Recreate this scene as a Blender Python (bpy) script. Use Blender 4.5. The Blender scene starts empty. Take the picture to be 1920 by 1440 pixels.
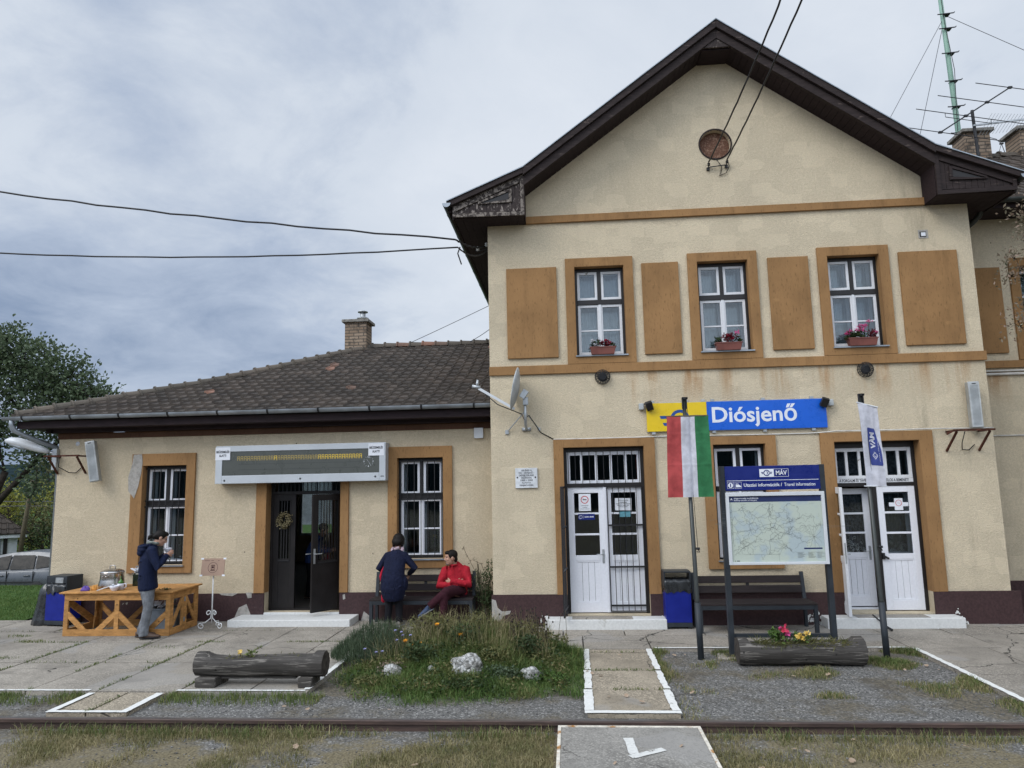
import bpy, bmesh, math, random
from mathutils import Vector, Matrix, noise as mnoise

R = random.Random(7)
SC = bpy.context.scene
COL = SC.collection

# ------------------------------------------------------------------ camera
YAW, PITCH, ROLL, CAMY, CAMZ, FPX = -0.07782, 0.13973, -0.02023, -12.280, 2.35, 1331.0
cy_, sy_ = math.cos(YAW), math.sin(YAW)
fwd = Vector((sy_ * math.cos(PITCH), cy_ * math.cos(PITCH), math.sin(PITCH)))
r0 = Vector((cy_, -sy_, 0)); u0 = r0.cross(fwd)
rgt = math.cos(ROLL) * r0 + math.sin(ROLL) * u0
upv = -math.sin(ROLL) * r0 + math.cos(ROLL) * u0
cam = bpy.data.cameras.new('camera'); camo = bpy.data.objects.new('camera', cam); COL.objects.link(camo)
cam.sensor_fit = 'HORIZONTAL'; cam.sensor_width = 36.0; cam.lens = FPX / 1920 * 36.0
cam.clip_start = 0.1; cam.clip_end = 3000
camo.matrix_world = Matrix(((rgt.x, upv.x, -fwd.x, 0.0), (rgt.y, upv.y, -fwd.y, CAMY), (rgt.z, upv.z, -fwd.z, CAMZ), (0, 0, 0, 1)))
SC.camera = camo

# ------------------------------------------------------------------ world, sun, exposure
SUN_FROM = Vector((-0.80, -0.72, 0.95)).normalized()
w = bpy.data.worlds.new('World'); SC.world = w; w.use_nodes = True
nt = w.node_tree; nt.nodes.clear(); N = nt.nodes.new; L = nt.links.new
out = N('ShaderNodeOutputWorld'); mix = N('ShaderNodeMixShader'); bgs = N('ShaderNodeBackground'); bgc = N('ShaderNodeBackground')
sky = N('ShaderNodeTexSky'); sky.sky_type = 'NISHITA'; sky.sun_disc = False
sky.sun_elevation = math.asin(SUN_FROM.z); sky.sun_rotation = math.atan2(SUN_FROM.x, SUN_FROM.y)
bgs.inputs[1].default_value = 0.10
L(sky.outputs[0], bgs.inputs[0])
tc = N('ShaderNodeTexCoord'); sep = N('ShaderNodeSeparateXYZ'); L(tc.outputs['Generated'], sep.inputs[0])
def M_(op, a, b=None, c=None, clamp=False):
    n = N('ShaderNodeMath'); n.operation = op; n.use_clamp = clamp
    for i, v in enumerate((a, b, c)):
        if v is None: continue
        if isinstance(v, (int, float)): n.inputs[i].default_value = v
        else: L(v, n.inputs[i])
    return n.outputs[0]
zc = M_('ADD', M_('MAXIMUM', sep.outputs[2], 0.0), 0.28)
cmb = N('ShaderNodeCombineXYZ'); L(M_('DIVIDE', sep.outputs[0], zc), cmb.inputs[0]); L(M_('DIVIDE', sep.outputs[1], zc), cmb.inputs[1]); cmb.inputs[2].default_value = 3.1
def NZ(scale, det, rough, dist, off):
    n = N('ShaderNodeTexNoise'); n.inputs['Scale'].default_value = scale; n.inputs['Detail'].default_value = det
    n.inputs['Roughness'].default_value = rough; n.inputs['Distortion'].default_value = dist
    a = N('ShaderNodeVectorMath'); a.operation = 'ADD'; L(cmb.outputs[0], a.inputs[0]); a.inputs[1].default_value = off
    L(a.outputs[0], n.inputs['Vector']); return n.outputs[0]
n1 = NZ(1.25, 8, 0.58, 0.12, (0.35, 0.2, 0)); n2 = NZ(3.6, 8, 0.62, 0.5, (4.0, 1.0, 2.0))
# darker bank low on the left, brighter break low in the middle
low = M_('SUBTRACT', 1.0, M_('MULTIPLY', sep.outputs[2], 2.4), clamp=True)
lft = M_('MULTIPLY', M_('SUBTRACT', M_('MULTIPLY', sep.outputs[0], -1.0), 0.02), 2.2, clamp=True)
bank = M_('MULTIPLY', low, lft)
brk = N('ShaderNodeVectorMath'); brk.operation = 'DOT_PRODUCT'; L(tc.outputs['Generated'], brk.inputs[0]); brk.inputs[1].default_value = Vector((-0.10, 0.95, 0.30)).normalized()
brkv = M_('MULTIPLY', M_('POWER', M_('MAXIMUM', brk.outputs['Value'], 0.0), 40.0), 0.22)
v = M_('ADD', M_('MULTIPLY', M_('SUBTRACT', n1, 0.012), 0.66), M_('MULTIPLY', n2, 0.36))
rgt_ = M_('MULTIPLY', M_('ADD', sep.outputs[0], 0.1), 0.10, clamp=True); v = M_('ADD', M_('SUBTRACT', v, M_('MULTIPLY', bank, 0.26)), rgt_); v = M_('ADD', v, brkv)
cr = N('ShaderNodeValToRGB'); L(v, cr.inputs[0]); e = cr.color_ramp.elements
e[0].position = 0.26; e[0].color = (0.27, 0.35, 0.50, 1)
e[1].position = 0.72; e[1].color = (0.77, 0.825, 0.905, 1)
q = e.new(0.42); q.color = (0.47, 0.55, 0.69, 1)
q = e.new(0.55); q.color = (0.68, 0.745, 0.84, 1)
L(cr.outputs[0], bgc.inputs[0])
# the cloud cover is brighter overhead and behind the camera, where the veiled sun stands
dt = N('ShaderNodeVectorMath'); dt.operation = 'DOT_PRODUCT'; L(tc.outputs['Generated'], dt.inputs[0]); dt.inputs[1].default_value = Vector((-0.25, -0.62, 0.74)).normalized()
mr = N('ShaderNodeMapRange'); mr.interpolation_type = 'SMOOTHSTEP'; L(dt.outputs['Value'], mr.inputs[0])
mr.inputs[1].default_value = 0.15; mr.inputs[2].default_value = 0.95; mr.inputs[3].default_value = 1.0; mr.inputs[4].default_value = 2.6
L(mr.outputs[0], bgc.inputs[1])
mix.inputs[0].default_value = 0.93
L(bgs.outputs[0], mix.inputs[1]); L(bgc.outputs[0], mix.inputs[2]); L(mix.outputs[0], out.inputs[0])

sun = bpy.data.lights.new('sun', 'SUN'); sun.energy = 1.5; sun.angle = math.radians(28); sun.color = (1.0, 0.96, 0.9)
suno = bpy.data.objects.new('sun', sun); COL.objects.link(suno)
suno.rotation_euler = (-SUN_FROM).to_track_quat('-Z', 'Y').to_euler()
suno.location = (-6, -10, 14)
SC.view_settings.view_transform = 'Standard'; SC.view_settings.look = 'None'
SC.view_settings.exposure = 0.0; SC.view_settings.gamma = 1.0
SC.cycles.max_bounces = 6; SC.cycles.transparent_max_bounces = 12

# ------------------------------------------------------------------ materials
def lin(h):
    h = h.lstrip('#'); o = []
    for i in (0, 2, 4):
        c = int(h[i:i + 2], 16) / 255
        o.append(c / 12.92 if c <= 0.04045 else ((c + 0.055) / 1.055) ** 2.4)
    return tuple(o)
class NT:
    def __init__(s, name):
        s.m = bpy.data.materials.new(name); s.m.use_nodes = True; s.t = s.m.node_tree
        s.b = s.t.nodes['Principled BSDF']; s.o = s.t.nodes['Material Output']
    def n(s, ty, **kw):
        x = s.t.nodes.new('ShaderNode' + ty)
        for k, v_ in kw.items(): setattr(x, k, v_)
        return x
    def l(s, a, b): s.t.links.new(a, b)
    def set(s, node, inp, v_):
        if hasattr(v_, 'is_linked') or hasattr(v_, 'links'): s.l(v_, node.inputs[inp])
        elif isinstance(v_, tuple) and len(v_) == 3 and node.inputs[inp].type == 'RGBA': node.inputs[inp].default_value = (*v_, 1)
        else: node.inputs[inp].default_value = v_
    def co(s, scale=(1, 1, 1), kind='Object'):
        t = s.n('TexCoord'); m = s.n('Mapping'); s.l(t.outputs[kind], m.inputs[0]); m.inputs['Scale'].default_value = scale; return m.outputs[0]
    def noise(s, vec, scale, det=4, rough=0.55, dist=0.0, d4=None):
        x = s.n('TexNoise'); s.l(vec, x.inputs['Vector']); x.inputs['Scale'].default_value = scale; x.inputs['Detail'].default_value = det
        x.inputs['Roughness'].default_value = rough; x.inputs['Distortion'].default_value = dist; return x.outputs[0]
    def vor(s, vec, scale, feat='F1', out=0):
        x = s.n('TexVoronoi'); x.feature = feat; s.l(vec, x.inputs['Vector']); x.inputs['Scale'].default_value = scale; return x.outputs[out]
    def math(s, op, a, b=0.0, clamp=False):
        x = s.n('Math', operation=op, use_clamp=clamp); s.set(x, 0, a); s.set(x, 1, b); return x.outputs[0]
    def rng(s, v_, a, b, c=0.0, d=1.0):
        x = s.n('MapRange'); x.interpolation_type = 'SMOOTHSTEP'; s.set(x, 0, v_)
        for i, q_ in zip((1, 2, 3, 4), (a, b, c, d)): x.inputs[i].default_value = q_
        return x.outputs[0]
    def mix(s, f, a, b, mode='MIX'):
        x = s.n('Mix', data_type='RGBA', blend_type=mode); s.set(x, 0, f); s.set(x, 6, a); s.set(x, 7, b); return x.outputs[2]
    def ramp(s, f, *st):
        x = s.n('ValToRGB'); s.l(f, x.inputs[0]); e_ = x.color_ramp.elements
        e_[0].position = st[0][0]; e_[0].color = (*st[0][1], 1); e_[1].position = st[-1][0]; e_[1].color = (*st[-1][1], 1)
        for p_, c_ in st[1:-1]: k = e_.new(p_); k.color = (*c_, 1)
        return x.outputs[0]
    def isl(s):
        return s.n('NewGeometry').outputs['Random Per Island']
    def bump(s, h, strength=0.3, dist=0.01):
        x = s.n('Bump'); s.set(x, 'Strength', strength); x.inputs['Distance'].default_value = dist; s.l(h, x.inputs['Height']); s.l(x.outputs[0], s.b.inputs['Normal'])
    def fin(s, col=None, rough=0.6, spec=0.4, metal=0.0):
        if col is not None: s.set(s.b, 'Base Color', col)
        s.set(s.b, 'Roughness', rough); s.set(s.b, 'Metallic', metal); s.set(s.b, 'Specular IOR Level', spec)
        return s.m
def plain(name, col, rough=0.5, spec=0.4, metal=0.0, var=0.18, scale=6.0, bump=0.0, bs=80.0):
    s = NT(name); c = s.co(); f = s.noise(c, scale, 5, 0.6)
    dk = tuple(x * (1 - var) for x in col); lt = tuple(min(1, x * (1 + var)) for x in col)
    k = s.mix(s.rng(f, 0.3, 0.7), dk, lt)
    if bump: s.bump(s.noise(c, bs, 3), bump, 0.004)
    return s.fin(k, s.rng(f, 0.2, 0.8, max(0.03, rough - 0.08), rough + 0.08), spec, metal)

def plaster(name, base, grime=1.0):
    s = NT(name); c = s.co(); big = s.noise(c, 0.55, 5, 0.6); fine = s.noise(c, 55, 3, 0.7); v_ = s.vor(c, 62)
    k = s.mix(s.rng(big, 0.3, 0.72), tuple(x * 0.86 for x in base), tuple(min(1, x * 1.06) for x in base))
    k = s.mix(s.rng(fine, 0.34, 0.62, 0.0, 0.40), k, tuple(x * 0.62 for x in base))
    k = s.mix(s.rng(s.noise(c, 24, 3, 0.8), 0.40, 0.62, 0.34, 0.0), k, tuple(x * 0.62 for x in base)); k = s.mix(s.rng(s.noise(c, 33, 2), 0.55, 0.72, 0, 0.25), k, tuple(min(1, x * 1.25) for x in base))
    sep_ = s.n('SeparateXYZ'); t = s.n('TexCoord'); s.l(t.outputs['Object'], sep_.inputs[0])
    x_, z_ = sep_.outputs[0], sep_.outputs[2]
    # rusty run-off streaks below the string course
    stv = s.co((1.0, 1.0, 0.10)); st = s.noise(stv, 3.1, 5, 0.65)
    zone = s.math('MULTIPLY', s.rng(z_, 3.45, 4.22), s.math('SUBTRACT', 1.0, s.rng(z_, 4.22, 4.24)))
    xz = s.rng(x_, 0.4, 1.4)
    k = s.mix(s.math('MULTIPLY', s.math('MULTIPLY', zone, xz), s.rng(st, 0.46, 0.66, 0, 0.72 * grime)), k, (0.36, 0.17, 0.05))
    # dark sooty streaks, right part of the front and below bands
    st2 = s.noise(s.co((1, 1, 0.16)), 2.3, 6, 0.7)
    rz = s.math('MULTIPLY', s.rng(x_, 4.6, 6.6), s.rng(big, 0.35, 0.6))
    k = s.mix(s.math('MULTIPLY', s.rng(st2, 0.50, 0.70, 0, 0.55 * grime), s.math('ADD', rz, 0.22, clamp=True)), k, tuple(x * 0.38 for x in base))
    # splash dirt near the base
    k = s.mix(s.math('MULTIPLY', s.rng(z_, 0.5, 1.3, 1.0, 0.0), s.rng(s.noise(c, 3.2, 5), 0.45, 0.7, 0, 0.35)), k, tuple(x * 0.55 for x in base))
    # mended patches of a slightly different mix, hairline cracks, old drill holes
    pv = s.n('TexVoronoi'); pv.distance = 'CHEBYCHEV'; s.l(s.co((0.55, 0.55, 0.8)), pv.inputs['Vector']); pc = s.n('SeparateColor'); s.l(pv.outputs['Color'], pc.inputs[0])
    k = s.mix(s.rng(pc.outputs[0], 0.55, 0.60, 0, 0.16), k, tuple(x * 0.72 for x in base)); k = s.mix(s.rng(pc.outputs[1], 0.72, 0.76, 0, 0.20), k, tuple(min(1, x * 1.15) for x in base))
    k = s.mix(s.rng(s.vor(c, 1.9), 0.020, 0.026, 0.85, 0), k, (0.05, 0.045, 0.04))
    h = s.math('ADD', s.math('MULTIPLY', fine, 0.7), s.math('MULTIPLY', v_, 0.6))
    s.bump(h, 0.85, 0.012)
    return s.fin(k, 0.92, 0.15)
MT = {}
MT['plaster'] = plaster('cream_roughcast', (0.68, 0.580, 0.418))
MT['plaster_wing'] = plaster('cream_roughcast_wing', (0.64, 0.540, 0.385), 0.6)
s = NT('grey_patch_plaster'); c = s.co(); MT['patch'] = s.fin(s.ramp(s.noise(c, 14, 6, 0.7), (0.3, (0.22, 0.21, 0.19)), (0.6, (0.40, 0.38, 0.35)), (0.72, (0.42, 0.22, 0.15))), 0.95, 0.1)
def ochre(name, base):
    s = NT(name); c = s.co((1, 1, 0.28)); f = s.noise(c, 42, 4, 0.65); b_ = s.noise(s.co(), 1.3, 5)
    k = s.mix(s.rng(b_, 0.3, 0.7), tuple(x * 0.86 for x in base), tuple(x * 1.12 for x in base))
    k = s.mix(s.rng(s.noise(s.co((1, 1, 0.12)), 3.0, 6, 0.7), 0.48, 0.68, 0, 0.45), k, tuple(x * 0.55 for x in base)); k = s.mix(s.rng(s.noise(s.co(), 6, 6, 0.7), 0.60, 0.72, 0, 0.35), k, tuple(min(1, x * 1.5) for x in base)); k = s.mix(s.rng(f, 0.55, 0.70, 0, 0.6), k, tuple(x * 0.4 for x in base))
    s.bump(f, 0.45, 0.006); return s.fin(k, 0.85, 0.2)
MT['ochre'] = ochre('ochre_scratch_render', (0.300, 0.168, 0.072))
MT['ochre_dark'] = ochre('brown_frieze_paint', (0.105, 0.055, 0.034))
def peel(name, base, under, lo, hi, sc=2.2, var=0.2):
    s = NT(name); c = s.co(); f = s.noise(c, sc, 8, 0.62, 0.3); g = s.noise(c, 30, 4)
    k = s.mix(s.rng(g, 0.3, 0.7), tuple(x * (1 - var) for x in base), tuple(min(0.9, x * (1 + var)) for x in base))
    m = s.rng(f, lo, hi); k = s.mix(m, k, s.mix(s.rng(g, 0.3, 0.7), tuple(x * 0.7 for x in under), under))
    s.bump(s.math('SUBTRACT', s.math('MULTIPLY', g, 0.3), m), 0.5, 0.006); return s.fin(k, 0.7, 0.3)
MT['plinth'] = peel('maroon_plinth_paint', (0.050, 0.026, 0.026), (0.30, 0.28, 0.24), 0.71, 0.73)
MT['plinth_wing'] = peel('peeling_maroon_plinth', (0.048, 0.025, 0.026), (0.33, 0.31, 0.27), 0.635, 0.645, 2.6)
MT['white'] = peel('white_gloss_paint', (0.72, 0.73, 0.77), (0.42, 0.40, 0.37), 0.78, 0.80, 6, 0.03)
MT['white_old'] = peel('flaking_white_paint', (0.66, 0.67, 0.69), (0.32, 0.30, 0.27), 0.69, 0.71, 9, 0.04)
MT['whitewash'] = peel('whitewashed_step', (0.62, 0.62, 0.60), (0.40, 0.38, 0.32), 0.60, 0.74, 3, 0.06)
MT['line'] = peel('white_line_paint', (0.66, 0.66, 0.63), (0.30, 0.29, 0.26), 0.63, 0.67, 7, 0.07)
MT['worn_line'] = peel('worn_white_paint', (0.60, 0.60, 0.57), (0.25, 0.238, 0.215), 0.58, 0.66, 16, 0.08)
MT['rust_line'] = peel('rusty_white_edge_strip', (0.60, 0.56, 0.48), (0.40, 0.19, 0.05), 0.52, 0.62, 5)
MT['black'] = plain('black_brown_frame_paint', (0.014, 0.012, 0.012), 0.45)
MT['steeldoor'] = plain('dark_brown_steel_door', (0.012, 0.010, 0.010), 0.5, 0.3)
MT['bar'] = plain('black_iron_bars', (0.015, 0.015, 0.017), 0.5)
def wood(name, base, flake=None, amt=(0.6, 0.66), grain=(1, 6, 6), knots=False):
    s = NT(name); c = s.co(grain); g = s.noise(c, 4.5, 6, 0.65, 0.4); isl = s.isl()
    k = s.mix(s.rng(g, 0.3, 0.7), tuple(x * 0.6 for x in base), tuple(x * 1.3 for x in base))
    k = s.mix(s.math('MULTIPLY', isl, 0.4), k, tuple(x * 0.7 for x in base))
    if flake: k = s.mix(s.rng(s.noise(s.co(grain), 3.0, 8, 0.72, 0.6), *amt), k, flake)
    if knots: k = s.mix(s.rng(s.vor(s.co((1, 1, 1)), 7.0), 0.07, 0.13, 0.9, 0), k, tuple(x * 0.22 for x in base)); k = s.mix(s.math('MULTIPLY', isl, 0.3), k, tuple(x * 0.55 for x in base))
    s.bump(g, 0.3, 0.004); return s.fin(k, 0.75, 0.25)
MT['barge'] = wood('dark_stained_boards', (0.030, 0.021, 0.020), (0.17, 0.13, 0.11), (0.60, 0.70))
MT['barge_flaky'] = wood('weathered_flaking_boards', (0.040, 0.030, 0.028), (0.25, 0.215, 0.19), (0.53, 0.60), (5, 5, 2.2))
MT['barge_trim'] = wood('flaking_trim_boards', (0.045, 0.035, 0.031), (0.22, 0.19, 0.165), (0.48, 0.56), (4, 4, 4))
MT['soffit'] = wood('maroon_soffit_boards', (0.026, 0.016, 0.018))
MT['pine'] = wood('varnished_pine', (0.50, 0.255, 0.085), (0.16, 0.065, 0.022), (0.66, 0.70), (1.6, 1.6, 5.0), True)
MT['slat'] = wood('dark_bench_slat', (0.026, 0.020, 0.020), None, grain=(0.6, 6, 6))
MT['log'] = wood('weathered_grey_log', (0.062, 0.056, 0.050), (0.24, 0.22, 0.195), (0.52, 0.63), (0.55, 9, 9), True)
MT['logend'] = plain('log_end_grain', (0.055, 0.048, 0.042), 0.85, 0.2, var=0.5, scale=14, bump=0.5, bs=25)
def tiles(name, cols):
    s = NT(name); c = s.co(); i_ = s.isl(); k = s.ramp(i_, *cols)
    f = s.noise(c, 1.1, 6, 0.65); k = s.mix(s.rng(f, 0.42, 0.66, 0, 0.45), k, (0.040, 0.036, 0.031))
    lich = s.noise(c, 26, 4, 0.7); k = s.mix(s.rng(lich, 0.56, 0.68, 0, 0.45), k, (0.16, 0.148, 0.12))
    s.bump(lich, 0.4, 0.006); return s.fin(k, 0.85, 0.25)
MT['tile'] = tiles('weathered_brown_roof_tiles', ((0.0, (0.044, 0.036, 0.031)), (0.5, (0.060, 0.049, 0.041)), (0.9, (0.080, 0.064, 0.053)), (0.993, (0.088, 0.070, 0.058)), (1.0, (0.26, 0.14, 0.10))))
MT['ridge'] = tiles('lichened_ridge_tiles', ((0.0, (0.09, 0.08, 0.066)), (0.6, (0.115, 0.098, 0.08)), (0.95, (0.14, 0.115, 0.092)), (1.0, (0.26, 0.13, 0.09))))
s = NT('weathered_chimney_brick'); c = s.co()
br = s.n('TexBrick'); mp = s.n('Mapping'); tcn = s.n('TexCoord'); s.l(tcn.outputs['Object'], mp.inputs[0]); mp.inputs['Rotation'].default_value = (math.pi / 2, 0, 0)
s.l(mp.outputs[0], br.inputs['Vector']); br.inputs['Scale'].default_value = 1.0; br.inputs['Brick Width'].default_value = 0.25; br.inputs['Row Height'].default_value = 0.08; br.inputs['Mortar Size'].default_value = 0.012
for k_, v_ in (('Color1', (0.23, 0.165, 0.115, 1)), ('Color2', (0.32, 0.245, 0.18, 1)), ('Mortar', (0.10, 0.085, 0.07, 1))): br.inputs[k_].default_value = v_
k = s.mix(s.rng(s.noise(c, 4, 6, 0.7), 0.5, 0.68, 0, 0.85), br.outputs[0], (0.055, 0.048, 0.042)); s.bump(br.outputs['Fac'], -0.6, 0.012); MT['brick'] = s.fin(k, 0.9, 0.2)
MT['zinc'] = plain('dull_zinc', (0.30, 0.33, 0.36), 0.45, 0.5, 0.55, var=0.22, scale=3)
MT['zinc_dark'] = plain('dark_painted_gutter', (0.040, 0.045, 0.042), 0.4, 0.5, 0.2)
MT['galv'] = plain('galvanised_steel', (0.40, 0.42, 0.43), 0.42, 0.5, 0.6)
MT['cast'] = plain('black_cast_iron', (0.020, 0.021, 0.024), 0.5, 0.4, 0.2, bump=0.2)
MT['rust'] = plain('rusty_bracket_iron', (0.075, 0.028, 0.018), 0.8, 0.2, var=0.5, scale=20)
MT['steelgrey'] = plain('anthracite_powder_coat', (0.026, 0.031, 0.037), 0.5, 0.3)
MT['greyplastic'] = plain('light_grey_enclosure', (0.40, 0.42, 0.42), 0.5)
MT['alu'] = plain('silver_board_casing', (0.47, 0.50, 0.53), 0.5, 0.4, 0.1, var=0.05, scale=2)
MT['alu_white'] = plain('white_aluminium_frame', (0.60, 0.62, 0.64), 0.4, 0.4, 0.05, var=0.04, scale=2)
MT['screen'] = plain('dark_olive_display', (0.078, 0.084, 0.076), 0.3, 0.5, var=0.012)
MT['blue_sign'] = plain('azure_sign_enamel', (0.006, 0.105, 0.56), 0.3, 0.4, var=0.05)
MT['yellow_sign'] = plain('yellow_sign_enamel', (0.72, 0.50, 0.010), 0.3, 0.4, var=0.05)
MT['logo_blue'] = plain('logo_blue', (0.010, 0.065, 0.27), 0.35, var=0.05)
MT['white_sign'] = plain('sign_white', (0.72, 0.74, 0.78), 0.4, var=0.04)
MT['navy'] = plain('navy_board_enamel', (0.006, 0.016, 0.15), 0.3, 0.4, var=0.06)
MT['navy_dark'] = plain('map_header_navy', (0.018, 0.030, 0.10), 0.4, var=0.05)
MT['bin_blue'] = plain('royal_blue_bin_panel', (0.005, 0.014, 0.20), 0.38, 0.4, var=0.08)
MT['bag'] = plain('black_bin_liner', (0.022, 0.024, 0.026), 0.28, 0.6, var=0.2, scale=10, bump=1.0, bs=14)
MT['ink'] = plain('black_print', (0.02, 0.02, 0.025), 0.6, var=0.02)
MT['grey_ink'] = plain('grey_print', (0.16, 0.17, 0.16), 0.6, var=0.02)
MT['paper'] = plain('white_paper', (0.70, 0.72, 0.76), 0.7, 0.2, var=0.04)
for k_, c_, e_ in (('amber', (0.68, 0.47, 0.04), 0.25), ('amber_dim', (0.42, 0.31, 0.08), 0.10)):
    MT[k_] = plain('lit_' + k_ + '_segments', c_, 0.5, var=0.05); b_ = MT[k_].node_tree.nodes['Principled BSDF']; b_.inputs['Emission Color'].default_value = (*c_, 1); b_.inputs['Emission Strength'].default_value = e_
MT['red_print'] = plain('red_print', (0.50, 0.025, 0.025), 0.5, var=0.04)
MT['teal_print'] = plain('teal_print', (0.12, 0.32, 0.38), 0.5, var=0.2, scale=40)
MT['marble'] = plain('veined_white_marble', (0.60, 0.62, 0.64), 0.35, 0.4, var=0.14, scale=9)
MT['card'] = plain('brown_cardboard', (0.36, 0.25, 0.19), 0.85, 0.15, var=0.06)
MT['wrought'] = plain('white_wrought_iron', (0.66, 0.66, 0.65), 0.4)
MT['inox'] = plain('brushed_stainless_steel', (0.46, 0.44, 0.42), 0.22, 0.5, 0.95, var=0.08, scale=3)
MT['china'] = plain('white_china', (0.68, 0.68, 0.74), 0.15, 0.5, var=0.02)
MT['soap'] = plain('green_bottle_liquid', (0.05, 0.16, 0.02), 0.15, 0.5)
MT['darkglass'] = plain('dark_green_jar', (0.012, 0.022, 0.012), 0.12, 0.6)
MT['purple'] = plain('purple_cloth', (0.12, 0.07, 0.30), 0.8)
MT['orange'] = plain('orange_cloth', (0.62, 0.28, 0.06), 0.8)
MT['terra'] = plain('brown_plastic_planter', (0.17, 0.055, 0.042), 0.45)
MT['concrete_cap'] = plain('concrete_cap', (0.20, 0.19, 0.17), 0.9, 0.2, var=0.35, scale=12, bump=0.4, bs=50)
MT['tub'] = plain('grey_blue_plastic_tub', (0.20, 0.23, 0.26), 0.5)
MT['mast'] = plain('pale_green_mast_paint', (0.20, 0.33, 0.26), 0.5, var=0.1)
MT['cable'] = plain('black_cable', (0.015, 0.015, 0.016), 0.6)
MT['wire'] = plain('steel_wire', (0.10, 0.10, 0.11), 0.5, 0.5, 0.4)
MT['conduit'] = plain('pale_conduit', (0.58, 0.56, 0.52), 0.5)
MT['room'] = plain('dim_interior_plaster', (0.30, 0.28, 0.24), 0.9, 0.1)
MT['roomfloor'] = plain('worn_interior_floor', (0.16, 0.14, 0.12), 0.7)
MT['curtain'] = plain('pale_net_curtain', (0.82, 0.82, 0.81), 0.9, 0.1, var=0.12, scale=14)
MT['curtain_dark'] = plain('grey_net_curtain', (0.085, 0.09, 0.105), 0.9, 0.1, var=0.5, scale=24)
MT['insul'] = plain('porcelain_insulator', (0.50, 0.50, 0.48), 0.2, 0.5)
MT['oculus'] = wood('mottled_brown_infill', (0.13, 0.062, 0.038), (0.26, 0.16, 0.11), (0.52, 0.6), (9, 9, 9))
def glass(name, dark=0.0):
    s = NT(name); s.t.nodes.remove(s.b)
    tr = s.n('BsdfTransparent'); tr.inputs[0].default_value = (0.80 - dark, 0.83 - dark, 0.84 - dark, 1); gl = s.n('BsdfGlossy'); gl.inputs['Roughness'].default_value = 0.03; gl.inputs[0].default_value = (0.9, 0.95, 1, 1)
    c = s.co(); b_ = s.n('Bump'); b_.inputs['Strength'].default_value = 0.06; b_.inputs['Distance'].default_value = 0.02; s.l(s.noise(c, 3.0, 2), b_.inputs['Height']); s.l(b_.outputs[0], gl.inputs['Normal'])
    fr = s.n('Fresnel'); fr.inputs[0].default_value = 1.55; mx = s.n('MixShader'); s.l(s.math('MULTIPLY', fr.outputs[0], 1.1, True), mx.inputs[0]); s.l(tr.outputs[0], mx.inputs[1]); s.l(gl.outputs[0], mx.inputs[2]); s.l(mx.outputs[0], s.o.inputs[0])
    return s.m
MT['glass'] = glass('window_glass'); MT['glass_dark'] = glass('dusty_dark_glass', 0.55)
def cloth(name, col, rough=0.85, var=0.15, trans=0.0, sheen=0.0, bump=0.25, bs=220):
    s = NT(name); c = s.co(); f = s.noise(c, 9, 5, 0.6)
    k = s.mix(s.rng(f, 0.3, 0.7), tuple(x * (1 - var) for x in col), tuple(x * (1 + var) for x in col)); fo = s.noise(s.co((1, 1, 0.55)), 13, 3, 0.55, 1.6); k = s.mix(s.rng(fo, 0.42, 0.54, 0.35, 0), k, tuple(x * 0.55 for x in col)) if not trans else k; s.bump(s.math('ADD', s.math('MULTIPLY', fo, 1.0 if not trans else 0.15), s.math('MULTIPLY', s.noise(c, bs, 2), 0.06)), min(1.0, bump * 2.4), 0.03 if not trans else 0.01); s.fin(k, rough, 0.2)
    if trans:
        tl = s.n('BsdfTranslucent'); s.l(k, tl.inputs[0]); mx = s.n('MixShader'); mx.inputs[0].default_value = trans
        s.l(s.b.outputs[0], mx.inputs[1]); s.l(tl.outputs[0], mx.inputs[2]); s.l(mx.outputs[0], s.o.inputs[0])
    return s.m
MT['f_red'] = cloth('red_flag_cloth', (0.48, 0.085, 0.085), trans=0.3); MT['f_white'] = cloth('white_flag_cloth', (0.66, 0.67, 0.74), trans=0.3); MT['f_green'] = cloth('green_flag_cloth', (0.045, 0.20, 0.085), trans=0.3)
MT['sheer'] = cloth('sheer_white_curtain', (0.85, 0.86, 0.88), trans=0.8); MT['f_blue'] = cloth('printed_blue_panel', (0.055, 0.075, 0.26), trans=0.2)
MT['navy_jacket'] = cloth('navy_softshell', (0.006, 0.011, 0.036), 0.8); MT['grey_jeans'] = cloth('faded_grey_denim', (0.17, 0.18, 0.195), var=0.3)
MT['blue_sweater'] = cloth('blue_sweater', (0.030, 0.065, 0.20)); MT['navy_knit'] = cloth('navy_knit_dress', (0.008, 0.011, 0.032), bump=0.6); MT['black_cloth'] = cloth('black_leggings', (0.008, 0.008, 0.011)); MT['red_fleece'] = cloth('red_fleece', (0.36, 0.014, 0.026)); MT['maroon_cloth'] = cloth('maroon_trousers', (0.038, 0.009, 0.015))
MT['skin'] = plain('skin', (0.42, 0.24, 0.17), 0.5, 0.35, var=0.1, scale=20); MT['hair'] = plain('dark_hair', (0.008, 0.006, 0.005), 0.6, 0.2, var=0.4, scale=60, bump=0.6, bs=140); MT['beard'] = plain('greying_beard', (0.10, 0.085, 0.075), 0.7)
MT['scarf'] = cloth('patterned_grey_scarf', (0.20, 0.22, 0.20), var=0.6); MT['pink_scarf'] = cloth('pale_pink_scarf', (0.42, 0.32, 0.36), var=0.3)
MT['brown_shoe'] = plain('brown_leather_shoe', (0.085, 0.055, 0.04), 0.6); MT['blue_shoe'] = plain('blue_suede_shoe', (0.035, 0.055, 0.11), 0.8); MT['sole'] = plain('grey_rubber_sole', (0.22, 0.23, 0.24), 0.7); MT['grey_shoe'] = plain('grey_boot', (0.16, 0.15, 0.13), 0.7)
MT['red_bag'] = cloth('red_bag_cloth', (0.45, 0.015, 0.04))
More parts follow.
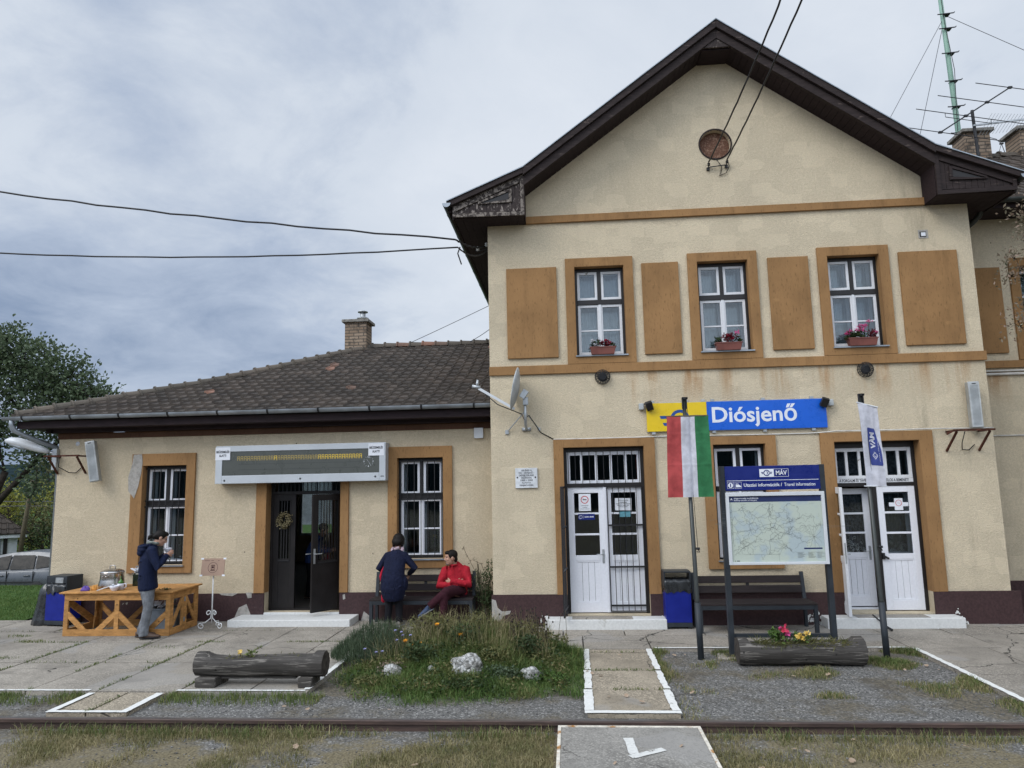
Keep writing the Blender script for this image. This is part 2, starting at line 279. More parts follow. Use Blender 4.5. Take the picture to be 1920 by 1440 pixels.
MT['car'] = plain('metallic_grey_car_paint', (0.085, 0.092, 0.102), 0.3, 0.5, 0.3, var=0.05); MT['carglass'] = plain('tinted_car_glass', (0.006, 0.007, 0.008), 0.12, 0.10); MT['tyre'] = plain('tyre_rubber', (0.016, 0.016, 0.017), 0.8)
def leafm(name, *cols, trans=0.25):
    s = NT(name); c = s.co(); f = s.math('ADD', s.math('MULTIPLY', s.isl(), 0.55), s.math('MULTIPLY', s.rng(s.noise(c, 2.3, 4, 0.6), 0.3, 0.7), 0.45)); k = s.ramp(f, *[(i / (len(cols) - 1), c_) for i, c_ in enumerate(cols)]); s.fin(k, 0.6, 0.25)
    tl = s.n('BsdfTranslucent'); s.l(k, tl.inputs[0]); mx = s.n('MixShader'); mx.inputs[0].default_value = trans
    s.l(s.b.outputs[0], mx.inputs[1]); s.l(tl.outputs[0], mx.inputs[2]); s.l(mx.outputs[0], s.o.inputs[0]); return s.m
MT['grass'] = leafm('green_grass_blades', (0.050, 0.082, 0.023), (0.084, 0.126, 0.036), (0.125, 0.168, 0.050), (0.18, 0.195, 0.068), (0.27, 0.245, 0.115))
MT['grass_lush'] = leafm('lush_grass_blades', (0.046, 0.092, 0.020), (0.072, 0.132, 0.030), (0.110, 0.175, 0.045), (0.165, 0.21, 0.068))
MT['grass_dry'] = leafm('dry_grass_blades', (0.10, 0.125, 0.04), (0.18, 0.17, 0.075), (0.29, 0.25, 0.13), (0.38, 0.32, 0.18))
MT['lav'] = leafm('grey_green_needles', (0.045, 0.072, 0.040), (0.075, 0.105, 0.058), (0.115, 0.145, 0.085))
MT['leaf_dark'] = leafm('dark_leaves', (0.022, 0.038, 0.014), (0.035, 0.058, 0.022), (0.055, 0.082, 0.030), (0.075, 0.10, 0.042))
MT['leaf_tree'] = leafm('grey_green_tree_leaves', (0.044, 0.066, 0.038), (0.072, 0.102, 0.056), (0.102, 0.140, 0.074), (0.145, 0.18, 0.098))
MT['leaf_yellow'] = leafm('yellow_green_leaves', (0.13, 0.15, 0.025), (0.24, 0.25, 0.04), (0.36, 0.34, 0.06))
MT['leaf_olive'] = leafm('olive_autumn_leaves', (0.06, 0.075, 0.027), (0.11, 0.115, 0.042), (0.155, 0.145, 0.057), (0.20, 0.17, 0.08))
MT['leaf_bronze'] = leafm('bronze_rose_leaves', (0.09, 0.10, 0.06), (0.17, 0.15, 0.10), (0.28, 0.20, 0.15), (0.26, 0.27, 0.18))
MT['leaf_red'] = leafm('wine_red_begonia', (0.09, 0.012, 0.02), (0.16, 0.02, 0.03), (0.24, 0.03, 0.06))
MT['stalk'] = plain('dry_stalk', (0.085, 0.07, 0.04), 0.8); MT['seed'] = plain('dark_seed_heads', (0.022, 0.016, 0.012), 0.8); MT['bark'] = plain('dark_bark', (0.040, 0.033, 0.027), 0.9, 0.1, var=0.4, scale=8, bump=0.6, bs=14)
MT['pink'] = leafm('pink_petals', (0.62, 0.06, 0.24), (0.75, 0.16, 0.38)); MT['petal_white'] = leafm('white_petals', (0.66, 0.66, 0.70), (0.74, 0.72, 0.76)); MT['petal_red'] = leafm('crimson_petals', (0.45, 0.02, 0.05), (0.58, 0.05, 0.12)); MT['petal_orange'] = leafm('orange_petals', (0.70, 0.25, 0.01), (0.80, 0.36, 0.02)); MT['petal_blue'] = leafm('pale_violet_petals', (0.28, 0.28, 0.55), (0.38, 0.38, 0.62)); MT['petal_yellow'] = leafm('yellow_petals', (0.72, 0.48, 0.08), (0.78, 0.60, 0.22))
MT['wreath'] = leafm('dried_wreath_flowers', (0.10, 0.075, 0.035), (0.22, 0.18, 0.09), (0.34, 0.29, 0.17), (0.14, 0.14, 0.07)); MT['dryleaf'] = leafm('fallen_leaf', (0.20, 0.12, 0.07), (0.36, 0.25, 0.17), (0.46, 0.36, 0.27), (0.12, 0.075, 0.045))
# ground materials
s = NT('dark_gravel'); c = s.co(); v_ = s.n('TexVoronoi'); s.l(c, v_.inputs['Vector']); v_.inputs['Scale'].default_value = 62
sp = s.n('SeparateColor'); s.l(v_.outputs['Color'], sp.inputs[0]); k = s.ramp(sp.outputs[0], (0.0, (0.066, 0.064, 0.060)), (0.5, (0.120, 0.117, 0.110)), (0.88, (0.190, 0.184, 0.175)), (1.0, (0.34, 0.33, 0.31)))
f = s.noise(c, 0.9, 6, 0.65); k = s.mix(s.rng(f, 0.47, 0.62, 0, 0.75), k, s.mix(s.rng(s.noise(c, 30, 3), 0.35, 0.65), (0.055, 0.048, 0.034), (0.15, 0.125, 0.085))); k = s.mix(s.rng(s.noise(c, 2.2, 5, 0.6), 0.56, 0.7, 0, 0.5), k, (0.06, 0.052, 0.042))
sy = s.n('SeparateXYZ'); s.l(c, sy.inputs[0]); k = s.mix(s.math('MULTIPLY', s.rng(sy.outputs[1], -5.2, -5.0, 1, 0), s.rng(s.noise(c, 1.1, 6, 0.7), 0.40, 0.54, 0, 0.9)), k, s.mix(s.rng(s.noise(c, 45, 3), 0.3, 0.7), (0.085, 0.070, 0.042), (0.22, 0.185, 0.11)))
v2 = s.vor(c, 85); s.bump(s.math('ADD', v_.outputs[0], s.math('MULTIPLY', v2, 0.4)), -1.0, 0.02); MT['gravel'] = s.fin(k, 0.9, 0.2)
def conc(name, base, agg):
    s = NT(name); c = s.co(); b_ = s.noise(c, 0.8, 6, 0.65); i_ = s.isl(); v_ = s.n('TexVoronoi'); s.l(c, v_.inputs['Vector']); v_.inputs['Scale'].default_value = 70
    sp = s.n('SeparateColor'); s.l(v_.outputs['Color'], sp.inputs[0])
    k = s.mix(s.rng(b_, 0.3, 0.7), tuple(x * 0.66 for x in base), tuple(x * 1.22 for x in base)); k = s.mix(s.math('MULTIPLY', i_, 0.34), k, tuple(x * 0.6 for x in base))
    k = s.mix(s.math('MULTIPLY', s.rng(sp.outputs[0], 0.4, 1.0, 0, agg), s.rng(s.noise(c, 0.6, 3), 0.40, 0.55)), k, tuple(x * 1.6 for x in base)); k = s.mix(s.math('MULTIPLY', s.rng(sp.outputs[1], 0.6, 1.0, 0, agg), 0.8), k, tuple(x * 0.45 for x in base))
    k = s.mix(s.rng(s.noise(c, 1.9, 7, 0.7, 0.5), 0.55, 0.70, 0, 0.6), k, tuple(x * 0.45 for x in base)); k = s.mix(s.rng(s.noise(c, 0.75, 2, 0.4, 0.8), 0.60, 0.62, 0, 0.35), k, tuple(x * 1.1 for x in (0.27, 0.262, 0.25)))
    ck = s.n('TexVoronoi'); ck.feature = 'DISTANCE_TO_EDGE'; wv = s.n('Mapping'); s.l(c, wv.inputs[0]); nz = s.n('TexNoise'); s.l(c, nz.inputs['Vector']); nz.inputs['Scale'].default_value = 2.5; nz.inputs['Detail'].default_value = 5
    ad = s.n('VectorMath', operation='MULTIPLY_ADD'); s.l(nz.outputs['Color'], ad.inputs[0]); ad.inputs[1].default_value = (0.5, 0.5, 0); s.l(c, ad.inputs[2]); s.l(ad.outputs[0], ck.inputs['Vector']); ck.inputs['Scale'].default_value = 0.45
    cm = s.math('MULTIPLY', s.rng(ck.outputs['Distance'], 0.0, 0.006, 1, 0), s.rng(s.noise(c, 0.5, 2), 0.45, 0.55)); k = s.mix(cm, k, (0.03, 0.028, 0.024))
    s.bump(s.math('SUBTRACT', v_.outputs[0], s.math('MULTIPLY', cm, 2.0)), 0.35, 0.006); return s.fin(k, 0.88, 0.2)
MT['concrete'] = conc('worn_platform_concrete', (0.29, 0.262, 0.222), 0.55); MT['concrete_path'] = conc('exposed_aggregate_path', (0.32, 0.275, 0.21), 0.75); MT['deck'] = conc('pimpled_crossing_concrete', (0.25, 0.238, 0.215), 0.6)
s = NT('dark_soil'); c = s.co(); MT['soil'] = s.fin(s.ramp(s.noise(c, 12, 6, 0.7), (0.3, (0.028, 0.026, 0.016)), (0.7, (0.07, 0.065, 0.035))), 0.95, 0.1)
s = NT('lawn_sod'); c = s.co(); MT['sod'] = s.fin(s.mix(s.rng(s.noise(c, 7, 6, 0.7), 0.3, 0.7), (0.025, 0.055, 0.012), (0.065, 0.115, 0.028)), 0.95, 0.1)
s = NT('distant_forest_hill'); c = s.co(); MT['hill'] = s.fin(s.mix(s.rng(s.noise(c, 0.25, 6, 0.7), 0.35, 0.65), (0.012, 0.022, 0.026), (0.028, 0.042, 0.046)), 1.0, 0.0)
s = NT('rusted_rail_steel'); c = s.co((0.4, 4, 4)); f = s.noise(c, 6, 6, 0.7); k = s.mix(s.rng(f, 0.35, 0.7), (0.050, 0.033, 0.028), (0.105, 0.068, 0.055)); MT['rail'] = s.fin(k, 0.6, 0.4, 0.15)
s = NT('rail_running_surface'); c = s.co((0.4, 4, 4)); MT['railtop'] = s.fin(s.mix(s.rng(s.noise(c, 8, 5), 0.3, 0.7), (0.10, 0.09, 0.088), (0.17, 0.155, 0.15)), 0.35, 0.5, 0.5)
s = NT('whitewashed_rock'); c = s.co(); f = s.noise(c, 9, 7, 0.7); vc = s.vor(c, 13, 'DISTANCE_TO_EDGE'); s.bump(s.math('ADD', f, s.math('MULTIPLY', vc, 2.0)), 1.0, 0.04); MT['rock'] = s.fin(s.mix(s.rng(f, 0.44, 0.60), s.mix(s.rng(vc, 0.0, 0.06, 1, 0), (0.52, 0.52, 0.50), (0.22, 0.21, 0.19)), (0.17, 0.165, 0.15)), 0.9, 0.2)

# ------------------------------------------------------------------ mesh helpers
class MB:
    """collects shapes into one mesh object"""
    def __init__(s): s.v = []; s.f = []; s.mi = []; s.cur = 0; s.sm = []; s.smooth = False; s.X = None
    def add(s, vs, fs):
        b = len(s.v)
        for p in vs:
            p = Vector(p)
            if s.X is not None: p = s.X @ p
            s.v.append(p)
        for f_ in fs:
            s.f.append([b + i for i in f_]); s.mi.append(s.cur); s.sm.append(s.smooth)
        return s
    def box(s, x0, x1, y0, y1, z0, z1):
        return s.add([(x0, y0, z0), (x1, y0, z0), (x1, y1, z0), (x0, y1, z0), (x0, y0, z1), (x1, y0, z1), (x1, y1, z1), (x0, y1, z1)],
                     [(0, 3, 2, 1), (4, 5, 6, 7), (0, 1, 5, 4), (1, 2, 6, 5), (2, 3, 7, 6), (3, 0, 4, 7)])
    def obox(s, c, sx, sy, sz, M=None):
        M = M or Matrix.Identity(3); c = Vector(c); vs = []
        for k_ in (-1, 1):
            for i, j in ((-1, -1), (1, -1), (1, 1), (-1, 1)): vs.append(c + M @ Vector((i * sx / 2, j * sy / 2, k_ * sz / 2)))
        return s.add(vs, [(0, 3, 2, 1), (4, 5, 6, 7), (0, 1, 5, 4), (1, 2, 6, 5), (2, 3, 7, 6), (3, 0, 4, 7)])
    def beam(s, a, b, wd, dp, up=(0, 0, 1)):
        a, b = Vector(a), Vector(b); d = (b - a); ln = d.length; d.normalize(); u = Vector(up)
        if abs(d.dot(u)) > 0.98: u = Vector((0, 1, 0))
        sd = d.cross(u).normalized(); u = sd.cross(d)
        return s.obox((a + b) / 2, ln, wd, dp, Matrix((d, sd, u)).transposed())
    def quad(s, a, b, c, d): return s.add([a, b, c, d], [(0, 1, 2, 3)])
    def prism_xz(s, pts, y0, y1):
        n = len(pts); vs = [(p[0], y0, p[1]) for p in pts] + [(p[0], y1, p[1]) for p in pts]
        return s.add(vs, [tuple(range(n)), tuple(range(2 * n - 1, n - 1, -1))] + [(i, i + n, (i + 1) % n + n, (i + 1) % n) for i in range(n)])
    def prism_xy(s, pts, z0, z1):
        n = len(pts); vs = [(p[0], p[1], z0) for p in pts] + [(p[0], p[1], z1) for p in pts]
        return s.add(vs, [tuple(range(n - 1, -1, -1)), tuple(range(n, 2 * n))] + [(i, (i + 1) % n, (i + 1) % n + n, i + n) for i in range(n)])
    def loft(s, rings, cap=True, closed=True):
        n = len(rings[0]); vs = [p for r_ in rings for p in r_]; fs = []
        for i in range(len(rings) - 1):
            for j in range(n if closed else n - 1): fs.append((i * n + j, i * n + (j + 1) % n, (i + 1) * n + (j + 1) % n, (i + 1) * n + j))
        if cap: fs.append(tuple(range(n - 1, -1, -1))); b = (len(rings) - 1) * n; fs.append(tuple(b + j for j in range(n)))
        return s.add(vs, fs)
    def tube(s, pts, r, n=8, cap=True):
        pts = [Vector(p) for p in pts]; rs = r if isinstance(r, (list, tuple)) else [r] * len(pts); rings = []; u = None
        for i, p in enumerate(pts):
            t = (pts[min(i + 1, len(pts) - 1)] - pts[max(i - 1, 0)]).normalized()
            if u is None:
                u = Vector((0, 0, 1)) if abs(t.z) < 0.9 else Vector((1, 0, 0))
            u = (u - t * u.dot(t)); u = u.normalized() if u.length > 1e-6 else t.orthogonal().normalized(); w_ = t.cross(u)
            rings.append([p + (u * math.cos(2 * math.pi * j / n) + w_ * math.sin(2 * math.pi * j / n)) * rs[i] for j in range(n)])
        return s.loft(rings, cap)
    def ell(s, pts, n=14, up=(0, -1, 0)):
        """loft of (centre, rx, ry): rx across, ry along 'up'"""
        P_ = [Vector(p[0]) for p in pts]; rings = []; U = Vector(up)
        for i, (c_, rx, ry) in enumerate(pts):
            t = (P_[min(i + 1, len(P_) - 1)] - P_[max(i - 1, 0)]).normalized(); u = (U - t * U.dot(t)).normalized(); w_ = t.cross(u)
            rings.append([P_[i] + w_ * math.cos(2 * math.pi * j / n) * rx + u * math.sin(2 * math.pi * j / n) * ry for j in range(n)])
        return s.loft(rings)
    def cyl(s, a, b, r, n=16): return s.tube([a, b], r, n)
    def lathe(s, prof, c=(0, 0, 0), n=24, axis='Z', cap=True):
        c = Vector(c); rings = []
        for r_, h in prof:
            ring = []
            for j in range(n):
                a = 2 * math.pi * j / n; p = (r_ * math.cos(a), r_ * math.sin(a), h)
                if axis == 'Y': p = (p[0], -p[2], p[1])
                if axis == 'X': p = (p[2], p[0], p[1])
                ring.append(c + Vector(p))
            rings.append(ring)
        return s.loft(rings, cap)
    def sph(s, c, rx, ry=None, rz=None, n=12, m=8):
        ry = ry or rx; rz = rz or rx; c = Vector(c)
        return s.loft([[c + Vector((rx * math.sin(math.pi * i / m) * math.cos(2 * math.pi * j / n), ry * math.sin(math.pi * i / m) * math.sin(2 * math.pi * j / n), -rz * math.cos(math.pi * i / m))) for j in range(n)] for i in [0.02] + list(range(1, m)) + [m - 0.02]])
    def ring(s, x0, x1, z0, z1, wl, wr, wt, wb, y0, y1):
        if wl: s.box(x0, x0 + wl, y0, y1, z0, z1)
        if wr: s.box(x1 - wr, x1, y0, y1, z0, z1)
        if wt: s.box(x0 + wl, x1 - wr, y0, y1, z1 - wt, z1)
        if wb: s.box(x0 + wl, x1 - wr, y0, y1, z0, z0 + wb)
        return s
    def leaf(s, p, d, u, ln, wd):
        p, d = Vector(p), Vector(d).normalized(); sd = d.cross(Vector(u)); sd = sd.normalized() if sd.length > 1e-4 else d.orthogonal().normalized(); sd *= wd / 2
        return s.add([p, p + d * ln * 0.5 + sd, p + d * ln, p + d * ln * 0.5 - sd], [(0, 1, 2, 3)])
    def build(s, name, mats, parent=None, loc=None, bevel=0.0, smooth=None, weld=False):
        me = bpy.data.meshes.new(name); me.from_pydata([tuple(p) for p in s.v], [], s.f); me.validate()
        if not isinstance(mats, (list, tuple)): mats = [mats]
        for m in mats: me.materials.append(MT[m] if isinstance(m, str) else m)
        if len(s.f) == len(me.polygons):
            me.polygons.foreach_set('material_index', s.mi); me.polygons.foreach_set('use_smooth', [bool(smooth) if smooth is not None else x for x in s.sm])
        me.update()
        o = bpy.data.objects.new(name, me); COL.objects.link(o)
        if parent: o.parent = parent
        if loc: o.location = loc
        if bevel:
            b = o.modifiers.new('bevel', 'BEVEL'); b.width = bevel; b.segments = 2; b.limit_method = 'ANGLE'; b.angle_limit = math.radians(40)
        return o
def merged(o, voxel=0.01, smooth_it=4):
    """turn overlapping lofts into one continuous surface"""
    r_ = o.modifiers.new('remesh', 'REMESH'); r_.mode = 'VOXEL'; r_.voxel_size = voxel; r_.use_smooth_shade = True
    sm = o.modifiers.new('smooth', 'SMOOTH'); sm.iterations = smooth_it; sm.factor = 0.5
    dg = bpy.context.evaluated_depsgraph_get(); me = bpy.data.meshes.new_from_object(o.evaluated_get(dg)); old = o.data
    o.modifiers.clear(); o.data = me
    if not me.materials:
        for m in old.materials: me.materials.append(m)
    me.polygons.foreach_set('use_smooth', [True] * len(me.polygons)); return o
def tag(o, label=None, cat=None, group=None, kind=None):
    if label: o['label'] = label
    if cat: o['category'] = cat
    if group: o['group'] = group
    if kind: o['kind'] = kind
    return o
def thing(name, label, cat, loc=(0, 0, 0), rz=0.0, group=None):
    o = bpy.data.objects.new(name, None); COL.objects.link(o); o.empty_display_size = 0.2
    o.location = loc; o.rotation_euler = (0, 0, rz); return tag(o, label, cat, group)
_fc = None
def textmesh(mb, body, size, X, bold=0.0, align='CENTER', extrude=0.0015, width=None):
    """append lettering to mb, transformed by matrix X (text lies in local XY, facing +Z)"""
    global _fc
    c_ = bpy.data.curves.new('lettering', 'FONT'); c_.body = body; c_.size = size; c_.align_x = align; c_.align_y = 'CENTER'; c_.extrude = extrude; c_.offset = bold; c_.resolution_u = 3
    o = bpy.data.objects.new('lettering', c_); COL.objects.link(o)
    dg = bpy.context.evaluated_depsgraph_get(); me = bpy.data.meshes.new_from_object(o.evaluated_get(dg))
    S = Matrix.Identity(4)
    if width and len(me.vertices):
        xs = [v_.co.x for v_ in me.vertices]; w0 = max(xs) - min(xs)
        if w0 > 0: S = Matrix.Diagonal((width / w0, 1, 1, 1))
    old = mb.X; mb.X = X @ S
    mb.add([v_.co.copy() for v_ in me.vertices], [tuple(p.vertices) for p in me.polygons]); mb.X = old
    bpy.data.objects.remove(o); bpy.data.curves.remove(c_); bpy.data.meshes.remove(me)
def FX(x, y, z, rot=0.0):   # matrix for lettering standing on a facade facing -Y
    return Matrix.Translation((x, y, z)) @ Matrix.Rotation(math.pi / 2, 4, 'X') @ Matrix.Rotation(rot, 4, 'Z')
def lerp(a, b, t): return a + (b - a) * t
# ================================================================== ground
def gz(x, y):
    """terrain height: level by the station, falling away behind it on the left"""
    t = min(1.0, max(0.0, (y - 4.5) / 7.0)); t = t * t * (3 - 2 * t); lx = min(1.0, max(0.0, (-9.7 - x) / 0.8)) if y > 0 else 0
    return -0.045 - 1.05 * t * lx + 0.010 * mnoise.noise(Vector((x * 0.9, y * 0.9, 0)))
def grid_sheet(name, xs, ys, zf, mat, kind='structure'):
    b = MB(); n = len(xs); vs = [(x, y, zf(x, y)) for y in ys for x in xs]
    b.smooth = True; b.add(vs, [(j * n + i, j * n + i + 1, (j + 1) * n + i + 1, (j + 1) * n + i) for j in range(len(ys) - 1) for i in range(n - 1)])
    return tag(b.build(name, mat), kind=kind)
def fr(a, b, st):
    n = int(round((b - a) / st)); return [a + (b - a) * i / n for i in range(n + 1)]
gx = [-900, -300, -120, -60, -40, -30] + fr(-26, -12, 1.0) + fr(-11.6, 10, 0.4) + [14, 20, 40, 120, 300, 900]
gy = [-300, -80, -30, -16, -13] + fr(-12, 2, 0.4) + fr(3, 18, 1.0) + [24, 34, 60, 120, 300, 900]
def ground_z(x, y):
    if y > 20: return -1.1 - 0.0 * y
    return gz(x, y)
tag(grid_sheet('ground', gx, gy, ground_z, 'gravel'), 'dark grey gravel ground around the platform and the track', 'ground')
# grassy sod beyond the platform end on the left
tag(grid_sheet('lawn_ground', fr(-40, -10.35, 0.6), fr(0.78, 20, 0.6), lambda x, y: gz(x, y) + 0.03 + 0.05 * max(0, min(1, (y - 0.78) / 1.5)), 'sod'), 'green lawn behind the end of the platform', 'lawn')
tag(grid_sheet('meadow', [-400, -150, -60, -41] + fr(-40, 14, 3) + [30, 60, 150, 400], [10.8, 13, 16, 18, 20, 24, 30, 60, 120, 300], lambda x, y: ground_z(x, y) + (0.02 if x < -10 and y < 20 else 0.04), 'sod'), 'green meadow stretching away behind the station', 'meadow')
# platform slabs
def slab(b, x0, x1, y0, y1, z=0.0, th=0.16, g=0.010):
    dz = [R.uniform(-0.004, 0.004) for _ in range(4)]; x0 += g; x1 -= g; y0 += g; y1 -= g
    b.add([(x0, y0, z - th), (x1, y0, z - th), (x1, y1, z - th), (x0, y1, z - th), (x0, y0, z + dz[0]), (x1, y0, z + dz[1]), (x1, y1, z + dz[2]), (x0, y1, z + dz[3])],
          [(0, 3, 2, 1), (4, 5, 6, 7), (0, 1, 5, 4), (1, 2, 6, 5), (2, 3, 7, 6), (3, 0, 4, 7)])
b = MB()
cols = [-24, -21.5, -19, -16.5, -14.2, -12.1, -10.2, -8.9, -7.72, -6.6, -5.70, -4.70, -3.85, -3.12]
rows = [-3.83, -2.45, -1.18, -0.32, 0.52]
for i in range(len(cols) - 1):
    for j in range(4):
        if cols[i + 1] <= -10.2 and j == 3:
            slab(b, cols[i], cols[i + 1], rows[3], 0.76); continue
        slab(b, cols[i], cols[i + 1], rows[j], rows[j + 1])
slab(b, -10.2, -9.72, 0.52, 0.78)
xs = [-3.12, -1.9, -0.6, 0.12, 1.08, 2.3, 3.5, 4.62]
for i in range(len(xs) - 1):
    slab(b, xs[i], xs[i + 1], -1.68, -0.80)
    slab(b, xs[i] - (0.3 if i else 0), xs[i + 1] - (0.3 if i < 6 else 0), -0.80, -0.015 if xs[i] > -1.5 else 0.52)
for j, (ya, yb) in enumerate(((-6.0, -4.4), (-4.4, -3.05), (-3.05, -1.68), (-1.68, -0.80), (-0.80, -0.015))):
    xx = [4.62, 5.62, 6.7, 7.9, 9.2, 10.6, 12]
    for i in range(6): slab(b, xx[i] + (0.18 * (j % 2) if i else 0), xx[i + 1] + (0.18 * (j % 2)), ya, yb)
tag(tag(b.build('platform', 'concrete'), kind='structure'), 'worn concrete slab platform in front of the station', 'platform')
b = MB()
for ya, yb in ((-4.57, -3.70), (-3.70, -2.86), (-2.86, -1.90), (-1.90, -1.69)): slab(b, 0.10, 1.06, ya, yb, -0.004)
tag(tag(b.build('footpath', 'concrete_path'), kind='structure'), 'concrete footpath from the door step to the rail', 'path')
b = MB()
for xa, xb in ((-5.74, -5.28), (-5.28, -4.81)): slab(b, xa, xb, -4.62, -3.84, -0.004)
tag(tag(b.build('side_footpath', 'concrete_path'), kind='structure'), 'short concrete footpath stub left of the log planters', 'path')
# white painted edges (thin paint with ragged borders, laid over the slabs)
def strip(b, pts, wd, z, jag=0.006, step=0.06):
    jag *= 0.8
    P_ = []
    for (a, c) in zip(pts[:-1], pts[1:]):
        a, c = Vector((*a, 0)), Vector((*c, 0)); n = max(1, int((c - a).length / step)); d = (c - a).normalized(); sd = Vector((-d.y, d.x, 0))
        for i in range(n):
            p0 = a + (c - a) * i / n; p1 = a + (c - a) * (i + 1) / n
            if i == 0: w0 = (wd / 2 + R.uniform(-jag, jag), wd / 2 + R.uniform(-jag, jag))
            w1 = (wd / 2 + R.uniform(-jag, jag), wd / 2 + R.uniform(-jag, jag))
            if not P_ or True:
                b.quad((*(p0 - sd * w0[0]).xy, z), (*(p1 - sd * w1[0]).xy, z), (*(p1 + sd * w1[1]).xy, z), (*(p0 + sd * w0[1]).xy, z))
            w0 = w1
b = MB(); zl = 0.0085
strip(b, [(0.155, -1.72), (0.15, -2.84)], 0.075, zl, 0.010); strip(b, [(0.145, -2.88), (0.14, -3.68)], 0.085, zl, 0.010); strip(b, [(0.135, -3.72), (0.13, -4.47)], 0.10, zl, 0.008)
strip(b, [(1.03, -1.72), (1.03, -2.84)], 0.075, zl, 0.012); strip(b, [(1.025, -2.90), (1.025, -3.68)], 0.075, zl, 0.012); strip(b, [(1.02, -3.72), (1.02, -4.47)], 0.085, zl, 0.010)
strip(b, [(0.08, -4.52), (1.065, -4.52)], 0.085, zl, 0.005)
strip(b, [(1.12, -1.655), (4.55, -1.655)], 0.05, zl, 0.008)
strip(b, [(4.66, -1.70), (4.66, -5.95)], 0.075, zl, 0.009)
strip(b, [(-5.70, -3.90), (-5.70, -4.55)], 0.08, zl); strip(b, [(-4.86, -3.90), (-4.86, -4.55)], 0.09, zl); strip(b, [(-5.74, -4.585), (-4.82, -4.585)], 0.065, zl)
strip(b, [(-12, -3.80), (-5.80, -3.79)], 0.05, zl, 0.006); strip(b, [(-4.72, -3.79), (-3.16, -3.79)], 0.05, zl, 0.006)
strip(b, [(-3.165, -3.74), (-3.165, -1.75)], 0.07, zl, 0.01); strip(b, [(-0.7, -1.655), (0.08, -1.655)], 0.05, zl, 0.008)
tag(tag(b.build('edge_marking', 'line'), kind='structure'), 'white paint along the platform and path edges', 'markings')

# track: one rail in view, the other just below the frame, crossing deck between them
def rail(y, label):
    t = thing('rail', label, 'rail', (0, y, 0), group='rails of the track')
    prof = [(-0.062, -0.085), (-0.062, -0.075), (-0.012, -0.060), (-0.010, 0.018), (-0.034, 0.028), (-0.034, 0.058), (-0.026, 0.066), (0.026, 0.066), (0.034, 0.058), (0.034, 0.028), (0.010, 0.018), (0.012, -0.060), (0.062, -0.075), (0.062, -0.085)]
    bb = MB(); bb.loft([[(x, p[0], p[1]) for p in prof] for x in (-60, -20, -6, -3, 0, 3, 6, 20, 60)]); bb.build('rail_profile', 'rail', t)
    bb = MB(); bb.box(-60, 60, -0.022, 0.022, 0.0662, 0.0682); bb.build('running_surface', 'railtop', t)
    return t
rail(-4.985, 'rusty rail running along the platform edge')
rail(-6.49, 'rusty rail on the near side of the crossing deck')
b = MB()
for x in fr(-24, 12, 0.62):
    if -0.4 < x < 1.5: continue
    b.box(x - 0.12, x + 0.12, -6.9, -4.55, -0.16, -0.062)
tag(b.build('railway_sleepers', 'soil'), 'half buried track sleepers under the rails', 'sleepers', kind='structure')
cd = thing('crossing_deck', 'concrete crossing deck between the rails with rusty edge strips', 'crossing deck', (0, 0, 0))
b = MB(); b.box(-0.155, 1.125, -6.40, -5.11, -0.14, 0.045)
for i in range(24):
    for j in range(24): pass
b.build('deck_slab', 'deck', cd, bevel=0.004)
b = MB(); b.box(-0.185, -0.155, -6.40, -5.075, -0.14, 0.050); b.box(1.125, 1.155, -6.40, -5.075, -0.14, 0.050); b.box(-0.155, 1.125, -5.11, -5.075, -0.14, 0.050); b.build('edge_strip', 'rust_line', cd)
b = MB(); strip(b, [(0.455, -5.40), (0.475, -5.80)], 0.085, 0.0495, 0.006, 0.05); strip(b, [(0.44, -5.86), (0.74, -5.67)], 0.075, 0.0510, 0.006, 0.05); b.build('painted_tick', 'worn_line', cd)

# ================================================================== station building
SB = thing('station_building', 'cream two storey railway station with ochre trim and a low tiled wing', 'building', (2.8, 0, 0))
class Off(MB):
    """parts of the building are modelled in world coordinates; the building's base stands at x = 2.8"""
    def build(s, name, mats, parent=None, **k):
        return MB.build(s, name, mats, parent, **k)
def bpart(b, name, mat, parent=None, **k):
    o = b.build(name, mat, parent or SB, **k)
    if parent is None: o.location = (-2.8, 0, 0)
    return o
def wall_cells(b, X0, X1, Z0, Z1, holes, y0, y1):
    """wall of thickness y0..y1 with rectangular openings: skins, ends and reveals, no inner faces"""
    xs_ = sorted({X0, X1, *[h[0] for h in holes], *[h[1] for h in holes]}); zs_ = sorted({Z0, Z1, *[h[2] for h in holes], *[h[3] for h in holes]})
    def solid(i, k):
        if i < 0 or k < 0 or i >= len(xs_) - 1 or k >= len(zs_) - 1: return False
        cx, cz = (xs_[i] + xs_[i + 1]) / 2, (zs_[k] + zs_[k + 1]) / 2
        return not any(h[0] < cx < h[1] and h[2] < cz < h[3] for h in holes)
    for i in range(len(xs_) - 1):
        for k in range(len(zs_) - 1):
            if not solid(i, k): continue
            a, c, d, e_ = xs_[i], xs_[i + 1], zs_[k], zs_[k + 1]
            b.quad((a, y0, d), (c, y0, d), (c, y0, e_), (a, y0, e_)); b.quad((c, y1, d), (a, y1, d), (a, y1, e_), (c, y1, e_))
            if not solid(i - 1, k): b.quad((a, y1, d), (a, y0, d), (a, y0, e_), (a, y1, e_))
            if not solid(i + 1, k): b.quad((c, y0, d), (c, y1, d), (c, y1, e_), (c, y0, e_))
            if not solid(i, k - 1): b.quad((a, y1, d), (c, y1, d), (c, y0, d), (a, y0, d))
            if not solid(i, k + 1): b.quad((a, y0, e_), (c, y0, e_), (c, y1, e_), (a, y1, e_))
UP = [(0.19, 1.06), (2.33, 3.20), (4.54, 5.41)]
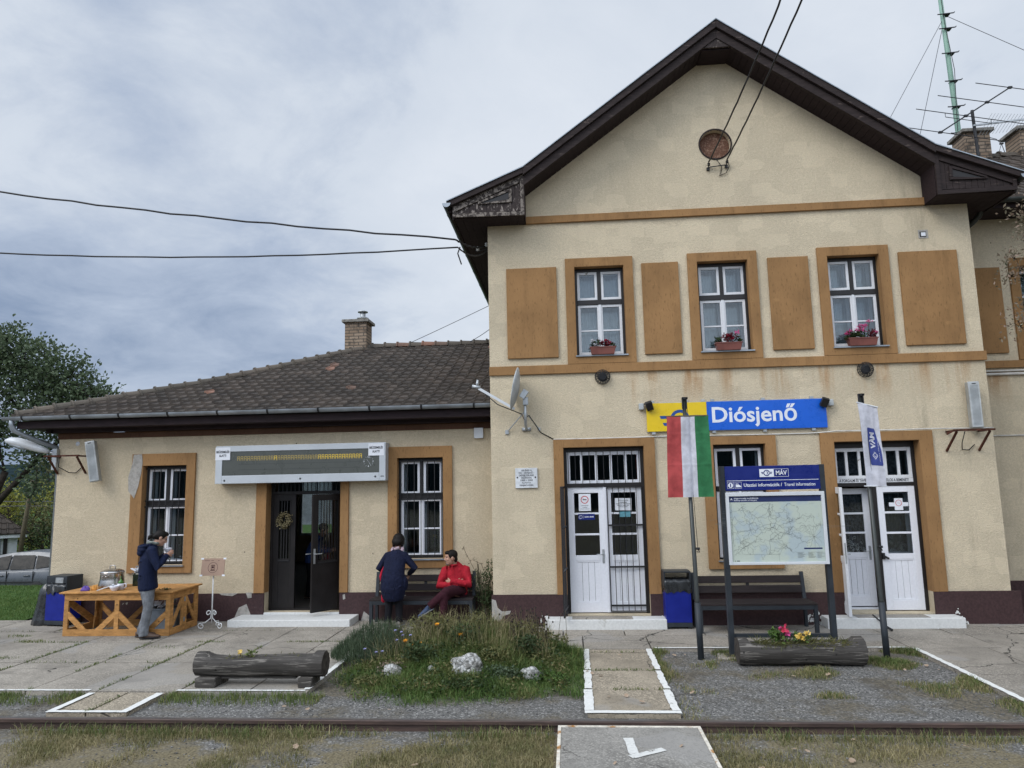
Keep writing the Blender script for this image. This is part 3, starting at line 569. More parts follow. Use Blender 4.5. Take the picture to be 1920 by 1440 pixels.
HM = [(x0, x1, 4.54, 6.14) for x0, x1 in UP] + [(-0.10, 1.27, 0.17, 2.95), (2.42, 3.29, 1.03, 2.94), (4.40, 5.77, 0.17, 2.94)]
XL, XR, YB = -1.345, 6.965, 10.4
b = MB(); wall_cells(b, XL, XR, -0.1, 6.97, HM, 0.0, 0.42)
# side and back walls, inside faces included
b.box(XL, XL + 0.4, 0.42, YB - 0.4, -0.1, 7.3); b.box(XR - 0.4, XR, 0.42, YB - 0.4, -0.1, 7.3); b.box(XL, XR, YB - 0.4, YB, -0.1, 7.3)
b.box(XL + 0.4, XR - 0.4, 0.42, YB - 0.4, 3.35, 3.55); b.box(XL + 0.4, XR - 0.4, 0.42, YB - 0.4, 6.75, 6.95)
bpart(b, 'main_wall', 'plaster')
# gable above the wall head, with its round opening
bm = bmesh.new()
OC = (2.785, 8.31)
outer = [(XL, 6.97), (XR, 6.97), (XR, 7.16), (6.25, 7.52), (3.02, 9.94), (2.58, 9.94), (-0.65, 7.52), (XL, 7.16)]
ov = [bm.verts.new((p[0], 0, p[1])) for p in outer]; iv = [bm.verts.new((OC[0] + 0.27 * math.cos(a * math.pi / 16), 0, OC[1] + 0.27 * math.sin(a * math.pi / 16))) for a in range(32)]
ed = [bm.edges.new((l_[i], l_[(i + 1) % len(l_)])) for l_ in (ov, iv) for i in range(len(l_))]
bmesh.ops.triangle_fill(bm, use_beauty=True, use_dissolve=False, edges=ed, normal=(0, -1, 0))
iv2 = [bm.verts.new((v_.co.x, 0.14, v_.co.z)) for v_ in iv]
for i in range(32): bm.faces.new((iv[i], iv[(i + 1) % 32], iv2[(i + 1) % 32], iv2[i]))
me = bpy.data.meshes.new('gable'); bm.to_mesh(me); bm.free(); me.materials.append(MT['plaster']); o = bpy.data.objects.new('gable', me); COL.objects.link(o); o.parent = SB; o.location = (-2.8, 0, 0)
b = MB(); b.prism_xz([(XL, 6.99), (XR, 6.99), (XR, 7.16), (6.25, 7.52), (3.02, 9.94), (2.58, 9.94), (-0.65, 7.52), (XL, 7.16)], 0.16, 0.3); bpart(b, 'gable_core', 'room')
b = MB(); b.lathe([(0.0, 0.0), (0.268, 0.0), (0.268, -0.02), (0.0, -0.02)], (OC[0], 0.10, OC[1]), 32, 'Y'); bpart(b, 'oculus_infill', 'oculus')
b = MB(); b.smooth = True; b.lathe([(0.27, 0.012), (0.295, 0.012), (0.295, -0.02), (0.27, -0.02), (0.27, 0.012)], (OC[0], 0.0, OC[1]), 40, 'Y', False); bpart(b, 'oculus_frame', 'barge')
# plinths
def plinth(b, X0, X1, cuts, y, t, z1, yin):
    xs_ = [X0] + [c for cc in cuts for c in cc] + [X1]
    for i in range(0, len(xs_), 2): b.box(xs_[i], xs_[i + 1], y - t, yin, -0.12, z1)
b = MB(); plinth(b, XL - 0.025, XR + 0.12, [(-0.10, 1.27), (4.40, 5.77)], 0.0, 0.045, 0.505, -0.001); bpart(b, 'plinth', 'plinth')
b = MB(); b.box(XL - 0.025, -1.20, -0.050, -0.0455, 0.02, 0.42)
pts = [(-1.368, 0.44), (-1.368, 0.10), (-1.22, 0.08), (-1.17, 0.17), (-1.07, 0.20), (-1.05, 0.25), (-1.20, 0.24), (-1.27, 0.30), (-1.30, 0.42)]
b = MB(); b.prism_xz(pts, -0.0500, -0.0455); bpart(b, 'bare_render_patch', 'patch')
# string courses, panels, surrounds
b = MB(); b.box(-0.655, 6.26, -0.05, -0.001, 6.975, 7.11); bpart(b, 'gable_band', 'ochre', bevel=0.006)
b = MB(); b.box(XL - 0.005, XR + 0.02, -0.045, -0.001, 4.235, 4.39); bpart(b, 'string_course', 'ochre', bevel=0.006)
for x0, x1 in ((-1.02, -0.125), (1.37, 2.01), (3.54, 4.225), (5.73, 6.69)):
    b = MB(); b.box(x0, x1, -0.042, -0.001, 4.525, 6.155); bpart(b, 'ochre_panel', 'ochre', bevel=0.006)
def surround(x0, x1, z0, z1, wl, wr, wt, wb, y, depth=0.10, name='window_surround'):
    b = MB(); b.ring(x0 - wl, x1 + wr, z0 - wb, z1 + wt, wl, wr, wt, wb, y - 0.045, y - 0.001); b.ring(x0, x1, z0, z1, 0.004, 0.004, 0.004, 0, y - 0.0445, y + depth)
    return bpart(b, name, 'ochre', bevel=0.004)
def pane_frame(b, x0, x1, z0, z1, w_, y0, y1, bars=(), vbars=()):
    b.ring(x0, x1, z0, z1, w_, w_, w_, w_, y0, y1)
    for z_ in bars: b.box(x0 + w_, x1 - w_, y0 + 0.004, y1 - 0.004, z_ - 0.013, z_ + 0.013)
    for x_ in vbars: b.box(x_ - 0.013, x_ + 0.013, y0 + 0.004, y1 - 0.004, z0 + w_, z1 - w_)
def window(x0, x1, z0, z1, y, grille=False, old=True, curtain='curtain', curtains=True):
    yf = y + 0.105; h = z1 - z0; zt = z0 + 0.615 * h; xm = (x0 + x1) / 2; wm = 'white_old' if old else 'white'
    b = MB(); b.ring(x0 + 0.004, x1 - 0.004, z0, z1 - 0.004, 0.042, 0.042, 0.060, 0.03, yf, yf + 0.09); b.box(x0 + 0.046, x1 - 0.046, yf - 0.012, yf + 0.08, zt - 0.05, zt + 0.035); b.box(xm - 0.032, xm + 0.032, yf, yf + 0.08, zt + 0.035, z1 - 0.064)
    win = bpart(b, 'window', 'black', bevel=0.003)
    g = MB(); a, c = x0 + 0.048, x1 - 0.048
    for (p, q_, r_, t_) in ((a, xm - 0.034, zt + 0.037, z1 - 0.066), (xm + 0.034, c, zt + 0.037, z1 - 0.066)):
        f = MB(); pane_frame(f, p, q_, r_, t_, 0.044, yf + 0.012, yf + 0.055); f.build('sash', wm, win, bevel=0.003); g.box(p + 0.03, q_ - 0.03, yf + 0.030, yf + 0.034, r_ + 0.03, t_ - 0.03)
    zb = z0 + 0.29 * h
    for (p, q_) in ((a, xm - 0.001), (xm + 0.001, c)):
        f = MB(); pane_frame(f, p, q_, z0 + 0.033, zt - 0.052, 0.046, yf + 0.008, yf + 0.055, (zb,)); f.build('sash', wm, win, bevel=0.003); g.box(p + 0.03, q_ - 0.03, yf + 0.030, yf + 0.034, z0 + 0.06, zt - 0.08)
    f = MB(); f.box(xm - 0.022, xm + 0.022, yf - 0.006, yf + 0.008, z0 + 0.033, zt - 0.052); f.build('meeting_stile', wm, win, bevel=0.003)
    g.build('pane', 'glass', win)
    # the inner casements of the double window
    f = MB(); yi = yf + 0.20
    for (p, q_) in ((a, xm - 0.001), (xm + 0.001, c)): pane_frame(f, p, q_, z0 + 0.033, z1 - 0.03, 0.05, yi, yi + 0.04, (zt,))
    f.build('inner_sash', wm, win); f = MB(); f.box(a + 0.03, c - 0.03, yi + 0.018, yi + 0.021, z0 + 0.05, z1 - 0.05); f.build('inner_pane', 'glass', win)
    if curtains:
        f = MB(); f.smooth = True; n = 40; yc = yi + 0.10
        top = [(a + (c - a) * i / n, yc + 0.018 * math.sin(i * 1.9) + 0.008 * math.sin(i * 4.1), z1 - 0.03) for i in range(n + 1)]
        f.loft([top, [(p[0], p[1] + 0.01, z0 + 0.04) for p in top]], cap=False, closed=False); f.build('curtain', curtain, win)
    f = MB(); f.box(x0 - 0.015, x1 + 0.02, y - 0.075, yf - 0.002, z0 - 0.022, z0 - 0.001); f.build('sill', 'zinc', win)
    if grille:
        f = MB(); yg = y + 0.055
        for i in range(7): xx_ = lerp(x0 + 0.05, x1 - 0.05, i / 6); f.box(xx_ - 0.006, xx_ + 0.006, yg - 0.006, yg + 0.006, z0 + 0.03, z1 - 0.03)
        for z_ in (z0 + 0.05, z0 + 0.58 * h, z0 + 0.64 * h, z1 - 0.06): f.box(x0 + 0.005, x1 - 0.005, yg + 0.0065, yg + 0.016, z_ - 0.011, z_ + 0.011)
        f.build('grille', 'bar', win)
    return win
for x0, x1 in UP:
    surround(x0, x1, 4.54, 6.14, 0.16, 0.16, 0.155, 0.145, 0.0); window(x0, x1, 4.54, 6.14, 0.0)
surround(2.42, 3.29, 1.03, 2.94, 0.17, 0.17, 0.13, 0.14, 0.0); window(2.42, 3.29, 1.03, 2.94, 0.0, old=False, curtains=False)

# ---- doors of the main block
def door_leaf(b, pn, x0, x1, z0, z1, y0, y1, st=0.105, panes=3, zsplit=0.44):
    """framed leaf: glazed above, boarded panel below"""
    zs = z0 + (z1 - z0) * zsplit
    b.box(x0, x0 + st, y0, y1, z0, z1); b.box(x1 - st, x1, y0, y1, z0, z1); b.box(x0 + st, x1 - st, y0, y1, z1 - 0.10, z1); b.box(x0 + st, x1 - st, y0, y1, zs - 0.07, zs + 0.02); b.box(x0 + st, x1 - st, y0, y1, z0, z0 + 0.16)
    for i in range(1, panes):
        z_ = lerp(zs + 0.02, z1 - 0.10, i / panes); b.box(x0 + st, x1 - st, y0 + 0.004, y1 - 0.004, z_ - 0.016, z_ + 0.016)
    n = 4
    for i in range(n): b.box(lerp(x0 + st, x1 - st, i / n) + 0.002, lerp(x0 + st, x1 - st, (i + 1) / n) - 0.002, y0 + 0.014, y1 - 0.014, z0 + 0.16, zs - 0.07)
    b.ring(x0 + st, x1 - st, z0 + 0.16, zs - 0.07, 0.025, 0.025, 0.025, 0.025, y0 + 0.006, y0 + 0.0135)
    pn.box(x0 + st - 0.01, x1 - st + 0.01, (y0 + y1) / 2 - 0.002, (y0 + y1) / 2 + 0.002, zs + 0.01, z1 - 0.09)
    return zs
def handle(parent, x, y, z, dirx):
    h = MB(); h.box(x - 0.018, x + 0.018, y - 0.008, y, z - 0.13, z + 0.10); h.build('handle_plate', 'galv', parent, bevel=0.003)
    h = MB(); h.smooth = True; h.tube([(x, y - 0.004, z + 0.02), (x, y - 0.05, z + 0.02), (x + dirx * 0.02, y - 0.06, z + 0.02), (x + dirx * 0.12, y - 0.06, z + 0.018)], 0.009, 8); h.build('handle', 'galv', parent)
def transom(parent, x0, x1, z0, z1, y, n, mat='white'):
    f = MB(); g = MB(); f.ring(x0, x1, z0, z1, 0.055, 0.055, 0.06, 0.05, y, y + 0.05)
    for i in range(1, n): x_ = lerp(x0, x1, i / n); f.box(x_ - 0.022, x_ + 0.022, y, y + 0.05, z0 + 0.05, z1 - 0.06)
    g.box(x0 + 0.04, x1 - 0.04, y + 0.02, y + 0.024, z0 + 0.04, z1 - 0.05); f.build('transom_light', mat, parent, bevel=0.003); g.build('transom_pane', 'glass', parent)
# entrance with the folded-back grille (left door of the main block)
surround(-0.10, 1.27, 0.50, 2.95, 0.165, 0.185, 0.135, 0, 0.0, 0.08, 'door_surround')
x0, x1, z0, z1 = -0.10, 1.27, 0.17, 2.95; zt = 2.30
b = MB(); b.ring(x0 + 0.004, x1 - 0.004, z0, z1 - 0.004, 0.05, 0.05, 0.07, 0, 0.10, 0.22); b.box(x0 + 0.054, x1 - 0.054, 0.10, 0.20, zt - 0.03, zt + 0.03)
d1 = bpart(b, 'grille_door', 'black', bevel=0.003)
transom(d1, x0 + 0.056, x1 - 0.056, zt + 0.032, z1 - 0.076, 0.13, 5)
xm = 0.585
b = MB(); pn = MB(); zs1 = door_leaf(b, pn, x0 + 0.056, xm - 0.002, z0 + 0.015, zt - 0.032, 0.13, 0.18); lf = b.build('door_leaf', 'white', d1, bevel=0.004); handle(lf, xm - 0.055, 0.13, 1.12, -1)
b = MB(); zs1 = door_leaf(b, pn, xm + 0.002, x1 - 0.056, z0 + 0.015, zt - 0.032, 0.13, 0.18); b.build('door_leaf', 'white', d1, bevel=0.004)
b = MB(); b.box(xm - 0.028, xm + 0.028, 0.112, 0.129, z0 + 0.015, zt - 0.032); b.build('cover_strip', 'white', d1, bevel=0.004); pn.build('pane', 'glass', d1)
b = MB()
for i in range(11): x_ = lerp(x0 + 0.08, x1 - 0.08, i / 10); b.box(x_ - 0.005, x_ + 0.005, 0.092, 0.102, zt + 0.03, z1 - 0.07)
b.build('transom_grille', 'bar', d1)
b = MB(); ga, gb = xm + 0.035, x1 - 0.05; b.ring(ga, gb, 0.20, zt - 0.03, 0.016, 0.016, 0.016, 0.016, 0.086, 0.106)
for z_ in (0.30, 0.93, 1.62): b.box(ga + 0.016, gb - 0.016, 0.084, 0.104, z_ - 0.014, z_ + 0.014)
for i in range(1, 6): x_ = lerp(ga, gb, i / 6); b.box(x_ - 0.0055, x_ + 0.0055, 0.0885, 0.0995, 0.2, zt - 0.03)
b.build('grille_leaf', 'bar', d1)
b = MB(); b.X = Matrix.Translation((x0 + 0.015, 0.09, 0)) @ Matrix.Rotation(math.radians(-97), 4, 'Z'); ga, gb = 0.0, 0.58; b.ring(ga, gb, 0.20, zt - 0.01, 0.018, 0.018, 0.018, 0.018, -0.01, 0.01)
for z_ in (0.30, 0.93, 1.62): b.box(ga + 0.018, gb - 0.018, -0.008, 0.008, z_ - 0.014, z_ + 0.014)
for i in range(1, 6): x_ = lerp(ga, gb, i / 6); b.box(x_ - 0.0055, x_ + 0.0055, -0.0055, 0.0055, 0.218, zt - 0.028)
b.build('grille_leaf', 'bar', d1)
def step(x0, x1, yf, h, mat='whitewash'):
    b = MB(); b.box(x0, x1, yf, -0.046 + (0 if x0 > -3 else 0.55), -0.05, h); o = bpart(b, 'door_step', mat, bevel=0.012)
    return o
step(-0.47, 1.48, -0.36, 0.155)
b = MB(); b.box(-0.03, 0.95, -0.33, -0.05, 0.1552, 0.159); bpart(b, 'worn_step_top', 'concrete')
b = MB(); b.box(4.45, 5.55, -0.33, -0.05, 0.1552, 0.159); bpart(b, 'worn_step_top', 'concrete')
step(3.97, 6.05, -0.36, 0.155)
# splashes of whitewash beside the steps
b = MB()
for cx in (-0.50, 1.52, 3.90, 6.10, 3.84):
    for k in range(16):
        a = cx + R.uniform(-0.13, 0.13); zz = R.uniform(0.0, 0.26) * (1 - abs(a - cx) / 0.16); r_ = R.uniform(0.008, 0.035)
        b.prism_xz([(a + r_ * R.uniform(0.6, 1) * math.cos(t * math.pi / 4), zz + r_ * R.uniform(0.7, 1) * math.sin(t * math.pi / 4)) for t in range(8)], -0.0485, -0.0452)
tag(bpart(b, 'whitewash_splash', 'line'), kind='stuff')
# traffic office door (right): open outer leaf, inner leaves with lace curtains
surround(4.40, 5.77, 0.50, 2.94, 0.215, 0.215, 0.15, 0, 0.0, 0.16, 'door_surround')
x0, x1, z0, z1 = 4.40, 5.77, 0.17, 2.94; zt = 2.22
b = MB(); b.ring(x0 + 0.004, x1 - 0.004, z0, z1 - 0.004, 0.045, 0.05, 0.10, 0, 0.16, 0.28); b.box(x0 + 0.049, x1 - 0.054, 0.16, 0.27, zt - 0.03, zt + 0.03); b.box(5.035, 5.095, 0.16, 0.27, z0, zt - 0.03)
d2 = bpart(b, 'office_door', 'black', bevel=0.003)
transom(d2, x0 + 0.052, x1 - 0.058, zt + 0.10, z1 - 0.106, 0.18, 6, 'white_old')
b = MB(); b.box(x0 + 0.052, x1 - 0.058, 0.176, 0.2, zt + 0.032, zt + 0.098); o = b.build('lettered_rail', 'white_old', d2)
b = MB(); textmesh(b, 'A FORGALMI ÉS TÁVÍRÓ HELYISÉGBE TILOS A BEMENET!', 0.066, FX(5.08, 0.1745, zt + 0.066), 0.0008, width=1.12); b.build('lettering', 'ink', d2)
b = MB(); pn = MB(); door_leaf(b, pn, 5.10, x1 - 0.058, z0 + 0.015, zt - 0.032, 0.17, 0.215); lf = b.build('door_leaf', 'white', d2, bevel=0.004)
pn.build('pane', 'glass', d2)
b = MB(); b.obox((5.115, 0.150, 1.05), 0.035, 0.04, 0.10); b.obox((5.15, 0.13, 1.03), 0.09, 0.025, 0.03, Matrix.Rotation(0.5, 3, 'Y')); b.build('padlock_hasp', 'bar', d2)
b = MB(); pn = MB(); X_ = Matrix.Translation((x0 + 0.045, 0.17, 0)) @ Matrix.Rotation(math.radians(-101), 4, 'Z'); b.X = X_; pn.X = X_
door_leaf(b, pn, 0.0, 0.60, z0 + 0.015, zt - 0.032, -0.045, 0.0); lf = b.build('door_leaf', 'white_old', d2, bevel=0.004); pn.build('pane', 'glass', d2)
b = MB(); b.X = X_; b.box(0.598, 0.603, -0.033, -0.012, 1.0, 1.32); b.tube([(0.55, 0.0, 1.14), (0.55, 0.05, 1.14), (0.44, 0.06, 1.14)], 0.009, 8); b.build('lock_plate', 'galv', d2)
b = MB(); pn = MB(); door_leaf(b, pn, x0 + 0.05, 5.04, z0 + 0.05, zt - 0.06, 0.36, 0.40); lf = b.build('inner_leaf', 'white', d2, bevel=0.004); handle(lf, 4.985, 0.36, 1.10, -1)
door_leaf(b2 := MB(), pn, 5.08, x1 - 0.05, z0 + 0.05, zt - 0.06, 0.36, 0.40); b2.build('inner_leaf', 'white', d2, bevel=0.004); pn.build('pane', 'glass', d2)
b = MB(); b.ring(x0, x1, z0, z1, 0.05, 0.05, 0.10, 0.03, 0.34, 0.415); b.build('inner_frame', 'white', d2)
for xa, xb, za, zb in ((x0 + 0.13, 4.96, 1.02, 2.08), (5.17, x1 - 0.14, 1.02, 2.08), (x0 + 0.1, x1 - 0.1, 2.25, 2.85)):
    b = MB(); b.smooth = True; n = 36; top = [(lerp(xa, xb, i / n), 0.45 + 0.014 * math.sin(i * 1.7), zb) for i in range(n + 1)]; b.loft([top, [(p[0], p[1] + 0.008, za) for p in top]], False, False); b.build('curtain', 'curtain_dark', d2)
b = MB()   # lace pattern: small loops of white thread over the lower panes
for (xa, xb) in ((x0 + 0.16, 4.93), (5.20, x1 - 0.17)):
    for k in range(70):
        cx, cz = R.uniform(xa, xb), 1.04 + abs(R.gauss(0, 0.15)); r_ = R.uniform(0.010, 0.022)
        if cz < 1.42: b.tube([(cx + r_ * math.cos(a), 0.428, cz + r_ * math.sin(a)) for a in (0, 1.05, 2.1, 3.14, 4.2, 5.25, 6.0)], 0.0022, 4)
b.build('lace_pattern', 'curtain', d2)

# ---- main roof
AP, KL, EL = (2.8, 10.36), (-0.65, 7.82), (-2.0, 7.26); KR, ER = (6.25, 7.82), (7.6, 7.26)
YF = -0.52
def tile_face(b, e0, e1, run, prof, inset0, inset1, tw=0.21, rowlen=0.30, lift=0.046):
    """rows of interlocking tiles. e0->e1 eave line (ground plan), run = inward unit vector, prof(d)=z, inset(d)=trim at either end"""
    e0, e1 = Vector(e0), Vector(e1); along = (e1 - e0); Ln = along.length; along.normalize(); run = Vector(run); d = 0.0; D = prof['D']
    zf = prof['z']; Up = Vector((0, 0, 1)); row = 0
    while d < D - 0.02:
        d2_ = min(D, d + rowlen); pa = lambda dd, s_: e0 + along * s_ + run * dd + Up * zf(dd)
        a0, a1 = inset0(d), Ln - inset1(d); k = math.floor(a0 / tw)
        while k * tw < a1:
            s0, s1 = max(a0, k * tw), min(a1, (k + 1) * tw)
            lo, hi = inset0(d2_), Ln - inset1(d2_)
            if s1 - s0 > 0.03:
                j = R.uniform(-0.004, 0.004); dd0 = max(0.0, d - 0.05 + R.uniform(-0.006, 0.006))
                rib = [(0.0, -0.01), (0.0, 0.034), (0.15, 0.040), (0.25, 0.012), (0.80, 0.002), (0.93, 0.006), (1.0, -0.01)]
                low_, top_, bot_ = [], [], []
                for t, h in rib:
                    s_ = lerp(s0, s1, t); sT = min(max(s_, lo), hi) if hi > lo else (lo + hi) / 2
                    low_.append(pa(dd0, s_) + Up * (lift + h + j)); top_.append(pa(d2_, sT) + Up * (h * 0.9 + j)); bot_.append(pa(dd0, s_) + Up * (-0.004))
                b.loft([bot_, low_, top_], False, False)
            k += 1
        d = d2_; row += 1
mp_ = {'D': 4.78, 'z': lambda d: (EL[1] - 0.10 + d * 0.415 if d < 1.35 else KL[1] - 0.10 + (d - 1.35) * 0.736)}
b = MB(); tile_face(b, (EL[0], YF - 0.05, 0), (EL[0], YB + 0.4, 0), (1, 0, 0), mp_, lambda d: 0, lambda d: 0); tile_face(b, (ER[0], YB + 0.4, 0), (ER[0], YF - 0.05, 0), (-1, 0, 0), mp_, lambda d: 0, lambda d: 0)
roof = bpart(b, 'main_roof', 'tile')
b = MB(); T_ = 0.12   # roof deck under the tiles, with the thin metal verge that caps the bargeboards
pl = [EL, KL, AP, KR, ER]; b.prism_xz([(p[0], p[1] - 0.105) for p in pl] + [(ER[0] - 0.02, ER[1] - 0.17), (KR[0], KR[1] - 0.23), (AP[0], AP[1] - 0.24), (KL[0], KL[1] - 0.23), (EL[0] + 0.02, EL[1] - 0.17)], -0.44, YB + 0.35); b.build('roof_deck', 'soffit', roof)
b = MB()
for p, q_ in ((EL, KL), (KL, AP), (AP, KR), (KR, ER)): b.prism_xz([(p[0], p[1] - 0.012), (q_[0], q_[1] - 0.012), (q_[0], q_[1] + 0.006), (p[0], p[1] + 0.006)], YF - 0.075, -0.35)
b.build('verge_strip', 'zinc', roof)
def board(b, p, q_, o0, o1, y0, y1):   # sloping board between offsets o0..o1 below the roof line
    b.prism_xz([(p[0], p[1] - o1), (q_[0], q_[1] - o1), (q_[0], q_[1] - o0), (p[0], p[1] - o0)], y0, y1)
b = MB(); board(b, KL, AP, 0.015, 0.15, YF - 0.055, -0.45); board(b, AP, KR, 0.015, 0.15, YF - 0.055, -0.45); board(b, (EL[0] + 0.02, EL[1] + 0.01), KL, 0.015, 0.115, YF - 0.055, -0.45); board(b, KR, (ER[0] - 0.02, ER[1] + 0.01), 0.015, 0.115, YF - 0.055, -0.45); bpart(b, 'verge_fascia', 'barge', bevel=0.006)
b = MB(); board(b, KL, AP, 0.152, 0.325, YF, -0.45); bpart(b, 'bargeboard', 'barge', bevel=0.005)
b = MB(); board(b, AP, KR, 0.152, 0.325, YF, -0.45); bpart(b, 'bargeboard', 'barge', bevel=0.005)
b = MB(); b.prism_xz([(2.54, 9.87), (3.06, 9.87), (2.8, 10.04)], YF + 0.02, -0.46)
bpart(b, 'apex_boarding', 'barge_flaky')
def soffit_run(p, q_, o, y0, y1, n):
    b = MB()
    for i in range(n):
        a = (lerp(p[0], q_[0], i / n + 0.0016), lerp(p[1], q_[1], i / n + 0.0016)); c = (lerp(p[0], q_[0], (i + 1) / n - 0.0003), lerp(p[1], q_[1], (i + 1) / n - 0.0003)); b.prism_xz([(a[0], a[1] - o), (c[0], c[1] - o), (c[0], c[1] - o + 0.018), (a[0], a[1] - o + 0.018)], y0, y1)
    return b
bpart(soffit_run((KL[0], KL[1]), (2.55, KL[1] + (2.55 - KL[0]) * 0.736), 0.315, -0.449, 0.13, 33), 'rake_soffit', 'soffit'); bpart(soffit_run((3.05, KL[1] + (2.55 - KL[0]) * 0.736), (KR[0], KR[1]), 0.315, -0.449, 0.13, 33), 'rake_soffit', 'soffit')
b = MB(); b.box(2.55, 3.05, -0.449, 0.13, 9.845, 9.862); bpart(b, 'apex_soffit', 'soffit')
# boxed eaves returns
def cornice(sgn, mat):
    m = lambda x: 2.8 + sgn * (x - 2.8)
    def pr(b, pts, y0, y1): b.prism_xz([(m(x), z) for x, z in (pts if sgn > 0 else pts[::-1])], y0, y1)
    b = MB(); pr(b, [(-1.86, 7.05), (-0.66, 7.02), (-0.66, 7.70), (-1.86, 7.20)], -0.470, -0.45)
    n = 11
    for i in range(n):
        xa, xb = lerp(-1.80, -0.70, i / n), lerp(-1.80, -0.70, (i + 1) / n) - 0.006; pr(b, [(xa, 7.06), (xb, 7.06), (xb, 7.22 + 0.43 * (xb + 1.80)), (xa, 7.22 + 0.43 * (xa + 1.80))], -0.480, -0.4705)
    o = bpart(b, 'eaves_box', mat)
    b = MB(); y0, y1 = -0.512, -0.4805
    pr(b, [(-1.90, 6.985), (-0.64, 6.965), (-0.64, 7.035), (-1.90, 7.055)], y0, y1)
    pr(b, [(-0.705, 7.035), (-0.64, 7.035), (-0.64, 7.72), (-0.705, 7.695)], y0, y1)
    pr(b, [(-1.90, 7.055), (-1.84, 7.055), (-1.84, 7.205), (-1.90, 7.18)], y0, y1)
    pr(b, [(-1.84, 7.10), (-0.71, 7.57), (-0.71, 7.69), (-1.84, 7.21)], y0 + 0.006, y1)
    pr(b, [(-1.45, 7.205), (-0.86, 7.215), (-0.86, 7.265), (-1.45, 7.215)], y0 + 0.004, y1); pr(b, [(-0.91, 7.27), (-0.86, 7.27), (-0.86, 7.46), (-0.91, 7.44)], y0 + 0.004, y1); pr(b, [(-1.45, 7.217), (-0.915, 7.41), (-0.915, 7.455), (-1.45, 7.25)], y0 + 0.008, y1)
    b.build('trim', 'barge_trim' if sgn > 0 else mat, o)
    b = MB(); pr(b, [(-1.42, 7.222), (-0.915, 7.272), (-0.915, 7.40)], -0.4865, -0.4802); b.build('painted_opening_shade', 'black', o)  # flat black plate painted for the shade inside the triangular opening
    # inner cheek and underside boards running back along the eaves
    b = MB(); xa, xb = sorted((m(-0.66), m(-0.642))); b.box(xa, xb, -0.449, -0.001, 6.975, 7.60); b.build('cheek', 'soffit', o)
    b = MB()
    for i in range(9):
        xa, xb = sorted((m(lerp(-1.88, -0.645, i / 9) + 0.004), m(lerp(-1.88, -0.645, (i + 1) / 9))))
        b.box(xa, xb, -0.449, (YB + 0.3) if i < 4 else -0.001, 6.975, 6.993)
    b.build('underside', 'soffit', o); b = MB(); xa, xb = sorted((m(-1.915), m(-1.885))); b.box(xa, xb, -0.449, YB + 0.3, 6.96, 7.22); b.build('eaves_fascia', 'barge', o)
    b = MB(); g = [(0.075 * math.cos(a), 0.075 * math.sin(a)) for a in [math.pi + math.pi * i / 10 for i in range(11)]]; gi = [(0.070 * math.cos(a), 0.070 * math.sin(a)) for a in [2 * math.pi - math.pi * i / 10 for i in range(11)]]
    b.smooth = False; cx = m(-1.995); b.loft([[(cx + p[0], y, 7.215 + p[1]) for p in g + gi] for y in (-0.60, YB + 0.35)]); b.add([(cx + p[0], -0.597, 7.215 + p[1]) for p in g], [tuple(range(11))])
    for i in range(9): y = -0.1 + i * 1.15; b.loft([[(cx + p[0] * 1.07, y + t, 7.215 + p[1] * 1.07) for p in g + [(0.078, 0.02), (-0.078, 0.02)]] for t in (0, 0.03)])
    gt = bpart(b, 'gutter', 'zinc_dark')
    b = MB(); b.add([(cx + p[0] * 0.98, -0.604, 7.215 + p[1] * 0.98) for p in g] + [(cx + p[0] * 0.98, -0.600, 7.215 + p[1] * 0.98) for p in g], [tuple(range(11)), tuple(range(21, 10, -1))]); b.build('gutter_end_cap', 'zinc', gt)
cornice(1, 'barge_flaky'); cornice(-1, 'barge')

# ================================================================== wing on the left
WY = 0.55; WL, WR_ = -9.685, XL
HW = [(-7.965, -7.11, 1.0, 2.825), (-5.565, -4.17, 0.15, 2.90), (-3.13, -2.28, 1.06, 2.86)]
b = MB(); wall_cells(b, WL, WR_, -0.1, 3.46, HW, WY, WY + 0.40); b.box(WL, WL + 0.4, WY + 0.4, 9.8, -0.1, 3.46); wall_cells(b, WL + 0.4, WR_, -0.1, 3.46, [(-6.1, -5.0, 0.9, 2.75), (-4.4, -3.5, 0.9, 2.75), (-8.4, -7.3, 0.9, 2.75)], 9.4, 9.8)
bpart(b, 'wing_wall', 'plaster_wing')
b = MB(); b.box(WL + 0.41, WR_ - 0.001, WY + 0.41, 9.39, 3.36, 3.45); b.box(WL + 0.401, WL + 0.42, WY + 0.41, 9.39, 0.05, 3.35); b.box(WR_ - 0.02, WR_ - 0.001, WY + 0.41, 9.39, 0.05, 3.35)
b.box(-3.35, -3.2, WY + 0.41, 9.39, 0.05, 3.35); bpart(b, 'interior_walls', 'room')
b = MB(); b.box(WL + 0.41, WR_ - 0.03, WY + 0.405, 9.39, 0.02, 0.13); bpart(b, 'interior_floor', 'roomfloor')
for (xa, xb) in ((-6.1, -5.0), (-4.4, -3.5), (-8.4, -7.3)):
    b = MB(); pane_frame(b, xa, xb, 0.9, 2.75, 0.07, 9.5, 9.56, (2.2,), ((xa + xb) / 2,)); win = bpart(b, 'rear_window', 'white_old'); b = MB(); b.box(xa + 0.05, xb - 0.05, 9.528, 9.532, 0.95, 2.7); b.build('pane', 'glass', win); b = MB(); b.box(xa + 0.04, xb - 0.04, 9.60, 9.603, 1.22, 2.72); b.build('net_curtain', 'sheer', win)
b = MB(); plinth(b, WL - 0.02, WR_ - 0.03, [(-5.565, -4.17)], WY, 0.030, 0.485, WY - 0.001); b.box(WL - 0.02, WL - 0.001, WY, 9.8, -0.12, 0.485); bpart(b, 'wing_plinth', 'plinth_wing')
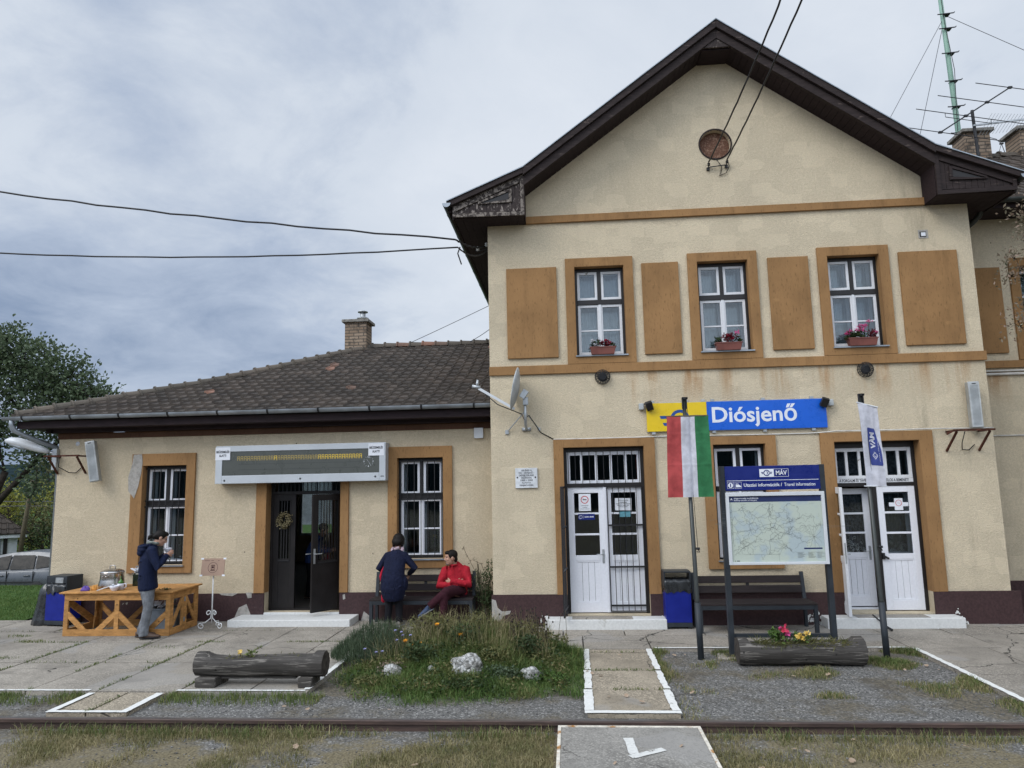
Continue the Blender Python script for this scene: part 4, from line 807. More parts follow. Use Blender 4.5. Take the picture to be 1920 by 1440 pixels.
b = MB(); b.box(-3.76, -3.66, WY - 0.034, WY - 0.0305, 0.0, 0.2)
b = MB()
for pts in ([(-5.98, 0.0), (-5.80, 0.0), (-5.80, 0.12), (-5.88, 0.30), (-6.02, 0.24), (-6.10, 0.06)], [(-3.78, -0.02), (-3.50, -0.02), (-3.64, 0.10), (-3.72, 0.16)], [(-3.14, 0.40), (-3.02, 0.38), (-2.96, 0.43), (-3.06, 0.47), (-3.12, 0.45)], [(-4.10, 0.36), (-4.06, 0.38), (-4.07, 0.46), (-4.11, 0.45)], [(-5.86, 0.40), (-5.79, 0.41), (-5.79, 0.50), (-5.90, 0.50)], [(-6.35, 0.46), (-6.15, 0.44), (-6.05, 0.49), (-6.4, 0.49)]):
    b.prism_xz(pts, WY - 0.0345, WY - 0.0305)
bpart(b, 'bare_render_patch', 'patch')
b = MB(); b.prism_xz([(-8.15, 3.035), (-7.99, 3.04), (-7.97, 2.90), (-7.985, 2.70), (-8.03, 2.45), (-8.10, 2.22), (-8.22, 2.36), (-8.235, 2.62), (-8.17, 2.85)], WY - 0.052, WY - 0.0465); bpart(b, 'bare_render_patch', 'patch')
surround(-7.965, -7.11, 1.0, 2.825, 0.215, 0.165, 0.22, 0.14, WY); window(-7.965, -7.11, 1.0, 2.825, WY, True, False, curtains=False)
surround(-3.13, -2.28, 1.06, 2.86, 0.165, 0.165, 0.20, 0.16, WY); window(-3.13, -2.28, 1.06, 2.86, WY, True, False, curtains=False)
surround(-5.565, -4.17, 0.49, 2.90, 0.19, 0.15, 0.15, 0, WY, 0.17, 'door_surround')
# plants standing on the inner sills show through the panes: built with the plants below
x0, x1, z0, z1 = -5.565, -4.17, 0.15, 2.90; zt = 2.27; yd = WY + 0.175
b = MB(); b.ring(x0 + 0.004, x1 - 0.004, z0, z1 - 0.004, 0.045, 0.045, 0.05, 0, yd, yd + 0.08); b.box(x0 + 0.049, x1 - 0.049, yd, yd + 0.08, zt - 0.035, zt + 0.025); b.box(x0 + 0.049, x1 - 0.049, yd, yd + 0.1, z0, z0 + 0.03)
d3 = bpart(b, 'waiting_room_door', 'steeldoor', bevel=0.003)
def steel_leaf(b, bars, pn, x0, x1, z0, z1, y0, y1):
    zs = z0 + 0.87; st = 0.11
    b.box(x0, x0 + st, y0, y1, z0, z1); b.box(x1 - st, x1, y0, y1, z0, z1); b.box(x0 + st, x1 - st, y0, y1, z1 - 0.11, z1); b.box(x0 + st, x1 - st, y0 + 0.004, y1 - 0.004, z0, zs)
    b.ring(x0 + st - 0.02, x1 - st + 0.02, zs - 0.01, z1 - 0.09, 0.02, 0.02, 0.02, 0.03, y0 - 0.008, y0 - 0.0005)
    n = max(4, int((x1 - x0 - 2 * st) / 0.055))
    for i in range(1, n): x_ = lerp(x0 + st, x1 - st, i / n); bars.box(x_ - 0.006, x_ + 0.006, y0 - 0.004, y0 + 0.008, zs - 0.02, z1 - 0.10)
    bars.box(x0 + st, x1 - st, y0 - 0.016, y0 - 0.0085, zs - 0.03, zs - 0.005); pn.box(x0 + st - 0.005, x1 - st + 0.005, y1 - 0.016, y1 - 0.012, zs - 0.004, z1 - 0.105)
b = MB(); bars = MB(); pn = MB(); steel_leaf(b, bars, pn, x0 + 0.05, -5.09, z0 + 0.032, zt - 0.037, yd + 0.01, yd + 0.055); lf = b.build('door_leaf', 'steeldoor', d3, bevel=0.003); bars.build('leaf_bars', 'bar', lf); pn.build('pane', 'glass_dark', lf)
b = MB(); bars = MB(); pn = MB(); X_ = Matrix.Translation((x1 - 0.048, yd + 0.005, 0)) @ Matrix.Rotation(math.radians(51), 4, 'Z'); b.X = bars.X = pn.X = X_
steel_leaf(b, bars, pn, -0.62, 0.0, z0 + 0.032, zt - 0.037, -0.045, 0.0); lf = b.build('door_leaf', 'steeldoor', d3, bevel=0.003); bars.build('leaf_bars', 'bar', lf); pn.build('pane', 'glass', lf)
b = MB(); b.X = X_; b.box(-0.595, -0.56, -0.053, -0.0455, 1.02, 1.28); b.tube([(-0.577, -0.05, 1.19), (-0.577, -0.10, 1.19), (-0.46, -0.105, 1.19)], 0.009, 8); b.tube([(-0.577, 0.0, 1.19), (-0.577, 0.05, 1.19), (-0.69, 0.055, 1.19)], 0.009, 8); b.build('handle', 'galv', lf)
b = MB(); bars = MB()
for i in range(17): x_ = lerp(x0 + 0.07, x1 - 0.07, i / 16); b.box(x_ - 0.006, x_ + 0.006, yd - 0.012, yd, zt + 0.02, z1 - 0.05)
b.build('transom_bars', 'bar', d3); b = MB(); b.box(x0 + 0.04, x1 - 0.04, yd + 0.04, yd + 0.044, zt + 0.02, z1 - 0.05); b.build('transom_pane', 'glass', d3)
b = MB(); b.box(-5.97, -3.81, -0.02, WY - 0.031, -0.05, 0.115); b.box(-5.565, -4.17, WY - 0.031, WY + 0.40, -0.05, 0.148); o = bpart(b, 'door_step', 'whitewash', bevel=0.012)
b = MB(); b.box(WL, WR_ - 0.003, WY - 0.02, WY - 0.001, 3.36, 3.47); b.box(WL - 0.02, WL - 0.001, WY - 0.02, 9.8, 3.36, 3.47); bpart(b, 'frieze', 'ochre_dark')
# eaves
EXL, EY = -10.30, 0.06
b = MB(); b.box(EXL + 0.10, WR_ - 0.003, 0.10, WY + 0.05, 3.545, 3.565); b.box(EXL + 0.10, WL + 0.05, WY + 0.05, 10.3, 3.545, 3.565); b.box(EXL + 0.10, WR_ - 0.003, 0.10, 0.125, 3.565, 3.68); b.box(EXL + 0.10, EXL + 0.125, 0.125, 10.3, 3.565, 3.68); b.box(WL - 0.06, WR_ - 0.003, WY - 0.16, WY - 0.02, 3.475, 3.545); b.box(WL - 0.16, WL - 0.02, WY - 0.16, 9.8, 3.475, 3.544)
bpart(b, 'eaves', 'soffit')
D_ = 5.32; zw = lambda d: 3.735 + (0.37 * d if d < 2.55 else 0.37 * 2.55 + 0.435 * (d - 2.55))
pw = {'D': D_, 'z': zw}
b = MB(); tile_face(b, (EXL, EY, 0), (WR_ - 0.004, EY, 0), (0, 1, 0), pw, lambda d: d, lambda d: 0); YE = EY + 2 * D_
tile_face(b, (EXL, YE, 0), (EXL, EY, 0), (1, 0, 0), pw, lambda d: d, lambda d: d); tile_face(b, (WR_ - 0.004, YE, 0), (EXL, YE, 0), (0, -1, 0), pw, lambda d: 0, lambda d: d)
wroof = bpart(b, 'wing_roof', 'tile')
b = MB(); q1 = lambda d: zw(d) - 0.03
b.add([(EXL + .05, EY + .05, q1(0.05)), (WR_ - .004, EY + .05, q1(0.05)), (WR_ - .004, EY + D_, q1(D_)), (EXL + D_, EY + D_, q1(D_)), (EXL + .05, YE - .05, q1(.05)), (WR_ - .004, YE - .05, q1(.05)), (EXL + 2.55, EY + 2.55, q1(2.55)), (WR_ - .004, EY + 2.55, q1(2.55)), (EXL + 2.55, YE - 2.55, q1(2.55)), (WR_ - .004, YE - 2.55, q1(2.55))], [(0, 1, 7, 6), (6, 7, 2, 3), (4, 0, 6, 8), (8, 6, 3), (5, 4, 8, 9), (9, 8, 3, 2)]); b.build('roof_deck', 'soffit', wroof)
b = MB()
def ridge_caps(b, p, q_, n):
    p, q_ = Vector(p), Vector(q_); d = (q_ - p); d.normalize(); sd = d.cross(Vector((0, 0, 1))).normalized(); up = sd.cross(d); ln = (q_ - p).length / n
    for i in range(n):
        a = p + d * ln * i + Vector((0, 0, R.uniform(-0.008, 0.008))); r0_, r1 = 0.125, 0.105; rings = []
        for t, r_ in ((0.0, r0_ + 0.022), (0.10, r0_ + 0.022), (0.101, r0_), (1.08, r1)):
            c_ = a + d * ln * t; rings.append([c_ + sd * math.cos(u) * r_ + up * (math.sin(u) * r_ - 0.05) for u in [math.pi * k / 8 for k in range(9)]] + [c_ - up * 0.09])
        b.loft(rings)
hz = lambda d: (EXL + d, EY + d, zw(d) + 0.055)
ridge_caps(b, hz(0.05), hz(2.55), 12); ridge_caps(b, hz(2.55), hz(D_), 13); ridge_caps(b, (EXL + D_, EY + D_, zw(D_) + 0.05), (WR_ - 0.01, EY + D_, zw(D_) + 0.05), 11)
hb = lambda d: (EXL + d, YE - d, zw(d) + 0.055); ridge_caps(b, hb(0.05), hb(D_), 25)
b.build('ridge_tiles', 'ridge', wroof)
# gutter with hooks and the elbowed downpipe
b = MB(); gp = [(0.07 * math.cos(a), 0.07 * math.sin(a)) for a in [math.pi + math.pi * i / 10 for i in range(11)]]; gi = [(0.066 * math.cos(a), 0.066 * math.sin(a)) for a in [2 * math.pi - math.pi * i / 10 for i in range(11)]]
b.loft([[(x, 0.015 + p[0], 3.755 + p[1]) for p in gp + gi] for x in fr(EXL - 0.10, WR_ - 0.004, 1.0)]); gt = bpart(b, 'gutter', 'zinc')
b = MB()
for i in range(10): x = -10.02 + i * 0.93; b.loft([[(x + t, 0.015 + p[0] * 1.06, 3.755 + p[1] * 1.06) for p in gp[:6] + [(gp[5][0] * 0.85, gp[5][1] * 0.85), (gp[0][0] * 0.85, gp[0][1] * 0.85)]] for t in (0, 0.035)]); b.box(x, x + 0.035, -0.062, 0.06, 3.752, 3.768)
b.build('gutter_hook', 'bar', gt)
b = MB(); b.smooth = True; b.tube([(EXL + 0.05, 0.02, 3.72), (EXL + 0.05, 0.03, 3.60), (EXL + 0.09, 0.08, 3.50), (EXL + 0.20, 0.18, 3.42), (WL - 0.07, 0.60, 3.20), (WL - 0.06, 0.66, 3.10), (WL - 0.06, 0.66, 0.1)], 0.045, 12)
for i in range(9): t = i / 8; c_ = Vector((EXL + 0.05 + 0.02 * t, 0.03 + 0.05 * t, 3.60 - 0.10 * t)); b.tube([c_, c_ + Vector((0.002, 0.004, -0.006))], 0.049, 12)
b.build('downpipe', 'zinc', gt)
# chimneys
def chimney(x, y, zb, ztp, wx, wy, cap=True, name='chimney'):
    b = MB(); b.box(x - wx / 2, x + wx / 2, y - wy / 2, y + wy / 2, zb, ztp); ch = bpart(b, name, 'brick')
    b = MB(); b.box(x - wx / 2 - 0.07, x + wx / 2 + 0.07, y - wy / 2 - 0.07, y + wy / 2 + 0.07, ztp, ztp + 0.075); b.build('chimney_cap', 'concrete_cap', ch, bevel=0.01); return ch
ch = chimney(-5.33, 5.35, 5.2, 6.52, 0.56, 0.50)
b = MB(); b.smooth = True; cx, cyy = -5.22, 5.35; b.cyl((cx, cyy, 6.58), (cx, cyy, 6.86), 0.07)
b.lathe([(0.02, 6.70), (0.15, 6.66), (0.15, 6.68), (0.02, 6.735)], (cx, cyy, 0)); b.lathe([(0.02, 6.86), (0.13, 6.83), (0.13, 6.85), (0.01, 6.895)], (cx, cyy, 0)); b.build('flue_cowl', 'galv', ch)

# ================================================================== rear range on the right
RY = 1.12
HR = [(8.35, 9.22, 4.54, 6.14), (8.3, 9.2, 1.03, 2.9)]
b = MB(); wall_cells(b, XR, 14.0, -0.1, 7.15, HR, RY, RY + 0.4); b.box(13.6, 14.0, RY + 0.4, 5.0, -0.1, 7.15); b.box(XR, 14.0, 5.0, 5.4, -0.1, 7.15); bpart(b, 'rear_range_wall', 'plaster')
b = MB(); b.box(XR + 0.121, 14.0, RY - 0.04, RY - 0.001, -0.12, 0.505); bpart(b, 'plinth', 'plinth')
b = MB(); b.box(XR + 0.025, 14.0, RY - 0.045, RY - 0.001, 4.255, 4.385); bpart(b, 'string_course', 'ochre')
for x0, x1 in ((7.36, 8.02), (9.55, 10.2)): b = MB(); b.box(x0, x1, RY - 0.042, RY - 0.001, 4.525, 6.13); bpart(b, 'ochre_panel', 'ochre', bevel=0.006)
surround(8.35, 9.22, 4.54, 6.14, 0.16, 0.16, 0.155, 0.145, RY); window(8.35, 9.22, 4.54, 6.14, RY, False, True)
surround(8.3, 9.2, 1.03, 2.9, 0.17, 0.17, 0.13, 0.14, RY); window(8.3, 9.2, 1.03, 2.9, RY, False, False, curtains=False)
pr_ = {'D': 2.62, 'z': lambda d: 7.23 + 0.735 * d}
b = MB(); tile_face(b, (ER[0] - 1.4, 0.48, 0), (14.2, 0.48, 0), (0, 1, 0), pr_, lambda d: 0, lambda d: 0); tile_face(b, (14.2, 5.72, 0), (ER[0] - 1.4, 5.72, 0), (0, -1, 0), pr_, lambda d: 0, lambda d: 0); rr = bpart(b, 'rear_roof', 'tile')
b = MB(); ridge_caps(b, (6.3, 3.1, 9.18), (14.2, 3.1, 9.18), 20); b.build('ridge_tiles', 'ridge', rr)
b = MB(); b.add([(6.2, .5, 7.2), (14.2, .5, 7.2), (14.2, 3.1, 9.11), (6.2, 3.1, 9.11), (14.2, 5.7, 7.2), (6.2, 5.7, 7.2)], [(0, 1, 2, 3), (3, 2, 4, 5)]); b.build('roof_deck', 'soffit', rr)
b = MB(); b.box(XR + 0.01, 14.2, 0.52, RY + 0.05, 7.06, 7.08); b.box(XR + 0.01, 14.2, 0.52, 0.545, 7.08, 7.20); bpart(b, 'eaves', 'soffit')
b = MB(); b.loft([[(x, 0.44 + p[0], 7.20 + p[1]) for p in gp + gi] for x in (7.35, 10, 14.2)]); gt = bpart(b, 'gutter', 'zinc_dark')
b = MB(); b.smooth = True; b.tube([(7.45, 0.44, 7.14), (7.45, 0.45, 7.02), (7.43, 0.50, 6.92), (7.36, 0.60, 6.83), (7.12, 0.98, 6.62), (7.06, 1.06, 6.55), (7.06, 1.06, 0.1)], 0.048, 12); b.build('downpipe', 'zinc_dark', gt)
chimney(8.98, 3.15, 8.7, 9.66, 0.52, 0.5); chimney(10.15, 3.15, 8.7, 9.66, 0.62, 0.5)
# ================================================================== things fixed to the walls
def logo(b, cx, cz, y, w_, X=None, inner=None):
    """winged wheel emblem: ring open to one side with two wing bars each way"""
    k = w_ / 1.3; n = 28
    def pr(pts, t=0.0):
        old = b.X
        if X is not None: b.X = X
        if X is None: b.prism_xz([(cx + p[0] * k, cz + p[1] * k) for p in pts], y - 0.002 - t, y)
        else: b.add([(cx + p[0] * k, cz + p[1] * k, 0.002 + t) for p in pts], [tuple(range(len(pts)))])
        b.X = old
    def arc(r0_, r1, a0, a1, m=20):
        for i in range(m):
            u, v_ = lerp(a0, a1, i / m), lerp(a0, a1, (i + 1) / m); pr([(r0_ * math.cos(u), r0_ * math.sin(u)), (r0_ * math.cos(v_), r0_ * math.sin(v_)), (r1 * math.cos(v_), r1 * math.sin(v_)), (r1 * math.cos(u), r1 * math.sin(u))][::-1 if False else 1])
    arc(0.26, 0.36, math.radians(12), math.radians(168)); arc(0.26, 0.36, math.radians(192), math.radians(348)); arc(0.10, 0.17, math.radians(-100), math.radians(100))
    for sx in (-1, 1):
        pr([(sx * 0.33, 0.03), (sx * 0.60, 0.03), (sx * 0.66, 0.11), (sx * 0.30, 0.11)][::sx]); pr([(sx * 0.30, -0.11), (sx * 0.54, -0.11), (sx * 0.60, -0.03), (sx * 0.33, -0.03)][::sx])
def screw_row(b, pts, y, r=0.012):
    for x, z in pts: b.lathe([(0.001, -0.004), (r, -0.004), (r, 0.0), (0.001, 0.0)], (x, y, z), 10, 'Y')

t = thing('station_sign', 'blue and yellow station name sign on the main front', 'sign', (2.83, 0, 3.43)); W0 = Vector((-2.83, 0, -3.43))
def at(t, b, name, mats, **k):
    o = b.build(name, mats, t, **k); o.location = -Vector(t.location) if t.rotation_euler.z == 0 else (0, 0, 0); return o
b = MB(); b.box(1.34, 2.352, -0.055, -0.03, 3.18, 3.665); at(t, b, 'yellow_panel', 'yellow_sign', bevel=0.003)
b = MB(); b.box(2.354, 4.32, -0.055, -0.03, 3.18, 3.665); at(t, b, 'blue_panel', 'blue_sign', bevel=0.003)
b = MB(); b.box(1.335, 4.325, -0.030, -0.012, 3.17, 3.18); b.box(1.335, 4.325, -0.030, -0.012, 3.665, 3.675)
for x in (1.45, 2.02, 2.30, 2.46, 3.30, 4.10):
    for z in (3.155, 3.69): b.box(x - 0.03, x + 0.03, -0.04, -0.001, z - 0.02, z + 0.02)
at(t, b, 'mounting_bracket', 'galv')
b = MB(); textmesh(b, 'Diósjenő', 0.365, FX(3.13, -0.0555, 3.425), 0.007, width=1.40); at(t, b, 'lettering', 'white_sign')
b = MB()   # large winged wheel, half hidden by the flag
def P2(pts): b.prism_xz([(1.86 + p[0], 3.40 + p[1]) for p in pts], -0.0575, -0.0552)
P2([(-0.30, 0.045), (-0.285, -0.005), (-0.04, -0.005), (-0.02, 0.045)]); P2([(-0.255, -0.075), (-0.23, -0.125), (0.02, -0.125), (0.02, -0.075)]); P2([(0.16, 0.045), (0.17, -0.005), (0.32, -0.005), (0.345, 0.045)]); P2([(0.16, -0.075), (0.16, -0.125), (0.27, -0.125), (0.295, -0.075)])
for i in range(22):
    u, v_ = math.radians(lerp(-10, 172, i / 22)), math.radians(lerp(-10, 172, (i + 1) / 22)); P2([(r_ * math.cos(a) + 0.04, r_ * math.sin(a) - 0.02) for r_, a in ((0.115, u), (0.115, v_), (0.165, v_), (0.165, u))])
for i in range(14):
    u, v_ = math.radians(lerp(-70, 85, i / 14)), math.radians(lerp(-70, 85, (i + 1) / 14)); P2([(r_ * math.cos(a) + 0.01, r_ * math.sin(a) - 0.05) for r_, a in ((0.055, u), (0.055, v_), (0.10, v_), (0.10, u))])
at(t, b, 'emblem', 'logo_blue')
def floodlight(x, z, sgn, label):
    t = thing('floodlight', label, 'lamp', (x, -0.02, z), group='small floodlights at the sign ends')
    b = MB(); b.box(-0.085, 0.0, -0.055, 0.015, -0.075, 0.035); b.X = None; o = b.build('ballast_box', 'greyplastic', t, bevel=0.012); o.location = (0 if sgn > 0 else 0.085, 0, 0)
    b = MB(); b.beam((0.0, -0.02, 0.02), (sgn * 0.07, -0.06, 0.03), 0.02, 0.02); b.build('arm', 'bar', t)
    b = MB(); M = Matrix.Rotation(math.radians(-18 * sgn), 3, 'Y') @ Matrix.Rotation(math.radians(30), 3, 'X'); c_ = Vector((sgn * 0.085, -0.11, -0.02)); b.obox(c_, 0.11, 0.075, 0.15, M)
    for i in range(5): b.obox(c_ + M @ Vector((0, 0.045, -0.06 + 0.03 * i)), 0.10, 0.02, 0.006, M)
    b.build('lamp_head', 'bar', t, bevel=0.004)
floodlight(1.30, 3.635, 1, 'small black floodlight at the yellow end of the sign'); floodlight(4.36, 3.615, -1, 'small black floodlight at the blue end of the sign')

def flue(x, z, label):
    t = thing('flue_vent', label, 'vent', (x, 0, z), group='round black flue vents')
    b = MB(); b.smooth = True; b.lathe([(0.01, -0.075), (0.045, -0.078), (0.05, -0.07), (0.05, -0.05), (0.01, -0.05)], (0, -0.05, 0), 24, 'Y'); b.lathe([(0.045, 0.03), (0.075, 0.028), (0.08, 0.0), (0.06, -0.02)], (0, -0.02, 0), 24, 'Y'); b.build('burner_cap', 'cast', t)
    b = MB()
    for r_, h in ((0.130, -0.028), (0.118, -0.066), (0.092, -0.096), (0.058, -0.114)): b.tube([(r_ * math.cos(a), h, r_ * math.sin(a)) for a in [2 * math.pi * i / 28 for i in range(29)]], 0.0055, 6)
    for i in range(16):
        a = 2 * math.pi * i / 16; b.tube([(r_ * math.cos(a), h, r_ * math.sin(a)) for r_, h in ((0.130, -0.006), (0.130, -0.028), (0.118, -0.066), (0.092, -0.096), (0.058, -0.114))], 0.0055, 5)
    b.lathe([(0.001, -0.122), (0.055, -0.118), (0.062, -0.108), (0.001, -0.104)], (0, 0, 0), 20, 'Y'); b.build('guard_cage', 'cast', t)
flue(0.62, 4.155, 'round black flue vent under the leftmost upper window'); flue(5.02, 4.14, 'round black flue vent under the rightmost upper window')

t = thing('memorial_plaque', 'white marble plaque with carved lettering left of the grille door', 'plaque', (-0.74, 0, 2.44))
b = MB(); b.box(-0.93, -0.55, -0.035, -0.006, 2.275, 2.615); at(t, b, 'slab', 'marble', bevel=0.004)
b = MB()
for i, (s_, sz, wd) in enumerate((('100 ÉVES A', .040, .18), ('VÁC – DIÓSJENŐ –', .040, .27), ('DRÉGELYPALÁNK', .042, .26), ('VASÚTVONAL', .040, .19), ('1909 – 2009', .042, .21), ('ÁLLÍTOTTA:', .032, .16), ('DIÓSJENŐ KÖZSÉG', .034, .23))): textmesh(b, s_, sz, FX(-0.74, -0.0355, 2.572 - i * 0.042), 0.0006, width=wd)
at(t, b, 'inscription', 'ink'); b = MB(); b.smooth = True
for x in (-0.895, -0.585): b.sph((x, -0.037, 2.455), 0.014, 0.008, 0.014)
at(t, b, 'rosette', 'ink')

def loudspeaker(x, y, z, lean, rz, label):
    t = thing('column_loudspeaker', label, 'loudspeaker', (x, y, z), rz, group='grey column loudspeakers'); X_ = Matrix.Rotation(lean, 4, 'Y')
    b = MB(); b.X = X_; b.box(-0.085, 0.085, -0.07, 0.07, -0.38, 0.38); b.build('cabinet', 'galv', t, bevel=0.012)
    b = MB(); b.X = X_; b.ring(-0.078, 0.078, -0.365, 0.365, 0.02, 0.02, 0.045, 0.02, -0.079, -0.0705)
    for i in range(34): z_ = lerp(-0.34, 0.315, i / 33); b.box(-0.058, 0.058, -0.0765, -0.0705, z_ - 0.0045, z_ + 0.0045)
    b.build('grille', 'greyplastic', t); b = MB(); b.X = X_; b.box(-0.03, 0.03, -0.0805, -0.079, 0.335, 0.35); b.build('badge', 'ink', t)
    return t
loudspeaker(-8.845, 0.36, 2.92, math.radians(-10), math.radians(14), 'leaning grey column loudspeaker high on the low wing wall'); loudspeaker(6.64, -0.14, 3.48, math.radians(0), math.radians(-10), 'upright grey column loudspeaker near the right corner of the main front')
def bracket(x0, x1, y, z, label, full):
    t = thing('wall_bracket', label, 'bracket', ((x0 + x1) / 2, y, z), group='rusty wall brackets'); hw = (x1 - x0) / 2; d = 0.34
    b = MB()
    b.box(-hw, hw, -d - 0.03, -d, -0.015, 0.015)
    for sx in (-hw + 0.06, hw - 0.06): b.box(sx - 0.015, sx + 0.015, -d, -0.003, -0.016, 0.012)
    if not full: b.beam((-hw, -d - 0.015, 0.0), (-hw - 0.10, -d + 0.02, -0.06), 0.03, 0.03)
    b.build('frame', 'rust', t)
    for sx in (-hw + 0.06, hw - 0.06): b = MB(); b.beam((sx, -d + 0.02, -0.02), (sx - 0.03, -0.01, -0.32), 0.028, 0.028); b.build('strut', 'rust', t)
    b = MB(); b.smooth = True; b.tube([(-0.12, -0.30, -0.02), (-0.14, -0.22, -0.2), (-0.06, -0.05, -0.30), (0.06, -0.02, -0.31), (0.16, -0.02, -0.22)], 0.008, 6); b.build('cable_loop', 'cable', t)
bracket(-9.70, -9.02, WY, 3.03, 'rusty iron bracket at the left end of the wing wall', True); bracket(6.17, 6.80, 0.0, 3.06, 'rusty iron bracket below the right loudspeaker', False)

t = thing('satellite_dish', 'pale grey satellite dish seen edge-on at the left corner of the main front', 'satellite dish', (-0.72, 0, 3.3))
b = MB(); b.smooth = True; b.tube([(0.0, -0.02, -0.02), (0.0, -0.12, 0.0), (0.0, -0.24, 0.06), (0.0, -0.27, 0.15), (0.0, -0.27, 0.50)], 0.026, 10); b.obox((0, -0.015, -0.02), 0.15, 0.03, 0.06); b.build('mast', 'galv', t)
b = MB(); b.tube([(0.0, -0.25, 0.28), (-0.33, -0.02, -0.05)], 0.010, 6); b.obox((-0.34, -0.015, -0.06), 0.06, 0.03, 0.07); b.tube([(0.0, -0.26, 0.25), (0.22, -0.02, -0.02)], 0.008, 6); b.obox((0.22, -0.015, -0.02), 0.04, 0.03, 0.05); b.build('brace', 'galv', t)
n_ = Vector((-0.975, 0.03, 0.19)).normalized(); ctr = Vector((-0.16, -0.31, 0.66)); u_ = n_.cross(Vector((0, 0, 1))).normalized(); v__ = u_.cross(n_)
b = MB(); b.smooth = True; rings = []
for r_, dp in ((0.01, -0.065), (0.12, -0.058), (0.24, -0.035), (0.34, 0.0), (0.345, 0.012), (0.335, 0.018), (0.24, -0.022), (0.12, -0.046), (0.01, -0.053)): rings.append([ctr + (u_ * math.cos(a) * 0.92 + v__ * math.sin(a) * 1.06) * r_ + n_ * dp for a in [2 * math.pi * i / 36 for i in range(36)]])
b.loft(rings); b.build('reflector', 'greyplastic', t)
b = MB(); b.obox(ctr - n_ * 0.12 + Vector((0.03, 0.0, -0.08)), 0.10, 0.08, 0.15, Matrix.Rotation(0.6, 3, 'Y')); b.obox((0.01, -0.27, 0.44), 0.09, 0.09, 0.13); b.build('mount', 'galv', t, bevel=0.004)
b = MB(); b.beam(ctr - v__ * 0.36 + n_ * 0.01 + Vector((0.06, 0, 0)), ctr + n_ * 0.62 - v__ * 0.10, 0.032, 0.045); b.build('feed_arm', 'alu_white', t)
b = MB(); b.smooth = True; e_ = ctr + n_ * 0.66 - v__ * 0.08; b.tube([e_ + n_ * 0.08, e_ - n_ * 0.06], 0.03, 10); b.tube([e_, e_ + Vector((0.02, 0, 0.12))], 0.022, 8); b.build('feed_horn', 'galv', t)
b = MB(); b.smooth = True; pts = [e_ + Vector((0.02, 0, -0.02)), ctr + n_ * 0.25 - v__ * 0.32, Vector((-0.06, -0.30, 0.22)), Vector((-0.02, -0.28, 0.13)), Vector((0.06, -0.24, 0.20)), Vector((0.16, -0.12, 0.05)), Vector((0.24, -0.02, -0.08)), Vector((0.46, -0.012, -0.20))]; b.tube(pts, 0.0085, 6); tag(b.build('antenna_cable', 'cable', t))

t = thing('departure_board', 'long silver departure board with an olive display above the wing door', 'departure board', (-4.87, WY, 2.8)); fx = WY - 0.25
b = MB(); b.ring(-6.45, -3.285, 2.455, 3.14, 0.125, 0.115, 0.105, 0.145, fx, fx + 0.02); b.box(-6.45, -3.285, fx + 0.021, WY - 0.002, 2.455, 3.14); at(t, b, 'casing', 'alu', bevel=0.006)
b = MB(); b.box(-6.326, -3.399, fx + 0.012, fx + 0.0205, 2.599, 3.036); at(t, b, 'display', 'screen')
for i in range(37):
    b = MB()
    x = lerp(-6.02, -3.745, i / 36); hi = i in (11,) or i >= 24; bb = b; w2, h2, tk = 0.022, 0.040, 0.0072
    for (xa, xb, za, zb) in ((-w2, w2, h2 - tk, h2), (-w2, w2, -tk / 2, tk / 2), (-w2, -w2 + tk, -h2, -tk / 2), (-w2, -w2 + tk, tk / 2, h2 - tk), (w2 - tk, w2, -h2, -tk / 2), (w2 - tk, w2, tk / 2, h2 - tk)): bb.box(x + xa, x + xb, fx + 0.0105, fx + 0.0118, 2.905 + za, 2.905 + zb)
    at(t, b, 'lit_character', 'amber' if hi else 'amber_dim')
b = MB(); cx, cz = -3.60, 2.80
for h in range(12):
    a = math.pi / 2 - h * math.pi / 6
    if h % 3: b.beam((cx + 0.075 * math.cos(a), fx + 0.010, cz + 0.075 * math.sin(a)), (cx + 0.098 * math.cos(a), fx + 0.010, cz + 0.098 * math.sin(a)), 0.002, 0.007, (0, 1, 0))
    else: textmesh(b, {0: '12', 3: '3', 6: '6', 9: '9'}[h], 0.042, FX(cx + 0.083 * math.cos(a), fx + 0.0112, cz + 0.083 * math.sin(a)), 0.0004)
for a, l_ in ((math.radians(128), 0.052), (math.radians(-57), 0.085)): b.beam((cx - 0.015 * math.cos(a), fx + 0.009, cz - 0.015 * math.sin(a)), (cx + l_ * math.cos(a), fx + 0.009, cz + l_ * math.sin(a)), 0.002, 0.008, (0, 1, 0))
at(t, b, 'clock_face', 'white_sign')
b = MB(); textmesh(b, 'AEG', 0.032, FX(-3.345, fx - 0.0005, 2.535), 0.0006); screw_row(b, ((-6.27, 2.51), (-4.85, 2.52), (-3.47, 2.53)), fx, 0.018); at(t, b, 'lock_and_mark', 'ink')
b = MB()
for z in (2.80, 2.70): b.box(-6.02, -3.75, fx + 0.0108, fx + 0.0112, z, z + 0.003)
at(t, b, 'row_line', 'ink')
def notice(x0, x1, z0, z1, y, lines, label, name='paper_notice', mat='paper', cat='notice', tilt=0.0, extra=None, ink='ink', group=None):
    t = thing(name, label, cat, ((x0 + x1) / 2, y, (z0 + z1) / 2), group=group); w2, h2 = (x1 - x0) / 2, (z1 - z0) / 2
    Xr = Matrix.Rotation(tilt, 4, 'Y'); b = MB(); b.X = Xr; b.box(-w2, w2, -0.002, 0, -h2, h2); b.build('sheet', mat, t); b = MB()
    for s_, sz, zz, wd in lines: textmesh(b, s_, sz, Xr @ FX(0, -0.0024, zz), sz * 0.03, width=wd)
    if lines: b.build('print', ink, t)
    if extra: extra(t, Xr)
    return t
